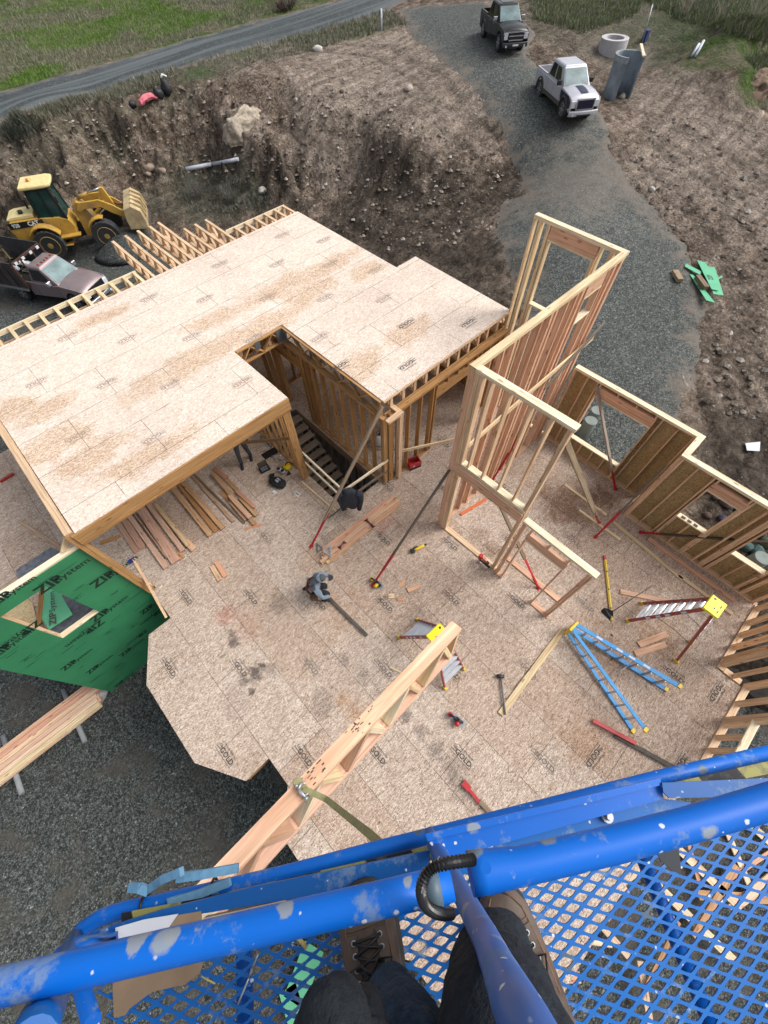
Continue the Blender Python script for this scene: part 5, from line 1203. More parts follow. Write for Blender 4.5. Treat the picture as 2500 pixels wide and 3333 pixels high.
t = thing('gas_bottle', 'white gas bottle standing behind the studs right of the stairs', 'gas bottle', at(1236, 1445))
mb = MB(); z0 = 0; mb.tube([t.location+Vector((0, 0, z)) for z in (0, .03, .06, .36, .42, .45)], [.12, .12, .15, .15, .11, .05], 18); mb.build('tank', M_WHT, t)
mb = MB(); mb.tube([t.location+Vector((0, 0, z)) for z in (.44, .52)], [.03, .03], 8); mb.tube([t.location+Vector((math.cos(a)*.09, math.sin(a)*.09, .52)) for a in np.linspace(0, 5.4, 10)], .012, 6); mb.build('valve_collar', M_BLK, t)
mb = MB(); L0 = t.location; mb.tube([L0+Vector((.03, 0, .5)), L0+Vector((-.25, .1, .35)), L0+Vector((-.35, .25, .08)), L0+Vector((-.3, -.1, .03)), L0+Vector((0, -.3, .02)), L0+Vector((.2, -.2, .02))], .008, 6); mb.build('hose', M_BLK, t)
# things beside the door post
def c8(x, y): return (800+x/4.74, 1350+y/4.74)
t = thing('snow_shovel', 'black bladed shovel lying by the stair wall', 'shovel', at(*c8(380, 590)))
p = [at(*c8(235,615), .02), at(*c8(440,495), .02), at(*c8(505,580), .02), at(*c8(305,690), .02)]
mb = MB(); mb.prism([(q.x, q.y) for q in (p[0], p[3], p[2], p[1])][::1], .01, .03); mb.build('blade', M_BLK, t, bevel=.01)
mb = MB(); mb.tube([at(*c8(220,330), .1), at(*c8(400,500), .05)], .016, 8); mb.build('handle', M_BLK, t)
mb = MB()
for f in (.2, .5, .85): q = at(*c8(220,330), .1)*(1-f)+at(*c8(400,500), .05)*f; mb.sphere(q, .024, n=8, m=6)
mb.build('silver_ring', M_ALU, t)
pole([at(*c8(405,625), .03), at(*c8(490,725), .04)], .012, M_ALU, 'metal_tube', 'thin shiny tube end pointing from the shovel to the yellow tool', 'tube')
t = thing('bottle', 'clear plastic water bottle standing at the foot of the stair wall', 'bottle', at(*c8(565, 700)))
mb = MB(); mb.tube([t.location+Vector((0, 0, z)) for z in (0, .01, .16, .2, .22)], [.034, .036, .036, .014, .014], 12); mb.build('bottle_body', mat_plain('pale_plastic', (.50, .52, .56), .25), t); mb = MB(); mb.cyl(t.location+Vector((0, 0, .22)), t.location+Vector((0, 0, .24)), .017, 10); mb.build('cap', M_WHT, t)
t = thing('blower', 'round yellow and black jobsite blower beside the door post', 'blower', at(*c8(650, 820)), rz=R_(20))
mb = MB(); mb.tube([(0, 0, .0), (0, 0, .04), (0, 0, .14), (0, 0, .18)], [.10, .125, .12, .08], 18); mb.build('body', M_YEL, t, local=True); mb = MB(); mb.tube([(-.06, 0, .17), (-.05, 0, .24), (.05, 0, .24), (.08, 0, .17)], .018, 8); mb.box((.09, -.05, .03), (.15, .05, .12)); mb.build('handle', M_BLK, t, local=True)
for (x, y), lb in (((520, 865), 'left of two round grey reels beside the yellow blower'), ((580, 895), 'right of two round grey reels beside the yellow blower')):
    t = thing('reel', lb, 'reel', at(*c8(x, y)))
    L0 = t.location; mb = MB(); mb.tube([L0+Vector((0, 0, z)) for z in (0, .01, .10, .11)], [.06, .075, .075, .06], 16); mb.build('rim', M_ALU, t); mb = MB(); mb.cyl(L0+Vector((0, 0, .105)), L0+Vector((0, 0, .118)), .05, 14); mb.build('hub', M_BLK, t)
t = thing('tool_case', 'open black tool case with silver sockets left of the black bag', 'tool case', at(*c8(300, 850)), rz=math.atan2(*(at(*c8(370, 790))-at(*c8(235, 860))).yx))
mb = MB(); mb.box((-.16, -.09, 0), (.16, .11, .07)); mb.build('case', M_BLK, t, local=True, bevel=.01)
mb = MB(); mb.box((-.15, .11, .05), (.15, .13, .28)); mb.build('lid', mat_plain('brown_card', (.10, .075, .05), .8), t, local=True)
mb = MB()
for k in range(3): mb.box((-.11, -.06+k*.055, .071), (.10, -.04+k*.055, .085))
mb.build('socket_row', M_ALU, t, local=True)
t = thing('duffel_bag', 'black slumped duffel bag lying on the deck near the stairs', 'bag', at(*c8(500, 1070)), rz=math.atan2(*(at(*c8(620, 1110))-at(*c8(380, 1000))).yx))
mb = MB(); rings = []
for i in range(13):
    f = i/12*2-1; r = (1-abs(f)**3)**.5*.15+.004; ring = []
    for j in range(16):
        a = 6.283*j/16; k = 1+.22*noise.noise((f*3, math.cos(a)*1.5, math.sin(a)*1.5)); ring.append(Vector((f*.30, math.cos(a)*r*1.1*k, .09+math.sin(a)*r*.62*k)))
    rings.append(ring)
mb.loft(rings); mb.build('bag_body', mat_plain('black_cloth', (.010, .014, .014), .85, bump=.3, scale=14), t, local=True)
mb = MB(); mb.tube([(-.15, -.1, .14), (-.1, 0, .26), (.1, .02, .25), (.16, -.08, .14)], .014, 6); mb.tube([(-.28, .06, .1), (-.36, .14, .06), (-.30, .22, .03)], .05, 8); mb.build('strap', M_BLK, t, local=True)
mb = MB(); mb.prism([(-.05, -.02), (.07, -.06), (.10, .06), (-.02, .1)], .2, .215); mb.build('clear_pack', mat_plain('pale_film', (.42, .44, .50), .3), t, local=True)
t = thing('black_pouch', 'small black triangular pouch right of the two reels', 'pouch', at(*c8(658, 915))); L0 = t.location; mb = MB(); mb.prism([(L0.x-.08, L0.y-.02), (L0.x+.06, L0.y-.07), (L0.x+.07, L0.y+.07)], 0, .06); mb.build('pouch_body', M_BLK, t, bevel=.01)
M_PAPER = mat_plain('paper', (.62, .64, .68), .8, vary=.05)
def paper(pts, label, name='paper_sheet', mat=None):
    w3 = [at(*p, .02) for p in pts]; mb = MB(); P = [(q.x, q.y) for q in w3]
    ar = sum(P[i][0]*P[(i+1) % len(P)][1]-P[(i+1) % len(P)][0]*P[i][1] for i in range(len(P)))
    if ar < 0: P = P[::-1]
    mb.prism(P, .006, .009); o = mb.build(name, mat or M_PAPER); return props(o, label, 'paper')
pp = paper([c8(745,1205), c8(790,1180), c8(848,1225), c8(800,1270)], 'white printed leaflet lying flat between the black bag and the stairs')
mb = MB(); 
for k in range(4): q = at(*c8(775+12*k, 1205+9*k), .01); mb.box(q+Vector((-.02, -.02, .0015)), q+Vector((.015, .012, .002)))
mb.build('print', M_INK, pp)
paper([c8(400,1180), c8(440,1155), c8(490,1195), c8(455,1215)], 'crumpled white packet at the near edge of the black bag')
mb = MB(); q = at(430, 1823, .04); mb.box(q-Vector((.10, .05, .04)), q+Vector((.08, .05, .03))); o = mb.build('blue_box', mat_plain('blue_plastic', (.012, .05, .42), .4), bevel=.006); props(o, 'small blue box on the deck edge beside the leaning stud', 'box')
mb = MB(); mb.beam(at(520, 1914, .02), at(528, 1908, .02), .03, .02, PALE); props(mb.build('wood_block', M_WOOD), 'tiny pale block on the deck right of the brown post foot', 'block')

# jacket over the rail
t = thing('jacket', 'dark blue grey work jacket hanging from the guard rail end', 'jacket', (3.3, 5.15, .45))
M_JKT = mat_plain('jacket_cloth', (.030, .036, .048), .9, vary=.3, scale=10, bump=.4)
c = at(1140, 1620, .75); X = Vector((.72, -.69, 0)); Yv = Vector((.69, .72, 0)); mb = MB(); rings = []
for i in range(12):
    f = i/11; ring = []; wd = .14+.10*min(1, f*3)+.02*f; dp_ = .09+.05*f
    for j in range(24):
        a = 6.283*j/24; k = 1+.14*math.sin(a*5+f*2)*f+.08*noise.noise((math.cos(a)*2, math.sin(a)*2, f*4)); ring.append(c+X*(math.cos(a)*wd*k)+Yv*(math.sin(a)*dp_*k)+Vector((0, 0, .38-f*.75)))
    rings.append(ring)
mb.loft(rings); mb.build('jacket_body', M_JKT, t)
for s_ in (-1, 1):
    mb = MB(); p0 = c+X*(s_*.17)+Vector((0, 0, .27)); mb.tube([p0, p0+X*s_*.12+Vector((0, 0, -.12)), p0+X*s_*.12+Vector((0, 0, -.40)), p0+X*s_*.05-Yv*.10+Vector((0, 0, -.74))], [.09, .095, .08, .065], 12); mb.build('sleeve', M_JKT, t)
mb = MB(); mb.tube([c+X*math.cos(a)*.09+Yv*math.sin(a)*.07+Vector((0, 0, .34+.02*math.sin(a))) for a in np.linspace(0, 6.28, 12)], .035, 8); mb.build('hood', M_JKT, t)
mb = MB(); mb.tube([at(1108, 1655, .5), at(1085, 1675, .15), at(1058, 1690, .02)], .014, 6); mb.build('strap', M_BLK, t)

# ------------------------------------------------------------------ step ladders
def ladder(name, label, base, rz, h, spread, wb, wt, rail_mat, cap_mat, steps, foot_mat, lying=False, back_steps=True):
    """local: front legs at y=+spread/2, back legs at y=-spread/2, x across"""
    t = thing(name, label, 'step ladder', base, rz=rz) if not lying else thing(name, label, 'step ladder', base, rot=lying)
    apF = Vector((0, .10, h)); apB = Vector((0, -.08, h-.04))
    for s_ in (-1, 1):
        for (yy, ap, r_) in ((spread/2, apF, .095 if lying else .075), (-spread/2, apB, .075 if lying else .055)):
            a = Vector((s_*wb/2, yy, .02)); b = ap+Vector((s_*wt/2, 0, -.02)); mb = MB()
            d = (b-a).normalized(); 
            mb.beam(a, b, .028, r_, (1, 1, 1), up=(0, 1, 0)); mb.build('side_rail', rail_mat, t, local=True)
            mb = MB(); mb.box(a+Vector((-.03, -.05, -.02)), a+Vector((.03, .05, .06))); mb.build('foot', foot_mat, t, local=True, bevel=.006)
    for k in range(steps):
        f = (k+1)/(steps+1); a = Vector((0, spread/2, 0))*(1-f)+apF*f; wd = (wb*(1-f)+wt*f)
        mb = MB(); mb.box(a+Vector((-wd/2+.012, -.075, -.012)), a+Vector((wd/2-.012, .02, .012)))
        for q in (-.045, -.015): mb.box(a+Vector((-wd/2+.012, q-.006, .0125)), a+Vector((wd/2-.012, q+.006, .017)))
        mb.build('step', M_ALU, t, local=True)
        if back_steps:
            a = Vector((0, -spread/2, 0))*(1-f)+apB*f; mb = MB(); 
            mb.box(a+Vector((-wd/2+.012, -.03 if back_steps == 'thin' else -.05, -.01)), a+Vector((wd/2-.012, .02 if back_steps == 'thin' else .045, .01)))
            mb.build('back_step', M_ALU, t, local=True)
    mb = MB(); mb.box((-wt/2-.05, -.15, h-.02), (wt/2+.05, .16, h+.045)); mb.build('top_cap', cap_mat, t, local=True, bevel=.015)
    mb = MB(); mb.cyl((wt/2-.02, .08, h+.045), (wt/2-.02, .08, h+.047), .025, 12); mb.cyl((-.06, 0, h+.045), (-.06, 0, h+.047), .018, 12); mb.box((-.13, -.09, h+.045), (-.06, -.07, h+.047)); mb.box((.02, -.09, h+.045), (.09, -.07, h+.047)); mb.build('cap_marks', M_BLK, t, local=True)
    for s_ in (-1, 1):
        z_ = h*.42; mb = MB(); mb.tube([(s_*wb*.40, spread/2*.58, z_), (s_*wb*.40, 0, z_+.06), (s_*wb*.40, -spread/2*.58, z_)], .008, 6); mb.build('spreader', M_GRYM if lying else M_POLE, t, local=True)
    return t
M_LRED = mat_plain('ladder_red', (.34, .075, .06), .55, vary=.15, scale=4); M_LBLUE = mat_plain('ladder_blue', (.03, .27, .62), .5, vary=.12, scale=4); M_LYEL = mat_plain('ladder_yellow', (.80, .72, .01), .45)
l1 = ladder('step_ladder', 'smaller red step ladder with yellow cap standing half behind the hanging truss', (2.10, .77, 0), R_(-2), 1.78, 1.55, .64, .30, M_LRED, M_LYEL, 6, M_YEL, back_steps='wide')
l2 = ladder('step_ladder', 'red step ladder with yellow cap standing near the right deck corner', (6.50, -2.77, 0), R_(-2), 2.05, 1.30, .66, .32, M_LRED, M_LYEL, 7, M_YEL, back_steps='thin')
def rail_labels(root, h, spread, wb, wt, s_=-1):
    mb = MB(); ap = Vector((s_*wt/2, .10, h-.02)); a = Vector((s_*wb/2, spread/2, .02))
    for f in (.28, .42, .54, .74):
        p = a+(ap-a)*f; q = a+(ap-a)*(f+.06); mb.beam(p+Vector((0, -.045, 0)), q+Vector((0, -.045, 0)), .03, .002, up=(0, 1, 0)); mb.beam(p+Vector((s_*.016, 0, 0)), q+Vector((s_*.016, 0, 0)), .05, .002, up=(1, 0, 0))
    mb.build('rail_label', M_PAPER, root, local=True)
rail_labels(l1, 1.78, 1.55, .64, .30); rail_labels(l2, 2.05, 1.30, .66, .32)
# blue ladder lying on its side: apex (4.9,-1.2), legs towards (5.4,-3.6) and (4.1,-3.45)
apx = Vector((4.90, -1.22, 0)); e1 = Vector((5.40, -3.62, 0)); e2 = Vector((4.09, -3.46, 0)); mid = (e1+e2)/2; hh = (apx-mid).length; sp = (e1-e2).length
Zl = (apx-mid).normalized(); Xl = Vector((0, 0, 1)); Yl = Zl.cross(Xl).normalized()
if Yl.dot(e1-e2) < 0: Xl = -Xl; Yl = Zl.cross(Xl).normalized()
Rm = Matrix((Xl, Yl, Zl)).transposed(); bs = mid+Vector((0, 0, .28))
l3 = ladder('step_ladder', 'blue step ladder with yellow cap lying spread open on its side', bs, 0, hh, sp, .52, .30, M_LBLUE, M_YEL, 7, M_YEL, lying=Rm.to_euler(), back_steps='thin')
rail_labels(l3, hh, sp, .52, .30, 1 if Xl.z > 0 else -1)

# ------------------------------------------------------------------ people on the deck
def skin_body(name, joints, bones, mat, parent, base, sub=2, root=0):
    """joints: {name: (pos, radius)}; bones: pairs. a Skin + Subsurf mesh"""
    ks = list(joints); me = bpy.data.meshes.new(name)
    me.from_pydata([tuple(Vector(joints[k][0])) for k in ks], [(ks.index(a), ks.index(b)) for a, b in bones], [])
    o = bpy.data.objects.new(name, me); C.objects.link(o); o.parent = parent; me.materials.append(mat)
    sk = o.modifiers.new('skin', 'SKIN'); sk.use_smooth_shade = True
    if not me.skin_vertices: me.attributes  # created by the modifier
    sv = me.skin_vertices[0].data if len(me.skin_vertices) else None
    if sv is None:
        bm = bmesh.new(); bm.from_mesh(me); bm.verts.layers.skin.verify(); bm.to_mesh(me); bm.free(); sv = me.skin_vertices[0].data
    for i, k in enumerate(ks):
        r = joints[k][1]; sv[i].radius = (r, r) if not isinstance(r, tuple) else r; sv[i].use_root = (i == root)
    ss = o.modifiers.new('sub', 'SUBSURF'); ss.levels = sub; ss.render_levels = sub
    return o
M_HOOD = mat_plain('hoodie_cloth', (.17, .215, .26), .9, vary=.2, scale=14, bump=.3); M_PANT = mat_plain('dark_trousers', (.014, .018, .024), .9, vary=.3, scale=14, bump=.3); M_SKIN = mat_plain('skin', (.42, .24, .17), .6)
M_LEATH = mat_plain('leather', (.10, .045, .02), .6, vary=.3, scale=18); M_CAP = mat_plain('cap_cloth', (.07, .08, .085), .85); M_BOOTK = mat_plain('black_boot', (.012, .012, .014), .6)
# crouching worker: local x = the way he faces (image right), z up
wk = thing('person', 'worker in grey hoodie, cap and tool belt kneeling on the deck beside the strapped boards', 'person', (1.13, 3.80, 0), rz=math.atan2(-.62, .78))
J = {'pelvis': ((-.12, 0, .42), .16), 'knR': ((.27, -.20, .40), .085), 'ankR': ((.10, -.21, .10), .06), 'knL': ((.16, .16, .12), .08), 'ankL': ((-.26, .16, .10), .06)}
skin_body('trousers', {'p': ((-.13, 0, .40), .155), 'kr': ((.26, -.20, .43), .085), 'ar': ((.13, -.21, .09), .058), 'hl': ((-.05, .10, .32), .11), 'kl': ((.18, .14, .09), .082), 'al': ((-.24, .15, .08), .058), 'hr': ((-.03, -.11, .42), .11)},
          [('p', 'hr'), ('hr', 'kr'), ('kr', 'ar'), ('p', 'hl'), ('hl', 'kl'), ('kl', 'al')], M_PANT, wk, None)
skin_body('hoodie', {'w': ((-.12, 0, .50), .16), 'c': ((.0, 0, .72), .185), 'n': ((.10, 0, .92), .10), 'sl': ((.06, .19, .83), .085), 'el': ((.27, .22, .68), .06), 'hl': ((.42, .10, .66), .045), 'sr': ((.03, -.20, .82), .085), 'er': ((.12, -.34, .58), .062), 'hr': ((.30, -.27, .48), .045)},
          [('w', 'c'), ('c', 'n'), ('c', 'sl'), ('sl', 'el'), ('el', 'hl'), ('c', 'sr'), ('sr', 'er'), ('er', 'hr')], M_HOOD, wk, None)
body = skin_body('head_and_hands', {'n': ((.09, 0, .90), .05), 'h': ((.15, 0, 1.00), .085), 't': ((.16, 0, 1.08), .08), 'f': ((.22, 0, 1.0), .045)}, [('n', 'h'), ('h', 't'), ('h', 'f')], M_SKIN, wk, None)
def small_hand(parent, p, d, name='hand'):
    p = Vector(p); d = Vector(d).normalized(); s_ = d.cross(Vector((0, 0, 1))).normalized(); u = s_.cross(d)
    j = {'w': (p-d*.03, .026), 'm': (p+d*.045, (.034, .018))}; b = [('w', 'm')]
    for k, (o_, L) in enumerate(((-.030, .062), (-.010, .075), (.011, .07), (.030, .055))):
        j['a%d' % k] = (p+d*.08+s_*o_, .0105); j['b%d' % k] = (p+d*(.08+L*.55)+s_*o_*1.15-u*.008, .0095); j['c%d' % k] = (p+d*(.08+L)+s_*o_*1.2-u*.028, .008); b += [('m', 'a%d' % k), ('a%d' % k, 'b%d' % k), ('b%d' % k, 'c%d' % k)]
    j['t1'] = (p+d*.02+s_*.042, .012); j['t2'] = (p+d*.06+s_*.066-u*.012, .0095); b += [('w', 't1'), ('t1', 't2')]
    return skin_body(name, j, b, M_SKIN, parent, None, 1)
small_hand(wk, (.46, .08, .66), (.9, -.25, -.1)); small_hand(wk, (.33, -.26, .47), (.95, .2, -.2))
mb = MB(); mb.sphere((.13, 0, 1.03), .118, n=16, m=10, sq=(1.0, .92, 1.0)); 
o = mb.build('hood', M_HOOD, wk, local=True)
mb = MB(); mb.sphere((.185, 0, 1.075), .105, n=16, m=10, sq=(1.0, .86, .75)); mb.build('cap', M_CAP, wk, local=True)
mb = MB(); ring = [(.22+.13*math.cos(a), .085*math.sin(a)) for a in np.linspace(-1.5, 1.5, 9)]; mb.prism(ring, 1.05, 1.062, M=Matrix.Rotation(R_(6), 4, 'Y')); mb.build('cap_brim', mat_plain('cap_brim', (.02, .02, .022), .7), wk, local=True)
mb = MB(); mb.tube([(.13+.1*math.cos(a), .118*math.sin(a), 1.09) for a in np.linspace(1.7, 4.6, 9)], .012, 6); mb.build('headphone_band', M_BLK, wk, local=True)
mb = MB(); mb.tube([(-.12+.165*math.cos(a), .175*math.sin(a), .46) for a in np.linspace(0, 6.28, 20)], .028, 8); mb.build('tool_belt', M_LEATH, wk, local=True)
mb = MB(); mb.box((-.20, -.30, .28), (-.02, -.16, .50)); mb.build('belt_pouch', M_LEATH, wk, local=True, bevel=.02)
mb = MB(); mb.box((-.24, .14, .26), (-.06, .27, .48)); mb.build('belt_pouch', M_LEATH, wk, local=True, bevel=.02)
mb = MB(); mb.tube([(-.20, .20, .36), (-.25, .24, .54)], .014, 6); mb.box((-.28, .215, .53), (-.22, .265, .56)); mb.build('belt_hammer', M_GRYM, wk, local=True)
mb = MB()
for s_ in (-1, 1): mb.tube([(.06, .08*s_, .90), (-.10, .11*s_, .86), (-.22, .10*s_, .70), (-.27, .09*s_, .50)], .020, 6)
mb.build('suspenders', mat_plain('strap_red', (.16, .03, .025), .8), wk, local=True)
def boot_small(parent, x, y, z, ang, mat=M_BOOTK, up=0):
    mb = MB(); M = Matrix.Translation((x, y, z)) @ Matrix.Rotation(ang, 4, 'Z') @ Matrix.Rotation(up, 4, 'Y'); rings = []
    for (u, w_, h_) in ((-.10, .03, .06), (-.09, .042, .10), (-.02, .046, .11), (.06, .05, .075), (.14, .052, .055), (.185, .035, .04)):
        rings.append([M @ Vector((u, w_*math.cos(a), max(-.0, h_*.5+h_*.5*math.sin(a)))) for a in np.linspace(0, 6.283, 11)[:-1]])
    mb.loft(rings); return mb.build('boot', mat, parent, local=True)
boot_small(wk, .12, -.21, 0, 0); boot_small(wk, -.34, .15, .03, 0, up=R_(-50))
# the standing worker of whom only the legs show under the upper floor
w2 = thing('person', 'person in grey trousers standing under the upper floor, only the legs visible', 'person', (2.25, 8.85, 0), rz=R_(-120))
M_P2 = mat_plain('grey_trousers', (.055, .058, .062), .9, vary=.3, scale=12)
skin_body('trousers', {'p': ((0, 0, .98), .15), 'hl': ((0, .10, .88), .105), 'kl': ((.05, .14, .50), .075), 'al': ((-.04, .15, .10), .058), 'hr': ((0, -.10, .88), .105), 'kr': ((.16, -.13, .52), .075), 'ar': ((.24, -.15, .10), .058)},
          [('p', 'hl'), ('hl', 'kl'), ('kl', 'al'), ('p', 'hr'), ('hr', 'kr'), ('kr', 'ar')], M_P2, w2, None)
skin_body('jacket', {'w': ((0, 0, .98), .155), 'c': ((0, 0, 1.28), .18), 'n': ((0, 0, 1.48), .075), 'sl': ((0, .21, 1.40), .075), 'el': ((.03, .28, 1.12), .055), 'hl': ((.10, .28, .90), .04), 'sr': ((0, -.21, 1.40), .075), 'er': ((.03, -.28, 1.12), .055), 'hr': ((.10, -.28, .90), .04)},
          [('w', 'c'), ('c', 'n'), ('c', 'sl'), ('sl', 'el'), ('el', 'hl'), ('c', 'sr'), ('sr', 'er'), ('er', 'hr')], M_PANT, w2, None)
skin_body('head', {'n': ((0, 0, 1.46), .055), 'h': ((.02, 0, 1.60), .09), 't': ((.01, 0, 1.69), .085), 'f': ((.09, 0, 1.60), .04)}, [('n', 'h'), ('h', 't'), ('h', 'f')], M_SKIN, w2, None)
small_hand(w2, (.13, .28, .84), (.3, 0, -1)); small_hand(w2, (.13, -.28, .84), (.3, 0, -1))
boot_small(w2, -.02, .15, 0, 0); boot_small(w2, .26, -.15, 0, 0)

# ------------------------------------------------------------------ vehicles (local: x forward, y left, z up)
M_TYRE = mat_plain('tyre_rubber', (.028, .030, .032), .9, vary=.25, scale=8); M_RIM = mat_plain('wheel_rim', (.36, .38, .40), .35, .6, vary=.15); M_GLASS = mat_plain('tinted_glass', (.13, .20, .21), .22, 0, vary=.45, scale=1.5, spec=.4)
M_DGLASS = mat_plain('dark_glass', (.008, .010, .012), .08, 0, vary=.1, spec=.8); M_CHROME = mat_plain('chrome', (.55, .57, .60), .22, .85, vary=.1); M_LAMP = mat_plain('headlamp', (.62, .64, .68), .15, spec=.8); M_AMBER = mat_plain('amber_lamp', (.60, .16, .04), .3)
M_UNDER = mat_plain('underbody', (.010, .010, .010), .9)
def wheel(root, x, y, r, wd, rim=M_RIM, steer=0.0, tread=False):
    M = Matrix.Translation((x, y, r)) @ Matrix.Rotation(steer, 4, 'Z'); s_ = 1 if y > 0 else -1
    def ringp(rr, off, n=24, lug=0): return [M @ Vector((math.cos(a)*(rr+(lug if i % 2 else 0)), off*s_, math.sin(a)*(rr+(lug if i % 2 else 0)))) for i, a in enumerate(np.linspace(0, 2*math.pi, n+1)[:-1])]
    mb = MB(); w2_ = wd/2; n = 36 if tread else 24; lg = .035 if tread else .006
    mb.loft([ringp(r*.58, -w2_*.8, n), ringp(r*.93, -w2_, n), ringp(r*.985-lg, -w2_*.75, n, lg), ringp(r-lg, 0, n, lg), ringp(r*.985-lg, w2_*.75, n, lg), ringp(r*.93, w2_, n), ringp(r*.62, w2_*.92, n)], sm=not tread, cap=True)
    ty = mb.build('tyre', M_TYRE, root, local=True)
    mb = MB(); mb.loft([ringp(r*.64, w2_*.90), ringp(r*.60, w2_*.99), ringp(r*.54, w2_*.6), ringp(r*.22, w2_*.55), ringp(r*.18, w2_*.95), ringp(r*.1, w2_*.97)], sm=False)
    if not tread:
        for k in range(6):
            a = k*math.pi/3; p = M @ Vector((math.cos(a)*r*.15, w2_*.8*s_, math.sin(a)*r*.15)); q = M @ Vector((math.cos(a)*r*.57, w2_*.9*s_, math.sin(a)*r*.57)); mb.beam(p, q, .06, .03, up=tuple((M.to_3x3() @ Vector((0, 1, 0)))))
    mb.build('rim', rim, ty, local=True); return ty
def side_outline(pts, arches):
    """pts: upper outline front->rear; arches: (x, r, z) cut from the bottom line"""
    out = list(pts)
    return out
def pickup(name, label, loc, rz, scale, paint, low=None, hoodp=None, grille='bars', flat=False, **k):
    t = thing(name, label, 'pickup truck', loc, rz=rz, scale=scale)
    Lf, Lr, wbF, wbR, r = 2.85, -2.95, 1.85, -1.95, .43
    hw = .98; zb = .48; zt = 1.12
    # body side with wheel arches
    def arch(cx, R): return [(cx+R*math.cos(a), .40+R*math.sin(a)) for a in np.linspace(0, math.pi, 9)]
    rear_end = -1.0 if flat else Lr
    bot = [(Lf-.12, zb)]+[(x, z) for x, z in arch(wbF, .56) if z > .42][0:]+([] if flat else [(x, z) for x, z in arch(wbR, .55)])+[(rear_end, zb)]
    top = [(rear_end, zt+.08), (-.98, zt+.08), (.95, zt+.06), (1.2, zt+.12), (2.3, zt+.03), (2.72, zt-.04), (Lf-.02, .95), (Lf, .6)]
    poly = bot+top
    MX = Matrix(((1, 0, 0, 0), (0, 0, -1, 0), (0, 1, 0, 0), (0, 0, 0, 1)))
    mb = MB()
    for s_ in (-1, 1):
        mb.prism(poly, -.04, .04, M=Matrix.Translation((0, s_*(hw-.04), 0)) @ MX)
    mb.build('body_side', paint, t, local=True, bevel=.05)
    mb = MB(); mb.box((wbF-.9, -hw+.09, .42), (Lf-.14, hw-.09, .9)); mb.box((-1.9, -hw+.3, .35), (1.2, hw-.3, .6)); mb.build('underbody', M_UNDER, t, local=True)
    # hood
    def ringh(x, w_, z, cr): return [Vector((x, w_*q, z+cr*(1-abs(q)**2.2))) for q in (-1, -.8, -.5, -.2, .2, .5, .8, 1)]
    mb = MB(); mb.loft([ringh(1.18, .93, zt+.08, .10), ringh(1.9, .95, zt+.06, .11), ringh(2.4, .94, zt+.0, .10), ringh(2.72, .90, zt-.08, .07), ringh(Lf-.06, .86, zt-.22, .02)], cap=False, closed=False)
    hd = mb.build('hood', hoodp or paint, t, local=True)
    if k.get('scoop'):
        mb = MB(); mb.loft([ringh(1.45, .26, zt+.175, .01), ringh(1.9, .27, zt+.172, .01), ringh(2.45, .24, zt+.108, .01)], cap=False, closed=False); mb.build('hood_scoop', k['scoop'], hd, local=True)
    # cab: greenhouse
    x0, x1 = (-.60 if flat else -1.35), 1.25; zr = 1.92
    def ring(x, w_, z): return Vector((x, w_, z))
    roofx0, roofx1 = x0+.18, x1-.78
    mb = MB(); low_ = [(x0, -.93), (x1, -.90), (x1, .90), (x0, .93)]; hi = [(roofx0, -.74), (roofx1, -.76), (roofx1, .76), (roofx0, .74)]
    mb.loft([[Vector((x, y, zt-.1)) for x, y in [(x0, -.95), (x1, -.93), (x1, .93), (x0, .95)]], [Vector((x, y, zt+.10)) for x, y in low_], [Vector((x, y, zr-.06)) for x, y in hi], [Vector((x*.94, y*.90, zr+.02)) for x, y in hi]], sm=False)
    cabo = mb.build('cab', paint, t, local=True, bevel=.07)
    def quad(P, mat, name, off=.018):
        a, b, c_, d_ = [Vector(p) for p in P]; nrm = (b-a).cross(d_-a).normalized(); mb = MB(); q = [p+nrm*off for p in (a, b, c_, d_)]; base = [p-nrm*.01 for p in (a, b, c_, d_)]
        mb.loft([base, q], sm=False); return mb.build(name, mat, t, local=True)
    def lerp(a, b, f): return Vector(a)*(1-f)+Vector(b)*f
    A, B_, Cc, D = Vector((x1, -.90, zt+.10)), Vector((x1, .90, zt+.10)), Vector((roofx1, .76, zr-.06)), Vector((roofx1, -.76, zr-.06))
    def inset(P, f0, f1, g0, g1):
        a, b, c_, d_ = P; return [lerp(lerp(a, b, f0), lerp(d_, c_, f0), g0), lerp(lerp(a, b, f1), lerp(d_, c_, f1), g0), lerp(lerp(a, b, f1), lerp(d_, c_, f1), g1), lerp(lerp(a, b, f0), lerp(d_, c_, f0), g1)]
    quad(inset((A, B_, Cc, D), .05, .95, .06, .93), M_GLASS, 'windshield')
    for s_ in (-1, 1):
        P = [Vector((x0, s_*.93, zt+.10)), Vector((x1, s_*.90, zt+.10)), Vector((roofx1, s_*.76, zr-.06)), Vector((roofx0, s_*.74, zr-.06))]
        if s_ > 0: P = [P[1], P[0], P[3], P[2]]
        rngs = ((.12, .80),) if flat else ((.10, .42), (.47, .80))
        for f0, f1 in rngs:
            if s_ > 0: f0, f1 = 1-f1, 1-f0
            quad(inset(P, f0, f1, .12, .90), M_DGLASS, 'side_window')
        mb = MB(); mb.box((.78, s_*.98-.04, zt+.12), (.92, s_*1.22-.0 if s_ > 0 else s_*1.22, zt+.34)) if s_ > 0 else mb.box((.78, -1.22, zt+.12), (.92, -.94, zt+.34)); mb.build('mirror', k.get('mirror', M_BLK), t, local=True, bevel=.03)
        mb = MB()
        for xx in ((.55,) if flat else (.25, -.75)): mb.box((xx, s_*(hw+.004)-.012, zt-.06), (xx+.16, s_*(hw+.004)+.012, zt-.02))
        mb.build('door_handle', k.get('handle', paint), t, local=True)
        mb = MB(); 
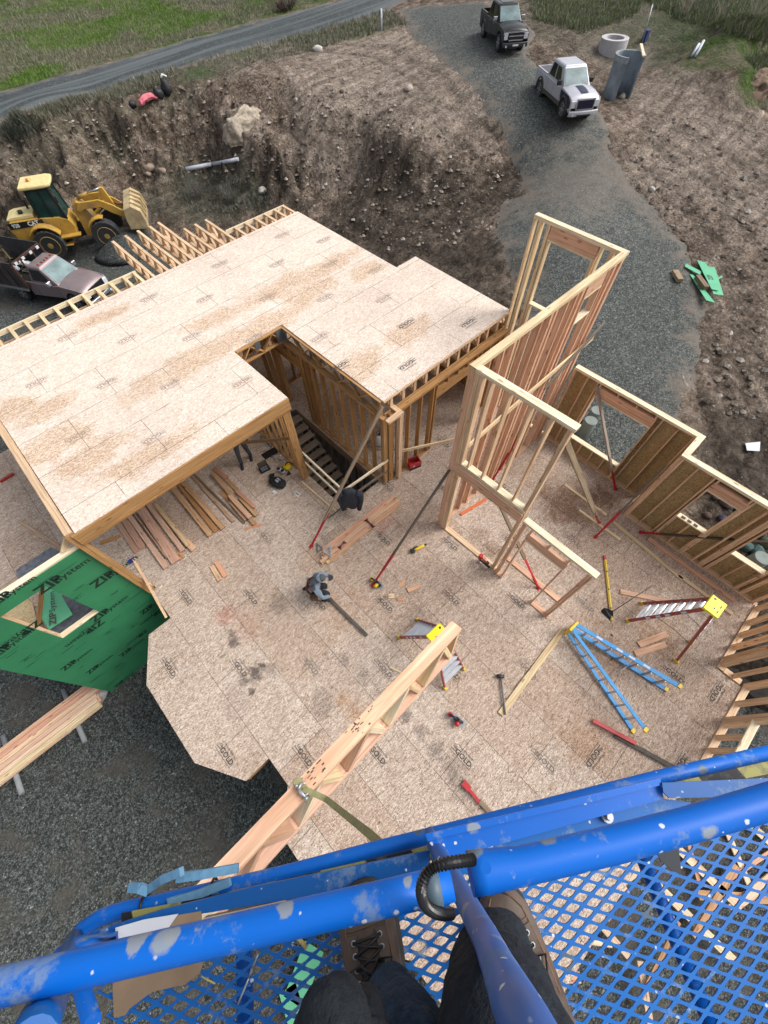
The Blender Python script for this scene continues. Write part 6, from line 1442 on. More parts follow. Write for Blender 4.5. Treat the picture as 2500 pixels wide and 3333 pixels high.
        for xx in ((1.1, -.45) if flat else (1.12, -.08, -1.02)): mb.box((xx, s_*(hw)-.004, zb+.02), (xx+.012, s_*hw+.003, zt+.04))
        mb.build('door_gap', M_UNDER, t, local=True)
        if low: mb = MB(); mb.box((-1.32, s_*(hw+.012)-.012, zb-.02), (1.25, s_*(hw+.012)+.012, zb+.16)); mb.build('side_cladding', low, t, local=True)
        if k.get('flare'):
            for cx in (wbF, wbR):
                mb = MB(); mb.tube([(cx+.56*math.cos(a), s_*(hw+.01), .42+.56*math.sin(a)) for a in np.linspace(-.1, math.pi+.1, 14)], .055, 6); mb.build('fender_flare', k['flare'][0 if cx > 0 else 1], t, local=True)
        if k.get('fender') is not None:
            mb = MB(); mb.prism([(1.15, zt+.02), (1.2, zb+.35), (1.35, .66), (1.5, .86), (1.85, .99), (2.2, .86), (2.42, .6), (2.7, .7), (2.7, .94), (2.3, zt-.0)], 0, .012, M=Matrix.Translation((0, s_*hw+(.012 if s_ > 0 else .002), 0)) @ MX); mb.build('fender', k['fender'], t, local=True)
    # nose
    if grille == 'bars':
        mb = MB(); mb.box((Lf-.04, -.55, .68), (Lf+.005, .55, 1.04)); mb.build('grille', M_BLK, t, local=True)
        mb = MB()
        for z in (1.04, .87, .68): mb.box((Lf-.02, -.88 if z > 1 else -.56, z-.022), (Lf+.03, .88 if z > 1 else .56, z+.032))
        mb.build('grille_bar', M_CHROME, t, local=True)
    else:
        mb = MB(); mb.box((Lf-.03, -.56, .66), (Lf+.02, .56, 1.03)); gp = mb.build('grille', k.get('grillem', M_BLK), t, local=True)
        mb = MB(); mb.box((Lf-.02, -.60, 1.02), (Lf+.035, .60, 1.08)); mb.box((Lf-.02, -.60, .62), (Lf+.035, .60, .66)); mb.box((Lf-.02, -.61, .62), (Lf+.035, -.55, 1.08)); mb.box((Lf-.02, .55, .62), (Lf+.035, .61, 1.08))
        mb.build('grille_surround', k.get('surround', M_CHROME), t, local=True)
        mb = MB()
        for z in (.75, .84, .93): mb.box((Lf+.02, -.53, z-.012), (Lf+.028, .53, z+.012))
        mb.build('grille_slat', mat_plain('dark_slat', (.004, .006, .02), .4), gp, local=True)
    for s_ in (-1, 1):
        mb = MB(); y0, y1 = (.62, .93) if s_ > 0 else (-.93, -.62); mb.box((Lf-.16, y0, .70), (Lf-.01, y1, 1.0)); mb.build('headlight', M_LAMP, t, local=True, bevel=.03)
        mb = MB(); y0, y1 = (.86, .975) if s_ > 0 else (-.975, -.86); mb.box((Lf-.26, y0, .74), (Lf-.04, y1, .98)); mb.build('turn_lamp', k.get('turn', M_AMBER), t, local=True)
    mb = MB(); bm_ = k.get('bumper', M_CHROME)
    mb.loft([[Vector((x, y, z)) for x, z in ((Lf-.05, .36), (Lf+.12-.10*abs(y)**2, .36), (Lf+.16-.10*abs(y)**2, .46), (Lf+.14-.10*abs(y)**2, .58), (Lf-.05, .60))] for y in (-.98, -.7, -.3, 0, .3, .7, .98)], sm=False); mb.build('front_bumper', bm_, t, local=True, bevel=.02)
    mb = MB(); mb.box((Lf+.08, -.45, .38), (Lf+.165, .45, .45)); mb.build('bumper_intake', M_BLK, t, local=True)
    if k.get('plate'): mb = MB(); mb.box((Lf+.16, -.22, .44), (Lf+.175, .22, .52)); mb.build('bumper_plate', M_WHT, t, local=True)
    for s_ in (-1, 1):
        mb = MB(); mb.cyl((Lf+.04, s_*.72, .43), (Lf+.125, s_*.72, .43), .06, 10); mb.build('fog_lamp', M_LAMP, t, local=True)
    # bed
    if not flat:
        mb = MB()
        for s_ in (-1, 1):
            y0, y1 = (hw-.14, hw-.02) if s_ > 0 else (-hw+.02, -hw+.14); mb.box((Lr, y0, zt-.02), (-1.42, y1, zt+.16))
        mb.box((Lr-.02, -hw+.05, .5), (Lr+.05, hw-.05, zt+.15)); mb.build('bed_wall', paint, t, local=True, bevel=.02)
        mb = MB(); mb.box((Lr+.05, -hw+.1, .78), (-1.42, hw-.1, .80)); mb.box((-1.46, -hw+.1, .8), (-1.42, hw-.1, zt+.12)); mb.build('bed_floor', k.get('bedm', M_UNDER), t, local=True)
        mb = MB(); 
        for s_ in (-1, 1): mb.box((Lr-.03, s_*.86-.07, .72), (Lr+.06, s_*.86+.07, 1.1))
        mb.build('tail_lamp', mat_plain('tail_red', (.3, .01, .01), .3), t, local=True); mb = MB(); mb.box((Lr-.2, -.9, .45), (Lr-.02, .9, .62)); mb.build('rear_bumper', M_CHROME, t, local=True, bevel=.02)
    t.scale = (scale, scale, scale*k.get('tall', 1.12))
    for x in ((wbF, wbR)):
        for s_ in (-1, 1): wheel(t, x, s_*.86, r*(1.06 if k.get('flare') else 1), .28, steer=k.get('steer', 0) if x > 0 else 0)
    return t
M_SILV = mat_plain('silver_paint', (.50, .51, .56), .32, .25, vary=.06, scale=1.5, dirt=(.30, .27, .23, .35)); M_NAVY = mat_plain('navy_paint', (.012, .018, .055), .4, .1); M_BPAINT = mat_plain('black_paint', (.010, .011, .014), .18, .2, vary=.1, spec=.6, dirt=(.06, .055, .05, .35)); M_OLIVE = mat_plain('olive_cladding', (.075, .070, .055), .7)
M_TAUPE = mat_plain('taupe_paint', (.24, .19, .195), .35, .25, vary=.08, scale=2, dirt=(.14, .11, .10, .4))
def veh_pose(pf, pr, z=None):
    f = gpt(*pf); r_ = gpt(*pr); d = f-r_; rz = math.atan2(d.y, d.x); m = (f+r_)/2; return m, rz, d.length
# silver pickup: near-side wheels touch the ground at these photo points
m, rz, L = veh_pose((1815, 400), (1757, 317)); off = Vector((math.sin(rz), -math.cos(rz), 0))*.92
# near side is the truck's right side (local -y)
scS = L/3.80*1.12
tr = pickup('pickup_truck', 'silver crew cab pickup with navy fenders and hood stripe on the gravel drive', m-off*scS+Vector((0, 0, .03)), rz, scS, M_SILV, low=M_OLIVE, grille='box', scoop=M_NAVY, flare=(M_OLIVE, M_OLIVE), fender=M_NAVY, grillem=mat_plain('navy_grille', (.006, .010, .05), .4), surround=M_CHROME, bumper=M_SILV, mirror=M_BLK, bedm=mat_plain('bed_liner', (.22, .22, .23), .7, vary=.3), turn=mat_plain('pink_amber', (.62, .36, .32), .3))
mb = MB(); mb.cyl((-2.2, -.55, .95), (-1.55, .1, 1.05), .05, 8); mb.cyl((-2.6, .5, .9), (-1.6, .62, 1.25), .04, 8); props(mb.build('bed_cargo_pipe', M_GRYM, tr, local=True))
mb = MB(); mb.cyl((.35, .62, 1.92), (.30, .62, 2.12), .012, 6); mb.build('antenna', M_BLK, tr, local=True)
m, rz, L = veh_pose((1624, 180), (1566, 119)); off = Vector((math.sin(rz), -math.cos(rz), 0))*.92; scB = L/3.80*.82
tr2 = pickup('pickup_truck', 'black crew cab pickup with chrome grille bars parked furthest up the gravel drive', m-off*scB+Vector((0, 0, .03)), rz, scB, M_BPAINT, grille='bars', bumper=mat_plain('dark_bumper', (.06, .065, .07), .35, .4), mirror=M_CHROME, handle=M_CHROME, plate=True, turn=M_LAMP)
mb = MB(); mb.box((-.7, -.45, 1.945), (.25, .45, 1.955)); mb.build('sunroof', M_DGLASS, tr2, local=True)
t = thing('machine', 'red power tool with its handle riding in the bed of the black pickup', 'machine', tr2.location, rz=rz, scale=scB)
mb = MB(); mb.box((-2.0, -.3, .82), (-1.6, .25, 1.35)); mb.build('engine', M_RED, t, local=True, bevel=.04); mb = MB(); mb.tube([(-1.75, -.28, 1.3), (-1.62, -.28, 1.9), (-1.62, .2, 1.95), (-1.75, .2, 1.3)], .03, 6); mb.box((-1.72, -.2, 1.7), (-1.66, .15, 1.95)); mb.build('handle', M_BLK, t, local=True)

# old flatbed / dump truck
m, rz, L = veh_pose((252, 962), (120, 948)); 
f = gpt(262, 970); r_ = gpt(112, 944)
rz = math.atan2(*(at(345, 915, -2.0)-at(105, 800, -1.6)).yx)
cen = at(200, 915, -1.35)
c0 = gpt(205, 935)
dmp = pickup('dump_truck', 'old taupe truck with black high sided dump bed full of scrap beside the loader', (2.15, 27.5, gz(2.15, 27.4)+.02), R_(-60), .90, M_TAUPE, grille='box', flat=True, surround=M_BLK, bumper=M_CHROME, mirror=M_CHROME, turn=M_LAMP)
mb = MB()
for k in (-.5, -.22, 0, .22, .5): mb.prism([(.22, -.05+k), (.36, -.03+k), (.36, .03+k), (.22, .05+k)], 1.94, 1.99)
mb.build('roof_lamp', mat_plain('roof_amber', (.40, .10, .05), .4), dmp, local=True)
M_DUMP = mat_plain('dark_dump_steel', (.030, .032, .036), .75, vary=.35, scale=3, dirt=(.10, .09, .09, .5)); M_RUST = mat_plain('rusty_frame', (.06, .028, .018), .8, vary=.3)
mb = MB()
for s_ in (-1, 1): mb.box((-3.9, s_*1.12-.03, .95), (-.85, s_*1.12+.03, 2.15))
mb.box((-3.9, -1.12, .92), (-.85, 1.12, .98)); mb.build('dump_bed', M_DUMP, dmp, local=True)
mb = MB()
for k in range(6):
    for s_ in (-1, 1): mb.box((-3.85+k*.58, s_*1.17-.03, .95), (-3.77+k*.58, s_*1.17+.03, 2.12))
mb.box((-.90, -1.15, 2.05), (-.82, 1.15, 2.15)); mb.box((-.90, -1.15, .95), (-.82, -1.07, 2.15)); mb.box((-.90, 1.07, .95), (-.82, 1.15, 2.15)); mb.box((-.88, -.5, .95), (-.84, -.42, 2.1)); mb.box((-.88, .42, .95), (-.84, .5, 2.1)); mb.build('bed_rib', M_RUST, dmp, local=True)
mb = MB(); mb.box((-3.9, -1.22, .80), (-.9, -1.12, .93)); mb.build('bed_trim', M_CHROME, dmp, local=True)
for y in (-.85, -.3, .3, .85): mb = MB(); mb.box((-.83, y-.09, 1.98), (-.78, y+.09, 2.10)); mb.build('work_lamp', M_LAMP, dmp, local=True)
random.seed(8)
for k, (x, y, z, lb, mm) in enumerate(((-1.6, .2, 1.6, 'long white crumpled panel on top of the scrap in the dump bed', M_WHT), (-2.3, -.3, 1.55, 'pale blue white crumpled panel left of the long white one', mat_plain('blue_white', (.42, .50, .58), .5)), (-3.2, -.6, 1.5, 'round white object at the tail of the dump bed', M_WHT))):
    t = thing('scrap', lb, 'scrap', dmp.location, rz=R_(-60), scale=.90); mb = MB(); rings = []
    for i in range(8):
        f = i/7; rings.append([Vector((x-.45+f*.95, y+math.cos(a)*(.22+.12*noise.noise((f*3, k*3.1, math.cos(a)*2)))*(1-abs(f-.5)), z+math.sin(a)*.14*(1-abs(f-.5))+.1*noise.noise((f*4, a, k)))) for a in np.linspace(0, 6.283, 9)[:-1]])
    mb.loft(rings, sm=False); mb.build('panel', mm, t, local=True)
for k in range(9):
    t_ = mat_plain('scrap_%d' % k, random.choice([(.05,.06,.07), (.16,.11,.05), (.22,.24,.25), (.30,.12,.04), (.06,.10,.08)]), .7)
t = thing('scrap_load', 'mixed dark and rusty scrap filling the dump bed', 'scrap', dmp.location, rz=R_(-60), scale=.90); 
for k in range(26):
    mb = MB(); x = random.uniform(-3.7, -1.05); y = random.uniform(-.95, .95); z = random.uniform(1.1, 1.55); a = Vector((x, y, z)); d = Vector((random.uniform(-1, 1), random.uniform(-1, 1), random.uniform(-.3, .5))).normalized()*random.uniform(.15, .45)
    mb.beam(a-d, a+d, random.uniform(.06, .3), random.uniform(.02, .1)); mb.build('scrap_piece', bpy.data.materials['scrap_%d' % (k % 9)], t, local=True)
mb = MB(); mb.box((-3.8, -1.05, .99), (-.95, 1.05, 1.2)); mb.build('load_base', M_UNDER, t, local=True)

# ------------------------------------------------------------------ wheel loader
M_CAT = mat_plain('loader_yellow', (.47, .275, .045), .55, vary=.18, scale=2.5, dirt=(.20, .15, .10, .75)); M_CATL = mat_plain('loader_roof_yellow', (.72, .60, .28), .6, vary=.12, dirt=(.40, .33, .2, .4)); M_LGL = mat_plain('green_cab_glass', (.012, .045, .040), .1, vary=.5, scale=1.2, spec=.8)
fw = gpt(345, 800)
LR = R_(-26)
ldr = thing('wheel_loader', 'yellow wheel loader with green glass cab and raised arm holding a toothed bucket', 'wheel loader', (4.95, 30.6, gz(4.95, 30.6)), rz=LR, scale=.93)
R0 = .80
for x in (1.75, -1.45):
    for s_ in (-1, 1): wheel(ldr, x, s_*1.05, R0, .58, rim=mat_plain('loader_rim', (.34, .23, .06), .6, vary=.3) if 'loader_rim' not in bpy.data.materials else bpy.data.materials['loader_rim'], tread=True, steer=R_(0))
mb = MB(); mb.prism([(-3.0, .85), (-1.0, .70), (.1, .75), (.25, 1.35), (.1, 1.75), (-.3, 1.9), (-1.5, 2.0), (-2.9, 2.0), (-3.15, 1.75)], -.72, .72, M=MX_ if False else Matrix(((1, 0, 0, 0), (0, 0, -1, 0), (0, 1, 0, 0), (0, 0, 0, 1)))); mb.build('engine_body', M_CAT, ldr, local=True, bevel=.07)
MXZ = Matrix(((1, 0, 0, 0), (0, 0, -1, 0), (0, 1, 0, 0), (0, 0, 0, 1)))
mb = MB(); mb.prism([(-3.05, 2.0), (-1.55, 2.0), (-1.55, 2.20), (-2.7, 2.17), (-3.0, 2.1)], -.58, .58, M=MXZ); hd_ = mb.build('engine_hood', M_CATL, ldr, local=True, bevel=.04)
mb = MB(); mb.cyl((-1.85, .2, 2.15), (-1.85, .2, 2.65), .06, 10); mb.build('exhaust', M_BLK, hd_, local=True); mb = MB(); mb.cyl((-2.2, -.25, 2.15), (-2.2, -.25, 2.32), .13, 12); mb.build('air_intake', M_BLK, hd_, local=True)
for s_ in (-1, 1):
    y = s_*.735
    mb = MB(); mb.box((-3.05, min(y, y+s_*.006), 1.66), (-1.2, max(y, y+s_*.006), 1.96)); dk = mb.build('decal_band', M_BLK, ldr, local=True)
    M = Matrix.Translation((-1.75 if s_ < 0 else -1.75, y+s_*.008, 1.81)) @ (Matrix(((1, 0, 0, 0), (0, 0, -1, 0), (0, 1, 0, 0), (0, 0, 0, 1))) if s_ < 0 else Matrix(((-1, 0, 0, 0), (0, 0, 1, 0), (0, 1, 0, 0), (0, 0, 0, 1))))
    mb = MB(); mb.add_mesh(text_mesh('CAT', .04), M @ Matrix.Scale(.30, 4)); mb.build('lettering', M_WHT, dk, local=True); mb = MB(); mb.add_mesh(text_mesh('928', .03), Matrix.Translation((-.93, 0, 0)) @ M @ Matrix.Scale(.26, 4)); mb.build('number', M_WHT, dk, local=True)
    mb = MB(); mb.box((-1.35, y-.35 if s_ < 0 else y-.05, .95), (.35, y+.05 if s_ < 0 else y+.35, 1.03)); mb.box((-.9, s_*.9-.2, .55), (-.3, s_*.9+.2, .6)); mb.build('step', M_CAT, ldr, local=True, bevel=.02)
    # fenders
    mb = MB(); mb.loft([[Vector((-1.45+q*math.cos(a), s_*(.78+w_), .80+q*math.sin(a))) for q, w_ in ((.93, 0), (.93, .5), (.98, .5), (.98, 0))] for a in np.linspace(.5, 2.4, 8)], sm=False); mb.build('rear_fender', M_CAT, ldr, local=True)
mb = MB(); mb.prism([(-.2, .55), (.5, .6), (.6, 1.1), (-.1, 1.3)], -.25, .25, M=MXZ); mb.build('hitch', M_UNDER, ldr, local=True)
# cab
mb = MB(); b0 = [(-1.35, -.66), (.05, -.66), (.05, .66), (-1.35, .66)]; t0 = [(-1.22, -.60), (-.10, -.60), (-.10, .60), (-1.22, .60)]
mb.loft([[Vector((x, y, 1.75)) for x, y in b0], [Vector((x, y, 3.30)) for x, y in t0]], sm=False); cb = mb.build('cab_glass', M_LGL, ldr, local=True)
mb = MB()
for (a, b) in zip(b0, t0): mb.beam(Vector((*a, 1.75)), Vector((*b, 3.32)), .09, .09)
for s_ in (-1, 1): mb.beam((-.62, s_*.665, 1.75), (-.60, s_*.61, 3.3), .07, .04); mb.beam((-1.35, s_*.67, 1.82), (.05, s_*.67, 1.82), .05, .12); mb.beam((-1.2, s_*.62, 3.24), (-.1, s_*.62, 3.24), .05, .10)
mb.build('cab_frame', M_BLK, ldr, local=True)
mb = MB(); mb.prism([(-1.45, -.72), (-.1, -.76), (.16, -.62), (.20, 0), (.16, .62), (-.1, .76), (-1.45, .72)], 3.30, 3.46); rf = mb.build('cab_roof', M_CATL, ldr, local=True, bevel=.05)
mb = MB(); mb.cyl((-.95, 0, 3.46), (-.95, 0, 3.58), .07, 10); mb.build('beacon', M_AMBER, rf, local=True); mb = MB(); mb.tube([(-.82, -.16, 3.46), (-.82, -.16, 3.6), (-.82, .16, 3.6), (-.82, .16, 3.46)], .014, 6); mb.build('beacon_guard', M_CATL, rf, local=True)
mb = MB()
for s_ in (-1, 1): mb.tube([(.0, s_*.62, 3.2), (.18, s_*.95, 3.05), (.18, s_*.95, 2.8)], .014, 6); mb.box((.14, s_*.95-.06, 2.65), (.20, s_*.95+.06, 2.95))
mb.build('mirror', M_BLK, ldr, local=True)
# front frame, arms, linkage, bucket (y centre)
mb = MB(); mb.prism([(.45, .55), (1.5, .55), (1.9, .85), (1.5, 1.2), (1.1, 2.2), (.85, 2.35), (.55, 2.2), (.5, 1.2)], -.34, .34, M=MXZ); mb.build('front_frame', M_CAT, ldr, local=True, bevel=.04)
for s_ in (-1, 1):
    mb = MB(); mb.prism([(.75, 2.05), (1.0, 2.35), (2.1, 2.35), (2.7, 2.0), (3.45, 1.35), (3.4, 1.08), (2.5, 1.62), (2.05, 1.98), (1.1, 2.0), (.85, 1.9)], -.06, .06, M=Matrix.Translation((0, s_*.50, 0)) @ MXZ); mb.build('lift_arm', M_CAT, ldr, local=True, bevel=.02)
    mb = MB(); mb.cyl((1.0, s_*.42, 1.15), (1.75, s_*.42, 1.6), .085, 12); mb.build('lift_cylinder', M_CAT, ldr, local=True); mb = MB(); mb.cyl((1.75, s_*.42, 1.6), (2.2, s_*.45, 1.85), .045, 10); mb.build('piston_rod', M_CHROME, ldr, local=True)
    mb = MB(); mb.loft([[Vector((1.75+q*math.cos(a), s_*(.78+w_), .80+q*math.sin(a))) for q, w_ in ((.90, 0), (.90, .45), (.94, .45), (.94, 0))] for a in np.linspace(1.3, 2.5, 6)], sm=False); mb.build('front_fender', M_CAT, ldr, local=True)
mb = MB(); mb.box((2.0, -.5, 1.95), (2.3, .5, 2.15)); mb.prism([(2.0, 2.0), (2.35, 2.75), (2.55, 2.7), (2.75, 1.75), (2.5, 1.7)], -.1, .1, M=MXZ); mb.build('bell_crank', M_CAT, ldr, local=True, bevel=.02)
mb = MB(); mb.cyl((.95, 0, 2.35), (1.6, 0, 2.55), .09, 12); mb.build('tilt_cylinder', M_CAT, ldr, local=True); mb = MB(); mb.cyl((1.6, 0, 2.55), (2.35, 0, 2.68), .045, 10); mb.build('piston_rod', M_CHROME, ldr, local=True); mb = MB(); mb.cyl((2.62, 0, 1.9), (3.35, 0, 1.75), .06, 10); mb.build('tilt_link', mat_plain('brown_link', (.16, .08, .04), .6), ldr, local=True)
# bucket, tilted down so that its mouth faces the ground
bk = [(3.30, 1.95), (3.75, 2.05), (4.15, 1.75), (4.22, 1.25), (4.18, .75)]; bi = [(4.12, .75), (4.12, 1.22), (4.05, 1.66), (3.73, 1.93), (3.36, 1.86), (3.28, 1.4), (3.32, .95), (3.24, .92), (3.2, 1.4)]
mb = MB(); mb.prism((bk+bi)[::-1], -1.28, 1.28, M=MXZ); bko = mb.build('bucket', mat_plain('worn_bucket', (.46, .36, .20), .6, vary=.3, scale=2, dirt=(.25, .17, .11, .7)), ldr, local=True)
for s_ in (-1, 1): mb = MB(); mb.prism([(3.22, .95), (3.3, 1.95), (3.75, 2.05), (4.15, 1.75), (4.2, .85)][::-1], -.03, .03, M=Matrix.Translation((0, s_*1.27, 0)) @ MXZ); mb.build('bucket_side', bpy.data.materials['worn_bucket'], bko, local=True)
mat_plain('tooth_steel', (.30, .26, .25), .5, .4)
for k in range(8): mb = MB(); y = -1.2+k*2.4/7; mb.beam((4.18, y, .85), (4.24, y, .55), .10, .05, up=(0, 1, 0)); mb.build('bucket_tooth', bpy.data.materials['tooth_steel'], bko, local=True)
mb = MB()
for y in (-.8, -.25, .25, .8): mb.prism([(3.7, 2.06), (4.17, 1.77), (4.25, 1.3), (4.34, 1.3), (4.25, 1.85), (3.75, 2.14)][::-1], -.05, .05, M=Matrix.Translation((0, y, 0)) @ MXZ)
mb.build('wear_strip', bpy.data.materials['worn_bucket'], bko, local=True)

# ------------------------------------------------------------------ site things
def ring_solid(mb, c, ro, ri, h, n=28, a0=0, a1=2*math.pi, M=None, col=(1, 1, 1), jag=0.0):
    full = abs(a1-a0-2*math.pi) < 1e-6; an = np.linspace(a0, a1, n+1); an = an[:-1] if full else an; L = []
    for i, a in enumerate(an):
        e = jag*noise.noise((i*.9, 1.3, 0)); q = [Vector((math.cos(a)*ro, math.sin(a)*ro, 0)), Vector((math.cos(a)*ro, math.sin(a)*ro, h+e)), Vector((math.cos(a)*ri, math.sin(a)*ri, h+e)), Vector((math.cos(a)*ri, math.sin(a)*ri, 0))]
        L.append([(M @ p if M else p)+c for p in q])
    if full: L.append(L[0])
    mb.loft(L, col, cap=not full, sm=False)
M_CRING = mat_plain('pale_concrete', (.46, .45, .46), .9, vary=.15, scale=2)
q = gpt(1990, 165); mb = MB(); ring_solid(mb, q+Vector((0, 0, -.3)), .80, .52, .85); props(mb.build('concrete_ring', M_CRING), 'pale concrete manhole ring half buried on the slope above the pickup', 'concrete ring')
t = thing('culvert_section', 'standing broken grey concrete pipe section open towards the right beside the silver pickup', 'concrete pipe', gpt(2010, 320))
L0 = t.location; mb = MB(); a_ = math.atan2(-.6, .8)
ring_solid(mb, Vector(L0)+Vector((.2, .2, -.1)), .74, .64, 1.75, 26, R_(-115+42), R_(-115-42+360)); mb.build('pipe_wall', mat_plain('grey_pipe', (.22, .26, .30), .75, vary=.4, scale=1.5), t)
mb = MB(); ring_solid(mb, Vector(L0)+Vector((.2, .2, 1.42)), .78, .743, .24, 26, R_(-115+42), R_(-115-42+360)); mb.build('collar', mat_plain('pale_pipe', (.26, .29, .31), .75, vary=.3), t)
mb = MB(); p = Vector(L0)+Vector((.2, .2, 1.70)); mb.beam(p+Vector((-.15, -.80, .0)), p+Vector((1.15, .15, .10)), .14, .06, PALE); props(mb.build('plank', M_WOOD), 'pale plank laid across the top of the broken concrete pipe', 'plank')
M_PVC = mat_plain('white_pipe', (.62, .66, .72), .5, vary=.1)
a = gpt(608, 558, .12); b = gpt(690, 542, .12); c = gpt(778, 526, .12)
mb = MB(); mb.tube([a, b], .11, 10); props(mb.build('pipe', M_PVC), 'near half of the white pipe lying at the foot of the spoil bank', 'pipe', 'white pipes below the bank'); mb = MB(); mb.tube([b+Vector((.1, -.05, 0)), c], .10, 10); props(mb.build('pipe', M_PVC), 'far half of the white pipe at the bank foot, reaching right', 'pipe', 'white pipes below the bank')
for (u, v, lb) in (((2250, 186), (2270, 156), 'left one of two white pipes leaning in the cut of the right bank'), ((2262, 186), (2285, 146), 'right one, the longer, of two white pipes leaning in the right bank')):
    mb = MB(); mb.tube([gpt(*u, .06), gpt(*v, .15)], .07, 8); props(mb.build('pipe', M_PVC), lb, 'pipe')
mb = MB(); q = gpt(2088, 150); mb.tube([q, q+Vector((.15, .3, 1.6))], .035, 6); props(mb.build('stake', M_GRYM), 'thin grey stake standing right of the concrete ring', 'stake')
mb = MB(); q = gpt(2097, 140); mb.box(q, q+Vector((.3, .25, .5))); props(mb.build('blue_marker', mat_plain('blue_marker', (.02, .04, .16), .6)), 'small dark blue marker at the foot of the grey stake', 'marker')
mb = MB(); mb.tube([gpt(1242, 100), gpt(1242, 100)+Vector((0, 0, 1.0))], .06, 8); props(mb.build('stake', M_PVC), 'short white post in the weeds at the road junction', 'stake')
# green offcuts on the gravel
def c7(x, y): return (2100+x*400/952, 700+y*400/952)
for pts, lb, z in (([(390,368),(462,378),(545,600),(530,640),(472,632)], 'widest light green offcut in the middle of the scatter on the gravel', .05), ([(465,405),(535,410),(575,668),(487,664),(490,600)], 'light green offcut under the widest one, reaching lowest right', .03),
                   ([(340,468),(365,470),(510,725),(440,708)], 'long tapering light green offcut at the near left of the scatter', .04), ([(308,390),(420,462),(405,495),(297,415)], 'short light green strip pointing to the upper left', .07), ([(580,486),(588,498),(470,585),(462,570)], 'thin light green strip lying across the others to the right', .09)):
    w3 = [gpt(*c7(*p)) for p in pts]; zz = max(p.z for p in w3)+z; mb = MB(); mb.prism([(p.x, p.y) for p in w3][::-1], zz, zz+.012); o = mb.build('green_offcut', [M_LGREEN]); props(o, lb, 'board offcut', 'green offcuts')
    if len(pts) >= 4 and 'short' not in lb and 'thin' not in lb:
        mb = MB(); c = sum(w3, Vector())/len(w3); d = (w3[-1]-w3[0]).normalized(); mb.add_mesh(text_mesh('ZIP', .03), Matrix.Translation((c.x, c.y, zz+.015)) @ Matrix.Rotation(math.atan2(d.y, d.x)+math.pi, 4, 'Z') @ Matrix.Scale(.26, 4)); mb.build('print', mat_plain('green_print', (.015, .08, .05), .7), o)
def gbeam(a, b, w_, t_, tone, lb, dz=.05):
    mb = MB(); p = gpt(*a, dz); q = gpt(*b, dz); q.z = p.z = max(p.z, q.z); mb.beam(p, q, w_, t_, tone); props(mb.build('wood_block', M_WOOD), lb, 'block')
gbeam(c7(220,450), c7(255,535), .24, .14, (.34, .28, .2), 'weathered timber block lying left of the green offcuts', .08)
gbeam(c7(385,505), c7(440,615), .20, .16, (.22, .17, .12), 'brown timber block lying on the green offcuts', .16)
w3 = [gpt(*p) for p in ((2422, 1446), (2460, 1450), (2461, 1478), (2425, 1472))]; zz = max(p.z for p in w3)+.05; mb = MB(); mb.prism([(p.x, p.y) for p in w3][::-1], zz, zz+.01); props(mb.build('paper_sheet', M_PAPER), 'white square sheet lying on the mud outside the sheathed wall corner', 'paper')
# round concrete columns outside the windows
M_COL = mat_plain('sonotube_concrete', (.20, .23, .215), .8, vary=.2, scale=3)
for (px, py, top_, lb) in ((1925, 1368, -.15, 'front grey round column outside the large window'), (1945, 1335, -.25, 'rear grey round column outside the large window'), (2485, 1815, -.1, 'dark grey round column outside the smaller windows at the right edge')):
    q = at(px, py, top_); mb = MB(); b_ = Vector((q.x, q.y, gz(q.x, q.y)-.3)); mb.tube([b_, Vector((q.x, q.y, top_-.02)), Vector((q.x, q.y, top_))], [.21, .21, .2], 20); props(mb.build('column', M_COL), lb, 'column')
# black rocks outside the right wall
random.seed(21)
for k, (px, py) in enumerate(((2330,1620),(2360,1640),(2400,1660),(2350,1690),(2390,1700),(2300,1680),(2440,1740),(2470,1730),(2420,1780),(2490,1770),(2460,1800),(2380,1600),(2310,1600))):
    r = random.uniform(.12, .26); q = gpt(px, py); mb = MB(); mb.sphere((0, 0, r*.3), r, tuple(c_*random.uniform(.5, 1.4) for c_ in (.06, .06, .058)), 0, 10, 7, (1, .8, .6), .5); o = mb.build('rock', M_ROCK); o.location = q; o.rotation_euler = (0, 0, k)
    props(o, 'dark wet rock among the rocks outside the small windows of the right wall', 'rock', 'dark rocks outside the right wall')
# rag, clothes on the mound crest
t = thing('tarp', 'pink and white cloth crumpled on the crest of the spoil bank', 'cloth', gpt(478, 332))
L0 = t.location; mb = MB(); rings = [[L0+Vector((-.55+f*1.2, -.3+math.cos(a)*.2, .12+.15*math.sin(f*3)+math.sin(a)*.14+.1*noise.noise((f*5, a, 1)))) for a in np.linspace(0, 6.283, 9)[:-1]] for f in np.linspace(0, 1, 8)]; mb.loft(rings, sm=False); mb.build('cloth', mat_plain('pink_cloth', (.62, .16, .20), .8, vary=.5, scale=2), t)
for (px, py, lb, r) in ((520, 318, 'dark crumpled bag beside the pink cloth on the bank crest', .34), (545, 300, 'black upright bag with a white rim on the bank crest', .4), (435, 350, 'small black bundle left of the pink cloth on the bank crest', .25)):
    q = gpt(px, py); mb = MB(); mb.sphere((0, 0, r*.5), r, n=12, m=8, sq=(.8, .6, .9), jit=.6); o = mb.build('bag', mat_plain('black_sack', (.015, .017, .020), .6, vary=.4)); o.location = q; props(o, lb, 'bag')
q = gpt(548, 296); mb = MB(); mb.tube([q+Vector((-.18, 0, .62)), q+Vector((0, .1, .72)), q+Vector((.2, 0, .6))], .05, 6); props(mb.build('white_rag', M_WHT), 'small white rag on top of the black upright bag', 'cloth')
# dark gravel patch on the far right
q = gpt(2490, 385)
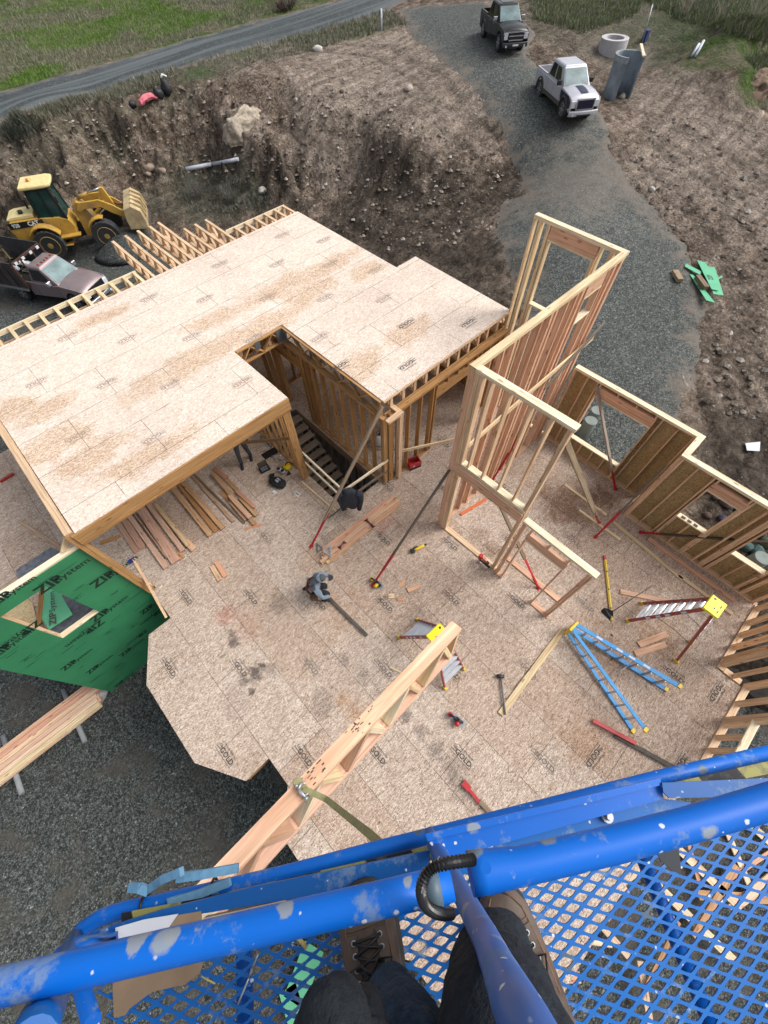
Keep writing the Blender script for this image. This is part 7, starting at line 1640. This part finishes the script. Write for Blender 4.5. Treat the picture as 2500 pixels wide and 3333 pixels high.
# timber stack in the yard
random.seed(15)
def yb(x0, x1, y, z, w_, t_, tone, lb): mb = MB(); mb.beam((x0, y, z), (x1, y+(-.10), z), w_, t_, vary(tone, .06)); props(mb.build('lumber_board', M_WOOD), lb, 'board', 'boards of the yard timber stack')
tones = [(.64,.46,.36), (.66,.52,.40), (.68,.58,.38), (.66,.44,.32), (.62,.36,.27), (.66,.50,.36)]
ordw = ('far edge', 'second from the far edge', 'third from the far edge', 'fourth from the far edge', 'fifth from the far edge', 'near edge')
z0 = -3.05
for lay in range(4):
    for k in range(6):
        x1 = (-5.05 if k < 3 else -5.42)+random.uniform(-.05, .05); y = 7.62-k*.145+(.02 if lay % 2 else 0)
        yb(-10.5, x1, y+.0, z0+lay*.04, .131, .036, tones[(k+lay) % 6], '%s board in the %s layer of the yard timber stack' % (ordw[k], ('bottom', 'second', 'third', 'top')[lay]))
for k, x in enumerate((-6.2, -8.0, -9.7)):
    mb = MB(); mb.tube([(x, 8.1, -3.19), (x-.1, 6.25, -3.17)], .07, 8); props(mb.build('bearer', mat_plain('grey_bearer', (.22, .23, .24), .8)), ('near grey round bearer under the yard timber stack', 'middle grey round bearer under the yard timber stack, its end rounded', 'far grey bearer at the left edge under the timber stack')[k], 'bearer')

# ------------------------------------------------------------------ hoisted truss, sling
TA, TB = dp(1487, 2033, 3.06), dp(736, 2826, 1.96); TB = TB+(TB-TA)*.22
td = (TB-TA).normalized(); TL = (TB-TA).length; ts = Vector((0, 0, 1)).cross(td).normalized(); tu = td.cross(ts)
_a = R_(10); ts, tu = ts*math.cos(_a)+tu*math.sin(_a), tu*math.cos(_a)-ts*math.sin(_a)
trs = thing('hoisted_truss', 'short open web floor truss hanging from a sling under the blue platform', 'truss', TA)
def TP(t, u): return TA+td*t+tu*u
CW, CT_, TH = .092, .038, .40
for nm, u, cc in (('top_chord', -CT_/2, (.88, .58, .42)), ('bottom_chord', -TH, (.80, .54, .43))):
    m_ = MB(); m_.beam(TP(0, u), TP(TL, u), CW, CT_, cc, up=tu); m_.build(nm, M_WOOD, trs)
npn = 6; s_ = TL/npn
random.seed(31)
for k in range(npn):
    for (t0, u0, t1, u1) in ((k*s_+.03, -TH+.02, (k+.5)*s_, -CT_-.01), ((k+.5)*s_, -CT_-.01, (k+1)*s_-.03, -TH+.02)):
        m_ = MB(); m_.beam(TP(t0, u0), TP(t1, u1), CW*.97, CT_, vary(random.choice([NEWY, NEWP, NEWM, PALE]), .12), up=tu); m_.build('web', M_WOOD, trs)
for t in (.02, TL-.02):
    m_ = MB(); m_.beam(TP(t, -TH+.02), TP(t, -CT_), CW*.95, CT_, NEWM, up=td); m_.build('web', M_WOOD, trs)
m_ = MB()
for (t, side) in ((.95, 1), (1.02, -1), (1.35, 1), (1.38, -1)):
    for k in range(9): p = TP(t+random.uniform(-.10, .10), .0012)+ts*random.uniform(-.04, .04); m_.beam(p-td*random.uniform(.003, .012), p+td*random.uniform(.003, .012), random.uniform(.003, .010), .0012, up=tu)
m_.build('dark_stain', M_INK, trs)
M_SLING = mat_plain('sling_webbing', (.33, .31, .15), .85, vary=.2, scale=30)
sg = thing('lifting_sling', 'olive webbing sling with shackle wrapped round the hoisted truss', 'sling', dp(985, 2545, 2.3))
fS = (at(985, 2545, 7.7)-TA).dot(td); 
best = min(np.linspace(0, TL, 200), key=lambda t: abs(((RC @ (TP(t, 0)-Vector((0, 0, HC)))).x/(RC @ (TP(t, 0)-Vector((0, 0, HC)))).z*FOC+1250)-985))
fS = float(best); loop = [TP(fS, .006)-ts*.052, TP(fS, .006)+ts*.052, TP(fS, -.07)+ts*.055, TP(fS, -.075)-ts*.055, TP(fS, .006)-ts*.052]
m_ = MB()
for a, b in zip(loop[:-1], loop[1:]): m_.beam(a, b, .045, .004, up=tuple((b-a).cross(td).normalized()))
m_.build('wrap', M_SLING, sg)
def ribbon(mb, pts, w_, t_=.003, side=None):
    for a, b in zip(pts[:-1], pts[1:]):
        a = Vector(a); b = Vector(b); mb.beam(a-(b-a)*.02, b+(b-a)*.02, w_, t_, up=side or (0, 0, 1))
k0 = TP(fS, .03)+ts*.02
rb = [k0, dp(1060, 2600, 2.15), dp(1110, 2640, 1.95), dp(1160, 2680, 1.72), dp(1200, 2712, 1.5), dp(1240, 2750, 1.28)]
m_ = MB(); 
vdir = ray(1150, 2680).normalized()
for a, b in zip(rb[:-1], rb[1:]): m_.beam(a-(b-a)*.04, b+(b-a)*.04, .029, .004, up=tuple(-vdir))
m_.build('lead', M_SLING, sg)
m_ = MB(); m_.tube([k0+td*.012*math.cos(a)*2.2+Vector((0, 0, .0))+ts*.03*math.sin(a) for a in np.linspace(-2.6, 2.6, 12)], .006, 8); m_.build('shackle_bow', M_ALU, sg)
m_ = MB(); m_.cyl(k0-ts*.035+td*.02, k0+ts*.04+td*.02, .007, 8); m_.cyl(k0+ts*.036+td*.02, k0+ts*.048+td*.02, .012, 6); m_.cyl(k0-ts*.045+td*.02, k0-ts*.035+td*.02, .011, 6); m_.build('shackle_pin', M_ALU, sg)

# ------------------------------------------------------------------ aerial platform
def mat_blue(name, base, grime=.5, bare=()):
    n = NT(name, .34, spec=.32); P = n.n('TexCoord').outputs['Object']
    v = n.voro(P, 48); vc = n.sep(v.outputs['Color']); dj = n.math('ADD', n.math('ADD', v.outputs['Distance'], n.math('MULTIPLY', vc[1], .17)), n.rmap(n.noise(P, 190, 3), .3, .7, -.05, .05)); sp_ = n.math('MULTIPLY', n.rmap(dj, .17, .23, 1, 0), n.math('MULTIPLY', n.rmap(vc[0], .45, .5), n.rmap(n.noise(P, 7, 2), .42, .56)))
    v2 = n.voro(P, 13); sp2 = n.math('MULTIPLY', n.rmap(n.math('ADD', v2.outputs['Distance'], n.math('MULTIPLY', n.noise(P, 40, 3), .25)), .30, .36, 1, 0), n.rmap(n.sep(v2.outputs['Color'])[1], .74, .78))
    g = n.noise(n.mapping(P, loc=(3, 1, 2)), 9, 6, .7); sm = n.rmap(g, .56, .63, 0, grime)
    c = n.mix(n.rmap(n.noise(P, 3, 3), .3, .7, 0, .3), base, tuple(x*.55 for x in base))
    c = n.mix(sm, c, (.22, .29, .36)); c = n.mix(n.math('MULTIPLY', sp2, .9), c, n.mix(n.sep(v2.outputs['Color'])[2], (.05, .09, .12), (.34, .38, .42)))
    c = n.mix(sp_, c, (.62, .66, .70))
    W_ = n.pos()
    for (q, r_) in bare:
        d = n.n('VectorMath', operation='DISTANCE'); n.l(W_, d.inputs[0]); d.inputs[1].default_value = tuple(q)
        c = n.mix(n.rmap(n.math('ADD', d.outputs['Value'], n.rmap(n.noise(W_, 45, 4, .6), .2, .8, -r_*.5, r_*.5)), r_*1.05, r_*.85, 0, .9), c, (.27, .30, .33))
    n.col(c)
    n.l(n.math('ADD', .42, n.math('MULTIPLY', sm, .4)), n.b.inputs['Roughness']); n.bump(n.math('ADD', sm, sp2), .25, .001); return n.m
M_BLUE = mat_blue('platform_blue', (.002, .135, .60), .6, [(dp(450, 3075, .575), .017), (dp(560, 3055, .575), .012), (dp(300, 3130, .575), .018), (dp(330, 3150, .57), .012), (dp(930, 2960, .59), .015), (dp(655, 3045, .58), .012), (dp(1180, 2925, .60), .007), (dp(1230, 2935, .60), .007), (dp(1333, 2882, .60), .010), (dp(1595, 2790, .57), .009)]); M_BLUEG = mat_blue('platform_floor_blue', (.006, .135, .47), .6); M_BLUED = mat_blue('platform_dark_blue', (.006, .10, .36), .5); M_BLUEP = mat_blue('platform_worn_blue', (.06, .145, .45), .35, [(dp(1612, 3095, .53)+Vector((0, 0, .015)), .020), (dp(1640, 3160, .46)+Vector((0, 0, .015)), .012)])
PO = Vector((-.19, -.17, 9.10)); PA = R_(-33.4)
plt = thing('lift_platform', 'blue paint spattered work platform with mesh floor and tube rails in the foreground', 'lift platform', PO)
X1 = Vector((math.cos(PA), math.sin(PA), 0)); Y1 = Vector((-math.sin(PA), math.cos(PA), 0))
def PL(x, y, z=0): return PO+X1*x+Y1*y+Vector((0, 0, z))
mb = MB(); LW, SW = .0526, .0273
# clip: the mesh spans the deck of the platform
for j in range(-62, 0):
    for i in range(-16, 26):
        cx = i*LW+(LW/2 if j % 2 else 0); cy = j*SW/2-.010
        if cx > 1.25: continue
        if cx < -.66-.25*cy: continue
        b = len(mb.v); a_, b_ = LW/2, SW/2
        outer = [(a_, 0), (a_/2, b_/2), (0, b_), (-a_/2, b_/2), (-a_, 0), (-a_/2, -b_/2), (0, -b_), (a_/2, -b_/2)]
        for q, (x, y) in enumerate(outer): mb.v.append(tuple(PL(cx+x, cy+y, .004)))
        for dz in (.004, .0):
            for q, (x, y) in enumerate(outer):
                k = .73 if q in (0, 4) else .65 if q in (2, 6) else .78
                mb.v.append(tuple(PL(cx+x*k, cy+y*k, dz)))
        for q in range(8):
            q2 = (q+1) % 8; mb.face((b+q, b+q2, b+8+q2, b+8+q)); mb.face((b+8+q, b+8+q2, b+16+q2, b+16+q))
mb.build('floor_mesh', M_BLUEG, plt)
mb = MB(); mb.tube([at(795, 3050, 9.065), at(800, 3420, 9.065)], .019, 12); mb.build('floor_bearer', M_BLUE, plt)
mb = MB(); mb.tube([at(2062, 2720, 9.065), at(2340, 3400, 9.065)], .017, 12); mb.build('floor_bearer', M_BLUE, plt)
# outer foot tube with the bend at the left
mb = MB(); mb.tube([at(225, 3150, 9.02), at(236, 3075, 9.02), at(268, 3025, 9.02), at(330, 2985, 9.02), at(410, 2960, 9.02), at(500, 2943, 9.02), at(730, 2890, 9.02), at(950, 2838, 9.02), at(1250, 2758, 9.02), at(1395, 2722, 9.02), at(2150, 2530, 9.02), at(2600, 2428, 9.02)], .0185, 16); mb.build('foot_tube', M_BLUE, plt)
def flat(pts, z, th, mat, name, zs=None):
    P = [at(x, y, z if zs is None else zs[i]) for i, (x, y) in enumerate(pts)]; m_ = MB(); n = len(P); b = 0
    m_.v = [tuple(p) for p in P]+[tuple(p-Vector((0, 0, th))) for p in P]
    ar = sum(P[i].x*P[(i+1) % n].y-P[(i+1) % n].x*P[i].y for i in range(n)); o = list(range(n)) if ar > 0 else list(range(n))[::-1]
    m_.face(o); m_.face([i+n for i in o][::-1])
    for i in range(n):
        a, c_ = o[i], o[(i+1) % n]; m_.face((a, a+n, c_+n, c_))
    return m_.build(name, mat, plt)
# hazard striped plate, then the blue flange above it
def mat_hazard():
    n = NT('hazard_tape', .6, spec=.3); P = n.n('TexCoord').outputs['Object']; w_ = n.n('TexWave'); w_.wave_type = 'BANDS'; w_.bands_direction = 'DIAGONAL'
    n.l(n.mapping(P, rot=(0, 0, -PA), scale=(1, -1, 1)), w_.inputs['Vector']); w_.inputs['Scale'].default_value = 2.1; w_.inputs['Distortion'].default_value = .3
    c = n.mix(n.rmap(w_.outputs['Fac'], .48, .52), (.016, .018, .022), (.33, .31, .10)); c = n.mix(n.rmap(n.noise(P, 20, 5, .7), .52, .62, 0, .6), c, (.10, .10, .09)); n.col(c); return n.m
flat([(395, 2972), (640, 2927), (1250, 2788), (1400, 2752), (1410, 2800), (1250, 2835), (640, 2965), (395, 3010)], 9.07, .004, mat_hazard(), 'hazard_plate')
flat([(2190, 2548), (2600, 2455), (2600, 2500), (2190, 2580)], 9.07, .004, bpy.data.materials['hazard_tape'], 'hazard_plate')
flat([(262, 3046), (527, 2962), (829, 2886), (1250, 2800), (1400, 2768), (1400, 2830), (1250, 2862), (995, 2918), (655, 2975), (375, 3032), (262, 3062)], 9.115, .012, M_BLUED, 'toe_flange')
flat([(300, 3092), (620, 3012), (1250, 2880), (1400, 2850), (1400, 2862), (1250, 2893), (620, 3026), (300, 3104)], 9.105, .008, mat_plain('muddy_edge', (.12, .105, .05), .9, vary=.5, scale=20), 'muddy_edge')
flat([(1392, 2735), (2150, 2552), (2162, 2600), (1440, 2800)], 9.15, .006, M_BLUE, 'channel_face')
flat([(1385, 2715), (2150, 2532), (2152, 2556), (1392, 2738)], 9.16, .008, M_BLUE, 'channel_lip')
flat([(1440, 2800), (2162, 2600), (2250, 2612), (2230, 2650), (1500, 2850), (1455, 2850)], 9.12, .006, M_BLUEG, 'channel_ledge')
flat([(2155, 2548), (2600, 2528), (2600, 2560), (2330, 2595), (2180, 2598), (2160, 2580)], 9.165, .006, M_BLUED, 'corner_gusset')
for (x, y) in ((1975, 2657), (1585, 2748)):
    q = at(x, y, 9.125); mb = MB(); mb.cyl(q, q+Vector((0, 0, .006)), .014, 12); mb.cyl(q, q+Vector((0, 0, .02)), .008, 6); mb.build('bolt', M_ALU, plt)
# middle rail: left tube, collar, right sleeve
mb = MB(); mb.tube([at(-120, 3240, 9.6), at(0, 3212, 9.6), at(655, 3061, 9.6), at(1250, 2925, 9.6), at(1470, 2872, 9.6)], .0215, 20); mb.build('middle_rail', M_BLUE, plt)
mb = MB(); mb.tube([at(1385, 2893, 9.6), at(1432, 2882, 9.6)], .0232, 20); mb.build('rail_collar', mat_blue('collar_grey', (.10, .15, .19), .8), plt)
mb = MB(); mb.tube([at(1530, 2842, 9.6), at(1575, 2836, 9.6), at(1702, 2817, 9.6), at(2003, 2747, 9.6), at(2250, 2682, 9.6), at(2500, 2609, 9.6), at(2700, 2550, 9.6)], [.0270, .0270, .0235, .0235, .0225, .0235, .024], 20); sl_ = mb.build('rail_sleeve', M_BLUE, plt)
q = dp(1582, 2824, .555); mb = MB(); mb.cyl(q, q-ray(1582, 2824).normalized()*.006, .007, 12); mb.build('rivet', M_BLUE, plt)
# gate post rising past the camera
mb = MB(); gp_ = [(1396, 2700, 1.05, .011), (1412, 2745, 1.02, .017), (1440, 2798, .95, .020), (1482, 2868, .86, .0195), (1523, 2945, .76, .0200), (1591, 3075, .58, .0205), (1628, 3160, .47, .0205), (1668, 3250, .375, .0210), (1722, 3360, .31, .021), (1800, 3520, .27, .021), (2000, 3950, .22, .021)]
mb.tube([dp(a, b, c) for a, b, c, d in gp_], [d for *_, d in gp_], 20); mb.build('gate_post', M_BLUEP, plt)
# left corner post and bent plate
mb = MB(); mb.tube([at(240, 3060, 9.06), at(215, 3130, 9.15), dp(175, 3220, .72), dp(125, 3330, .56), dp(90, 3420, .48)], [.02, .026, .028, .028, .028], 16); mb.build('corner_post', M_BLUED, plt)
mb = MB(); C0 = [(150, 3140, 9.10), (185, 3085, 9.11), (250, 3050, 9.12), (378, 3030, 9.12)]; C1 = [(175, 3178, 9.20), (215, 3120, 9.20), (290, 3085, 9.20), (378, 3062, 9.20)]
mb.loft([[at(*p) for p in C0], [at(*p) for p in C1], [at(*p)-Vector((0, 0, .008)) for p in C1], [at(*p)-Vector((0, 0, .008)) for p in C0]], cap=False, closed=False); mb.build('bent_plate', M_BLUE, plt)
mb = MB(); mb.tube([dp(300, 3330, .8), dp(255, 3180, .9), at(245, 3100, 9.1)], .016, 12); mb.build('inner_post', M_BLUE, plt)
# things on and around the platform
def laid(pts, z, th, name, mat, label, cat, zs=None):
    P = [at(x, y, z if zs is None else zs[i]) for i, (x, y) in enumerate(pts)]; m_ = MB(); n = len(P)
    m_.v = [tuple(p) for p in P]+[tuple(p-Vector((0, 0, th))) for p in P]
    ar = sum(P[i].x*P[(i+1) % n].y-P[(i+1) % n].x*P[i].y for i in range(n)); o = list(range(n)) if ar > 0 else list(range(n))[::-1]
    m_.face(o); m_.face([i+n for i in o][::-1])
    for i in range(n): a, c_ = o[i], o[(i+1) % n]; m_.face((a, a+n, c_+n, c_))
    return props(m_.build(name, mat), label, cat)
def c7b(x, y): return (x/1.327, 2500+y/1.327)
M_CARD = mat_plain('cardboard', (.27, .185, .115), .9, vary=.15, scale=12)
laid([c7b(*p) for p in ((740,640),(868,618),(878,840),(862,888),(800,935),(655,968),(560,1040),(540,1068),(492,1080),(486,960),(488,880),(600,800),(700,715))], 9.116, .004, 'cardboard', M_CARD, 'torn brown cardboard lying on the mesh floor under the rail', 'cardboard')
laid([c7b(*p) for p in ((498,690),(620,655),(770,630),(712,712),(600,745),(498,762))], 9.122, .002, 'paper_sheet', M_PAPER, 'white paper sheet tucked between the toe flange and the rail', 'paper')
laid([c7b(*p) for p in ((498,900),(560,878),(545,905),(515,922))], 9.122, .002, 'paper_sheet', M_PAPER, 'corner of white paper showing below the rail on the cardboard', 'paper')
laid([c7b(*p) for p in ((878,650),(1230,572),(1230,600),(1040,650),(878,680))], 9.118, .02, 'wood_offcut', mat_plain('pale_wood_offcut', (.52, .38, .28), .8, vary=.2, scale=20), 'pale wood offcut lying on the mesh behind the middle rail', 'offcut')
q = [at(775, 3268, 9.125), at(812, 3180, 9.125), at(822, 3150, 9.13), at(840, 3106, 9.13)]
t = thing('screwdriver', 'thin steel screwdriver bit lying across the mesh floor left of the boot', 'screwdriver', q[0]); mb = MB(); mb.tube(q[:2], .0022, 6); mb.build('shaft', M_ALU, t); mb = MB(); mb.tube(q[1:3], .0034, 6); mb.tube(q[2:], .0026, 6); mb.build('sleeve', M_GRYM, t)
t = thing('nail_strip', 'strip of brass coloured collated nails at the lower left corner of the mesh', 'nails', at(270, 3310, 9.12))
for k in range(7): mb = MB(); a = at(255+k*7, 3345-k*3, 9.12+k*.001); b = at(285+k*5, 3268+k*4, 9.14); mb.tube([a, b], .0018, 6); mb.build('nail', mat_plain('brass_nail', (.30, .20, .07), .4, .6) if 'brass_nail' not in bpy.data.materials else bpy.data.materials['brass_nail'], t)
mb = MB(); mb.tube([at(958, 3040, 9.12), at(975, 3058, 9.13), at(997, 3084, 9.12)], .0045, 5); props(mb.build('wood_splinter', mat_plain('splinter', (.60, .50, .20), .8)), 'yellow wood splinter on the mesh right of the cardboard', 'splinter')
mb = MB(); mb.tube([at(655, 3178, 9.12), at(700, 3202, 9.12)], .0016, 5); props(mb.build('wood_splinter', bpy.data.materials['splinter']), 'thin straight splinter on the mesh beside the cardboard edge', 'splinter')
laid([(2122, 2740), (2206, 2725), (2219, 2846), (2190, 2836), (2150, 2800)], 9.30, .003, 'rubber_flap', mat_plain('dark_rubber', (.028, .035, .045), .7), 'dark grey rubber flap hanging below the right rail sleeve', 'flap')
M_FOAM = mat_plain('blue_foam', (.14, .31, .48), .9, vary=.25, scale=25, bump=.3)
for pts, lb in (([(425,2888,9.05),(455,2890,9.06),(482,2900,9.05)], 'leftmost short piece of blue foam on the foot tube'), ([(485,2893,9.05),(530,2862,9.08),(588,2838,9.10)], 'blue foam strip lifting off towards the gravel'), ([(582,2856,9.07),(660,2846,9.08),(770,2826,9.07)], 'blue foam strip on the far side of the foot tube'), ([(555,2936,9.04),(640,2912,9.05),(742,2872,9.06)], 'blue foam strip on the near side of the foot tube')):
    P = [at(*p) for p in pts]; mb = MB()
    for a, b in zip(P[:-1], P[1:]): mb.beam(a-(b-a)*.06, b+(b-a)*.06, .018, .014)
    props(mb.build('foam_strip', M_FOAM), lb, 'foam strip', 'blue foam strips on the foot tube')
for (x, y), lb in (((472, 2950), 'left black cable tie round the foot tube and foam'), ((697, 2898), 'right black cable tie round the foot tube and foam')):
    c = at(x, y, 9.02); d = (at(730, 2890, 9.02)-at(500, 2943, 9.02)).normalized(); s_ = Vector((-d.y, d.x, 0)); mb = MB(); mb.tube([c+s_*math.cos(a)*.024+Vector((0, 0, math.sin(a)*.024)) for a in np.linspace(0, 6.283, 20)], .0035, 6, cap=False); props(mb.build('cable_tie', M_BLK), lb, 'cable tie')
# corrugated conduit
cp = [(1540,2798,.575),(1500,2803,.565),(1447,2812,.55),(1405,2827,.545),(1380,2860,.54),(1371,2900,.54),(1380,2938,.55),(1403,2962,.56),(1435,2974,.58),(1475,2974,.62)]
P = [dp(*c) for c in cp]; fine = []
for i in range(len(P)-1):
    p0 = P[max(i-1, 0)]; p1 = P[i]; p2 = P[i+1]; p3 = P[min(i+2, len(P)-1)]
    for k in range(8):
        t_ = k/8; fine.append(.5*((2*p1)+(p2-p0)*t_+(2*p0-5*p1+4*p2-p3)*t_*t_+(3*p1-p0-3*p2+p3)*t_**3))
rr = [.0052 if i % 2 else .0078 for i in range(len(fine))]
mb = MB(); mb.tube(fine, rr, 12, sm=False); props(mb.build('cable_conduit', mat_plain('conduit_black', (.008, .008, .009), .35, spec=.6)), 'black corrugated cable conduit looping round the gate post joint', 'conduit')

# ------------------------------------------------------------------ the photographer's boots and legs
ph = thing('person', 'photographer in brown work boots, jeans and dark trousers standing on the mesh floor', 'person', at(1400, 3150, 9.11))
M_BOOT = mat_plain('boot_leather', (.105, .070, .050), .7, vary=.45, scale=16, bump=.4, dirt=(.16, .14, .12, .5)); M_SOLE = mat_plain('boot_sole', (.030, .028, .026), .85, vary=.3, scale=30); M_JEAN = mat_plain('blue_jeans', (.012, .032, .066), .9, vary=.5, scale=90, bump=.8, dirt=(.06, .10, .15, .35)); M_DPANT = mat_plain('dark_work_trousers', (.007, .012, .019), .9, vary=.5, scale=70, bump=.8)
def big_boot(toe, heel, wd, label, mirror=1):
    toe = Vector(toe); heel = Vector(heel); d = (toe-heel); L = d.length; d /= L; s_ = Vector((-d.y, d.x, 0))*mirror
    def R(u, w_, zb, h_, sh=0, n=20):
        out = []
        for k in range(n):
            a = 2*math.pi*k/n; cs, sn = math.cos(a), math.sin(a); y = abs(cs)**.75*math.copysign(1, cs)*w_; z = zb+h_*(.5+.5*abs(sn)**.8*math.copysign(1, sn)); out.append(heel+d*(u*L)+s_*(y+sh)+Vector((0, 0, z)))
        return out
    st = [(.0, .55, .11), (.04, .72, .14), (.15, .80, .155), (.35, .80, .150), (.50, .90, .135), (.62, .96, .112), (.75, 1.0, .090), (.86, .95, .077), (.94, .74, .066), (.985, .46, .05), (1.0, .2, .03)]
    mb = MB(); mb.loft([R(u, w_*wd/2, .018, h_) for u, w_, h_ in st]); bt = mb.build('boot', M_BOOT, ph)
    mb = MB(); mb.loft([R(u*1.02-.008, w_*wd/2*1.07+.002, 0, .026) for u, w_, h_ in st]); mb.build('sole', M_SOLE, bt)
    # stitched toe seam, side seams, tongue, eyelets, laces
    def top(u, y):
        for (u0, w0, h0), (u1, w1, h1) in zip(st[:-1], st[1:]):
            if u0 <= u <= u1: f = (u-u0)/(u1-u0); w_ = (w0+(w1-w0)*f)*wd/2; h_ = h0+(h1-h0)*f; break
        yy = max(-1, min(1, y)); z = .018+h_*(.5+.5*(1-abs(yy)**2.6)**.42)
        return heel+d*(u*L)+s_*(yy*w_)+Vector((0, 0, z))
    m_ = MB()
    for sg in (-1, 1): m_.tube([top(u, sg*y)+Vector((0, 0, .001)) for u, y in ((.97, .45), (.93, .66), (.87, .74), (.80, .72), (.66, .74), (.50, .72))], .0022, 5)
    m_.tube([top(.82, y)+Vector((0, 0, .001)) for y in np.linspace(-.7, .7, 9)], .0014, 5); m_.build('stitching', mat_plain('stitch', (.16, .09, .06), .8) if 'stitch' not in bpy.data.materials else bpy.data.materials['stitch'], bt)
    m_ = MB()
    for sg in (-1, 1): m_.loft([[top(u, sg*.34)+Vector((0, 0, .0015)), top(u, sg*.34)+Vector((0, 0, .005)), top(u, sg*.70)+Vector((0, 0, .005)), top(u, sg*.70)+Vector((0, 0, .0015))] for u in (.80, .73, .66, .60, .53)], sm=False)
    m_.build('eyelet_flap', M_BOOT, bt)
    m_ = MB(); 
    us = (.77, .715, .66, .605)
    for sg in (-1, 1):
        for u in us: p = top(u, sg*.46)+Vector((0, 0, .006)); m_.tube([p+d*math.cos(a)*.0045+s_*math.sin(a)*.0045 for a in np.linspace(0, 6.283, 9)], .0013, 5, cap=False)
    m_.build('eyelet', M_ALU, bt)
    m_ = MB()
    for u0, u1 in zip(us[:-1], us[1:]):
        for sg in (-1, 1): m_.tube([top(u0, sg*.46)+Vector((0, 0, .007)), top((u0+u1)/2, 0)+Vector((0, 0, .013)), top(u1, -sg*.46)+Vector((0, 0, .007))], .0028, 6)
    m_.tube([top(.77, -.46)+Vector((0, 0, .007)), top(.775, 0)+Vector((0, 0, .011)), top(.77, .46)+Vector((0, 0, .007))], .0028, 6)
    for sg in (-1, 1): m_.tube([top(.63, 0)+Vector((0, 0, .016)), top(.69, sg*.3)+Vector((0, 0, .022)), top(.66, sg*.75)+Vector((0, 0, .014)), top(.60, sg*.5)+Vector((0, 0, .018)), top(.62, 0)+Vector((0, 0, .016))], .0026, 6)
    m_.build('lace', M_BLK, bt)
    return bt
tL = at(1176, 2864, 9.115); hL = at(1262, 3300, 9.115); hL = tL+(hL-tL).normalized()*.315
big_boot(tL, hL, .122, 'left')
tR = at(1588, 2868, 9.115); hR = tR+(hL-tL+X1*.03).normalized()*.315
big_boot(tR, hR, .118, 'right', -1)
def leg(name, pts, mat, n=28, wr=.06):
    P = [dp(a, b, c) for a, b, c, r in pts]; R2 = [r for *_, r in pts]; fine = []; fr = []
    for i in range(len(P)-1):
        p0 = P[max(i-1, 0)]; p1 = P[i]; p2 = P[i+1]; p3 = P[min(i+2, len(P)-1)]
        for k in range(8):
            t_ = k/8; fine.append(.5*((2*p1)+(p2-p0)*t_+(2*p0-5*p1+4*p2-p3)*t_*t_+(3*p1-p0-3*p2+p3)*t_**3)); fr.append(R2[i]*(1-t_)+R2[i+1]*t_)
    fine.append(P[-1]); fr.append(R2[-1]); mb = MB(); mb.tube(fine, fr, n)
    mb.v = [tuple(Vector(v)+(Vector(v)-min(fine, key=lambda q: (q-Vector(v)).length)).normalized()*(.008*noise.noise(Vector(v)*16)+.006*abs(math.sin(Vector(v).dot(Vector((22, 34, 60)))+4*noise.noise(Vector(v)*10)))-.003)) for v in mb.v]
    return mb.build(name, mat, ph)
leg('trouser_leg', [(1262, 3240, .80, .038), (1268, 3258, .78, .049), (1298, 3320, .70, .053), (1335, 3410, .62, .062), (1390, 3650, .56, .075), (1460, 4300, .5, .1)], M_JEAN)
leg('trouser_leg', [(1628, 3030, .80, .036), (1622, 3060, .78, .054), (1612, 3150, .71, .066), (1625, 3250, .62, .076), (1645, 3380, .54, .085), (1700, 3700, .48, .10), (1760, 4500, .45, .12)], M_DPANT)
leg('jacket_hem', [(1092, 3255, .56, .018), (1095, 3280, .545, .034), (1090, 3335, .52, .048), (1085, 3450, .50, .056), (1080, 3700, .46, .07), (1080, 4400, .42, .10)], mat_plain('grey_jacket', (.009, .013, .018), .92, vary=.5, scale=80, bump=.8))
leg('trouser_knee', [(1168, 3290, .60, .016), (1180, 3310, .58, .028), (1190, 3370, .56, .034), (1200, 3600, .52, .05), (1200, 4400, .5, .08)], M_DPANT)

# ------------------------------------------------------------------ things far below seen through the mesh
laid2 = []
random.seed(77)
def yard_piece(px, py, L, ang, w_, tone, lb, mat=None, cat='board', name='lumber_board', z=-3.2, t_=.038):
    q = at(px, py, z); d = Vector((math.cos(ang), math.sin(ang), 0)); mb = MB(); mb.beam(q-d*L/2, q+d*L/2, w_, t_, tone); props(mb.build(name, mat or M_WOOD), lb, cat, 'offcuts on the ground under the platform')
gz_ = -3.15
yard_piece(990, 3170, 1.0, .4, .5, (1, 1, 1), 'light green board offcut on the ground seen through the mesh left of the boot', M_LGREEN, 'board offcut', 'green_offcut', t_=.012)
yard_piece(960, 3300, .9, 1.3, .4, (1, 1, 1), 'second light green offcut on the ground at the bottom edge through the mesh', M_LGREEN, 'board offcut', 'green_offcut', t_=.012)
spec_ = [(1560,2960),(1640,2920),(1700,2990),(1760,2900),(1820,2960),(1900,2880),(1960,2930),(1880,3060),(1990,3050),(2050,2850),(2250,2780),(2300,2850),(2380,2740),(2420,2830),(2460,2700),(2330,2930),(2250,2990),(2400,2920),(2480,2880),(2150,3120),(2100,3230),(1720,3110),(1800,3180)]
for k, (x, y) in enumerate(spec_):
    yard_piece(x, y, random.uniform(.9, 2.2), random.choice([-.2, .1, .9, 1.4, 2.2])+random.uniform(-.2, .2), random.choice([.09, .14, .19]), vary(random.choice([(.70,.55,.42), (.62,.36,.25), (.45,.28,.16), (.72,.62,.46)])), 'timber offcut in the scatter on the ground seen through the mesh floor on the right', z=-3.17+.03*(k % 4))
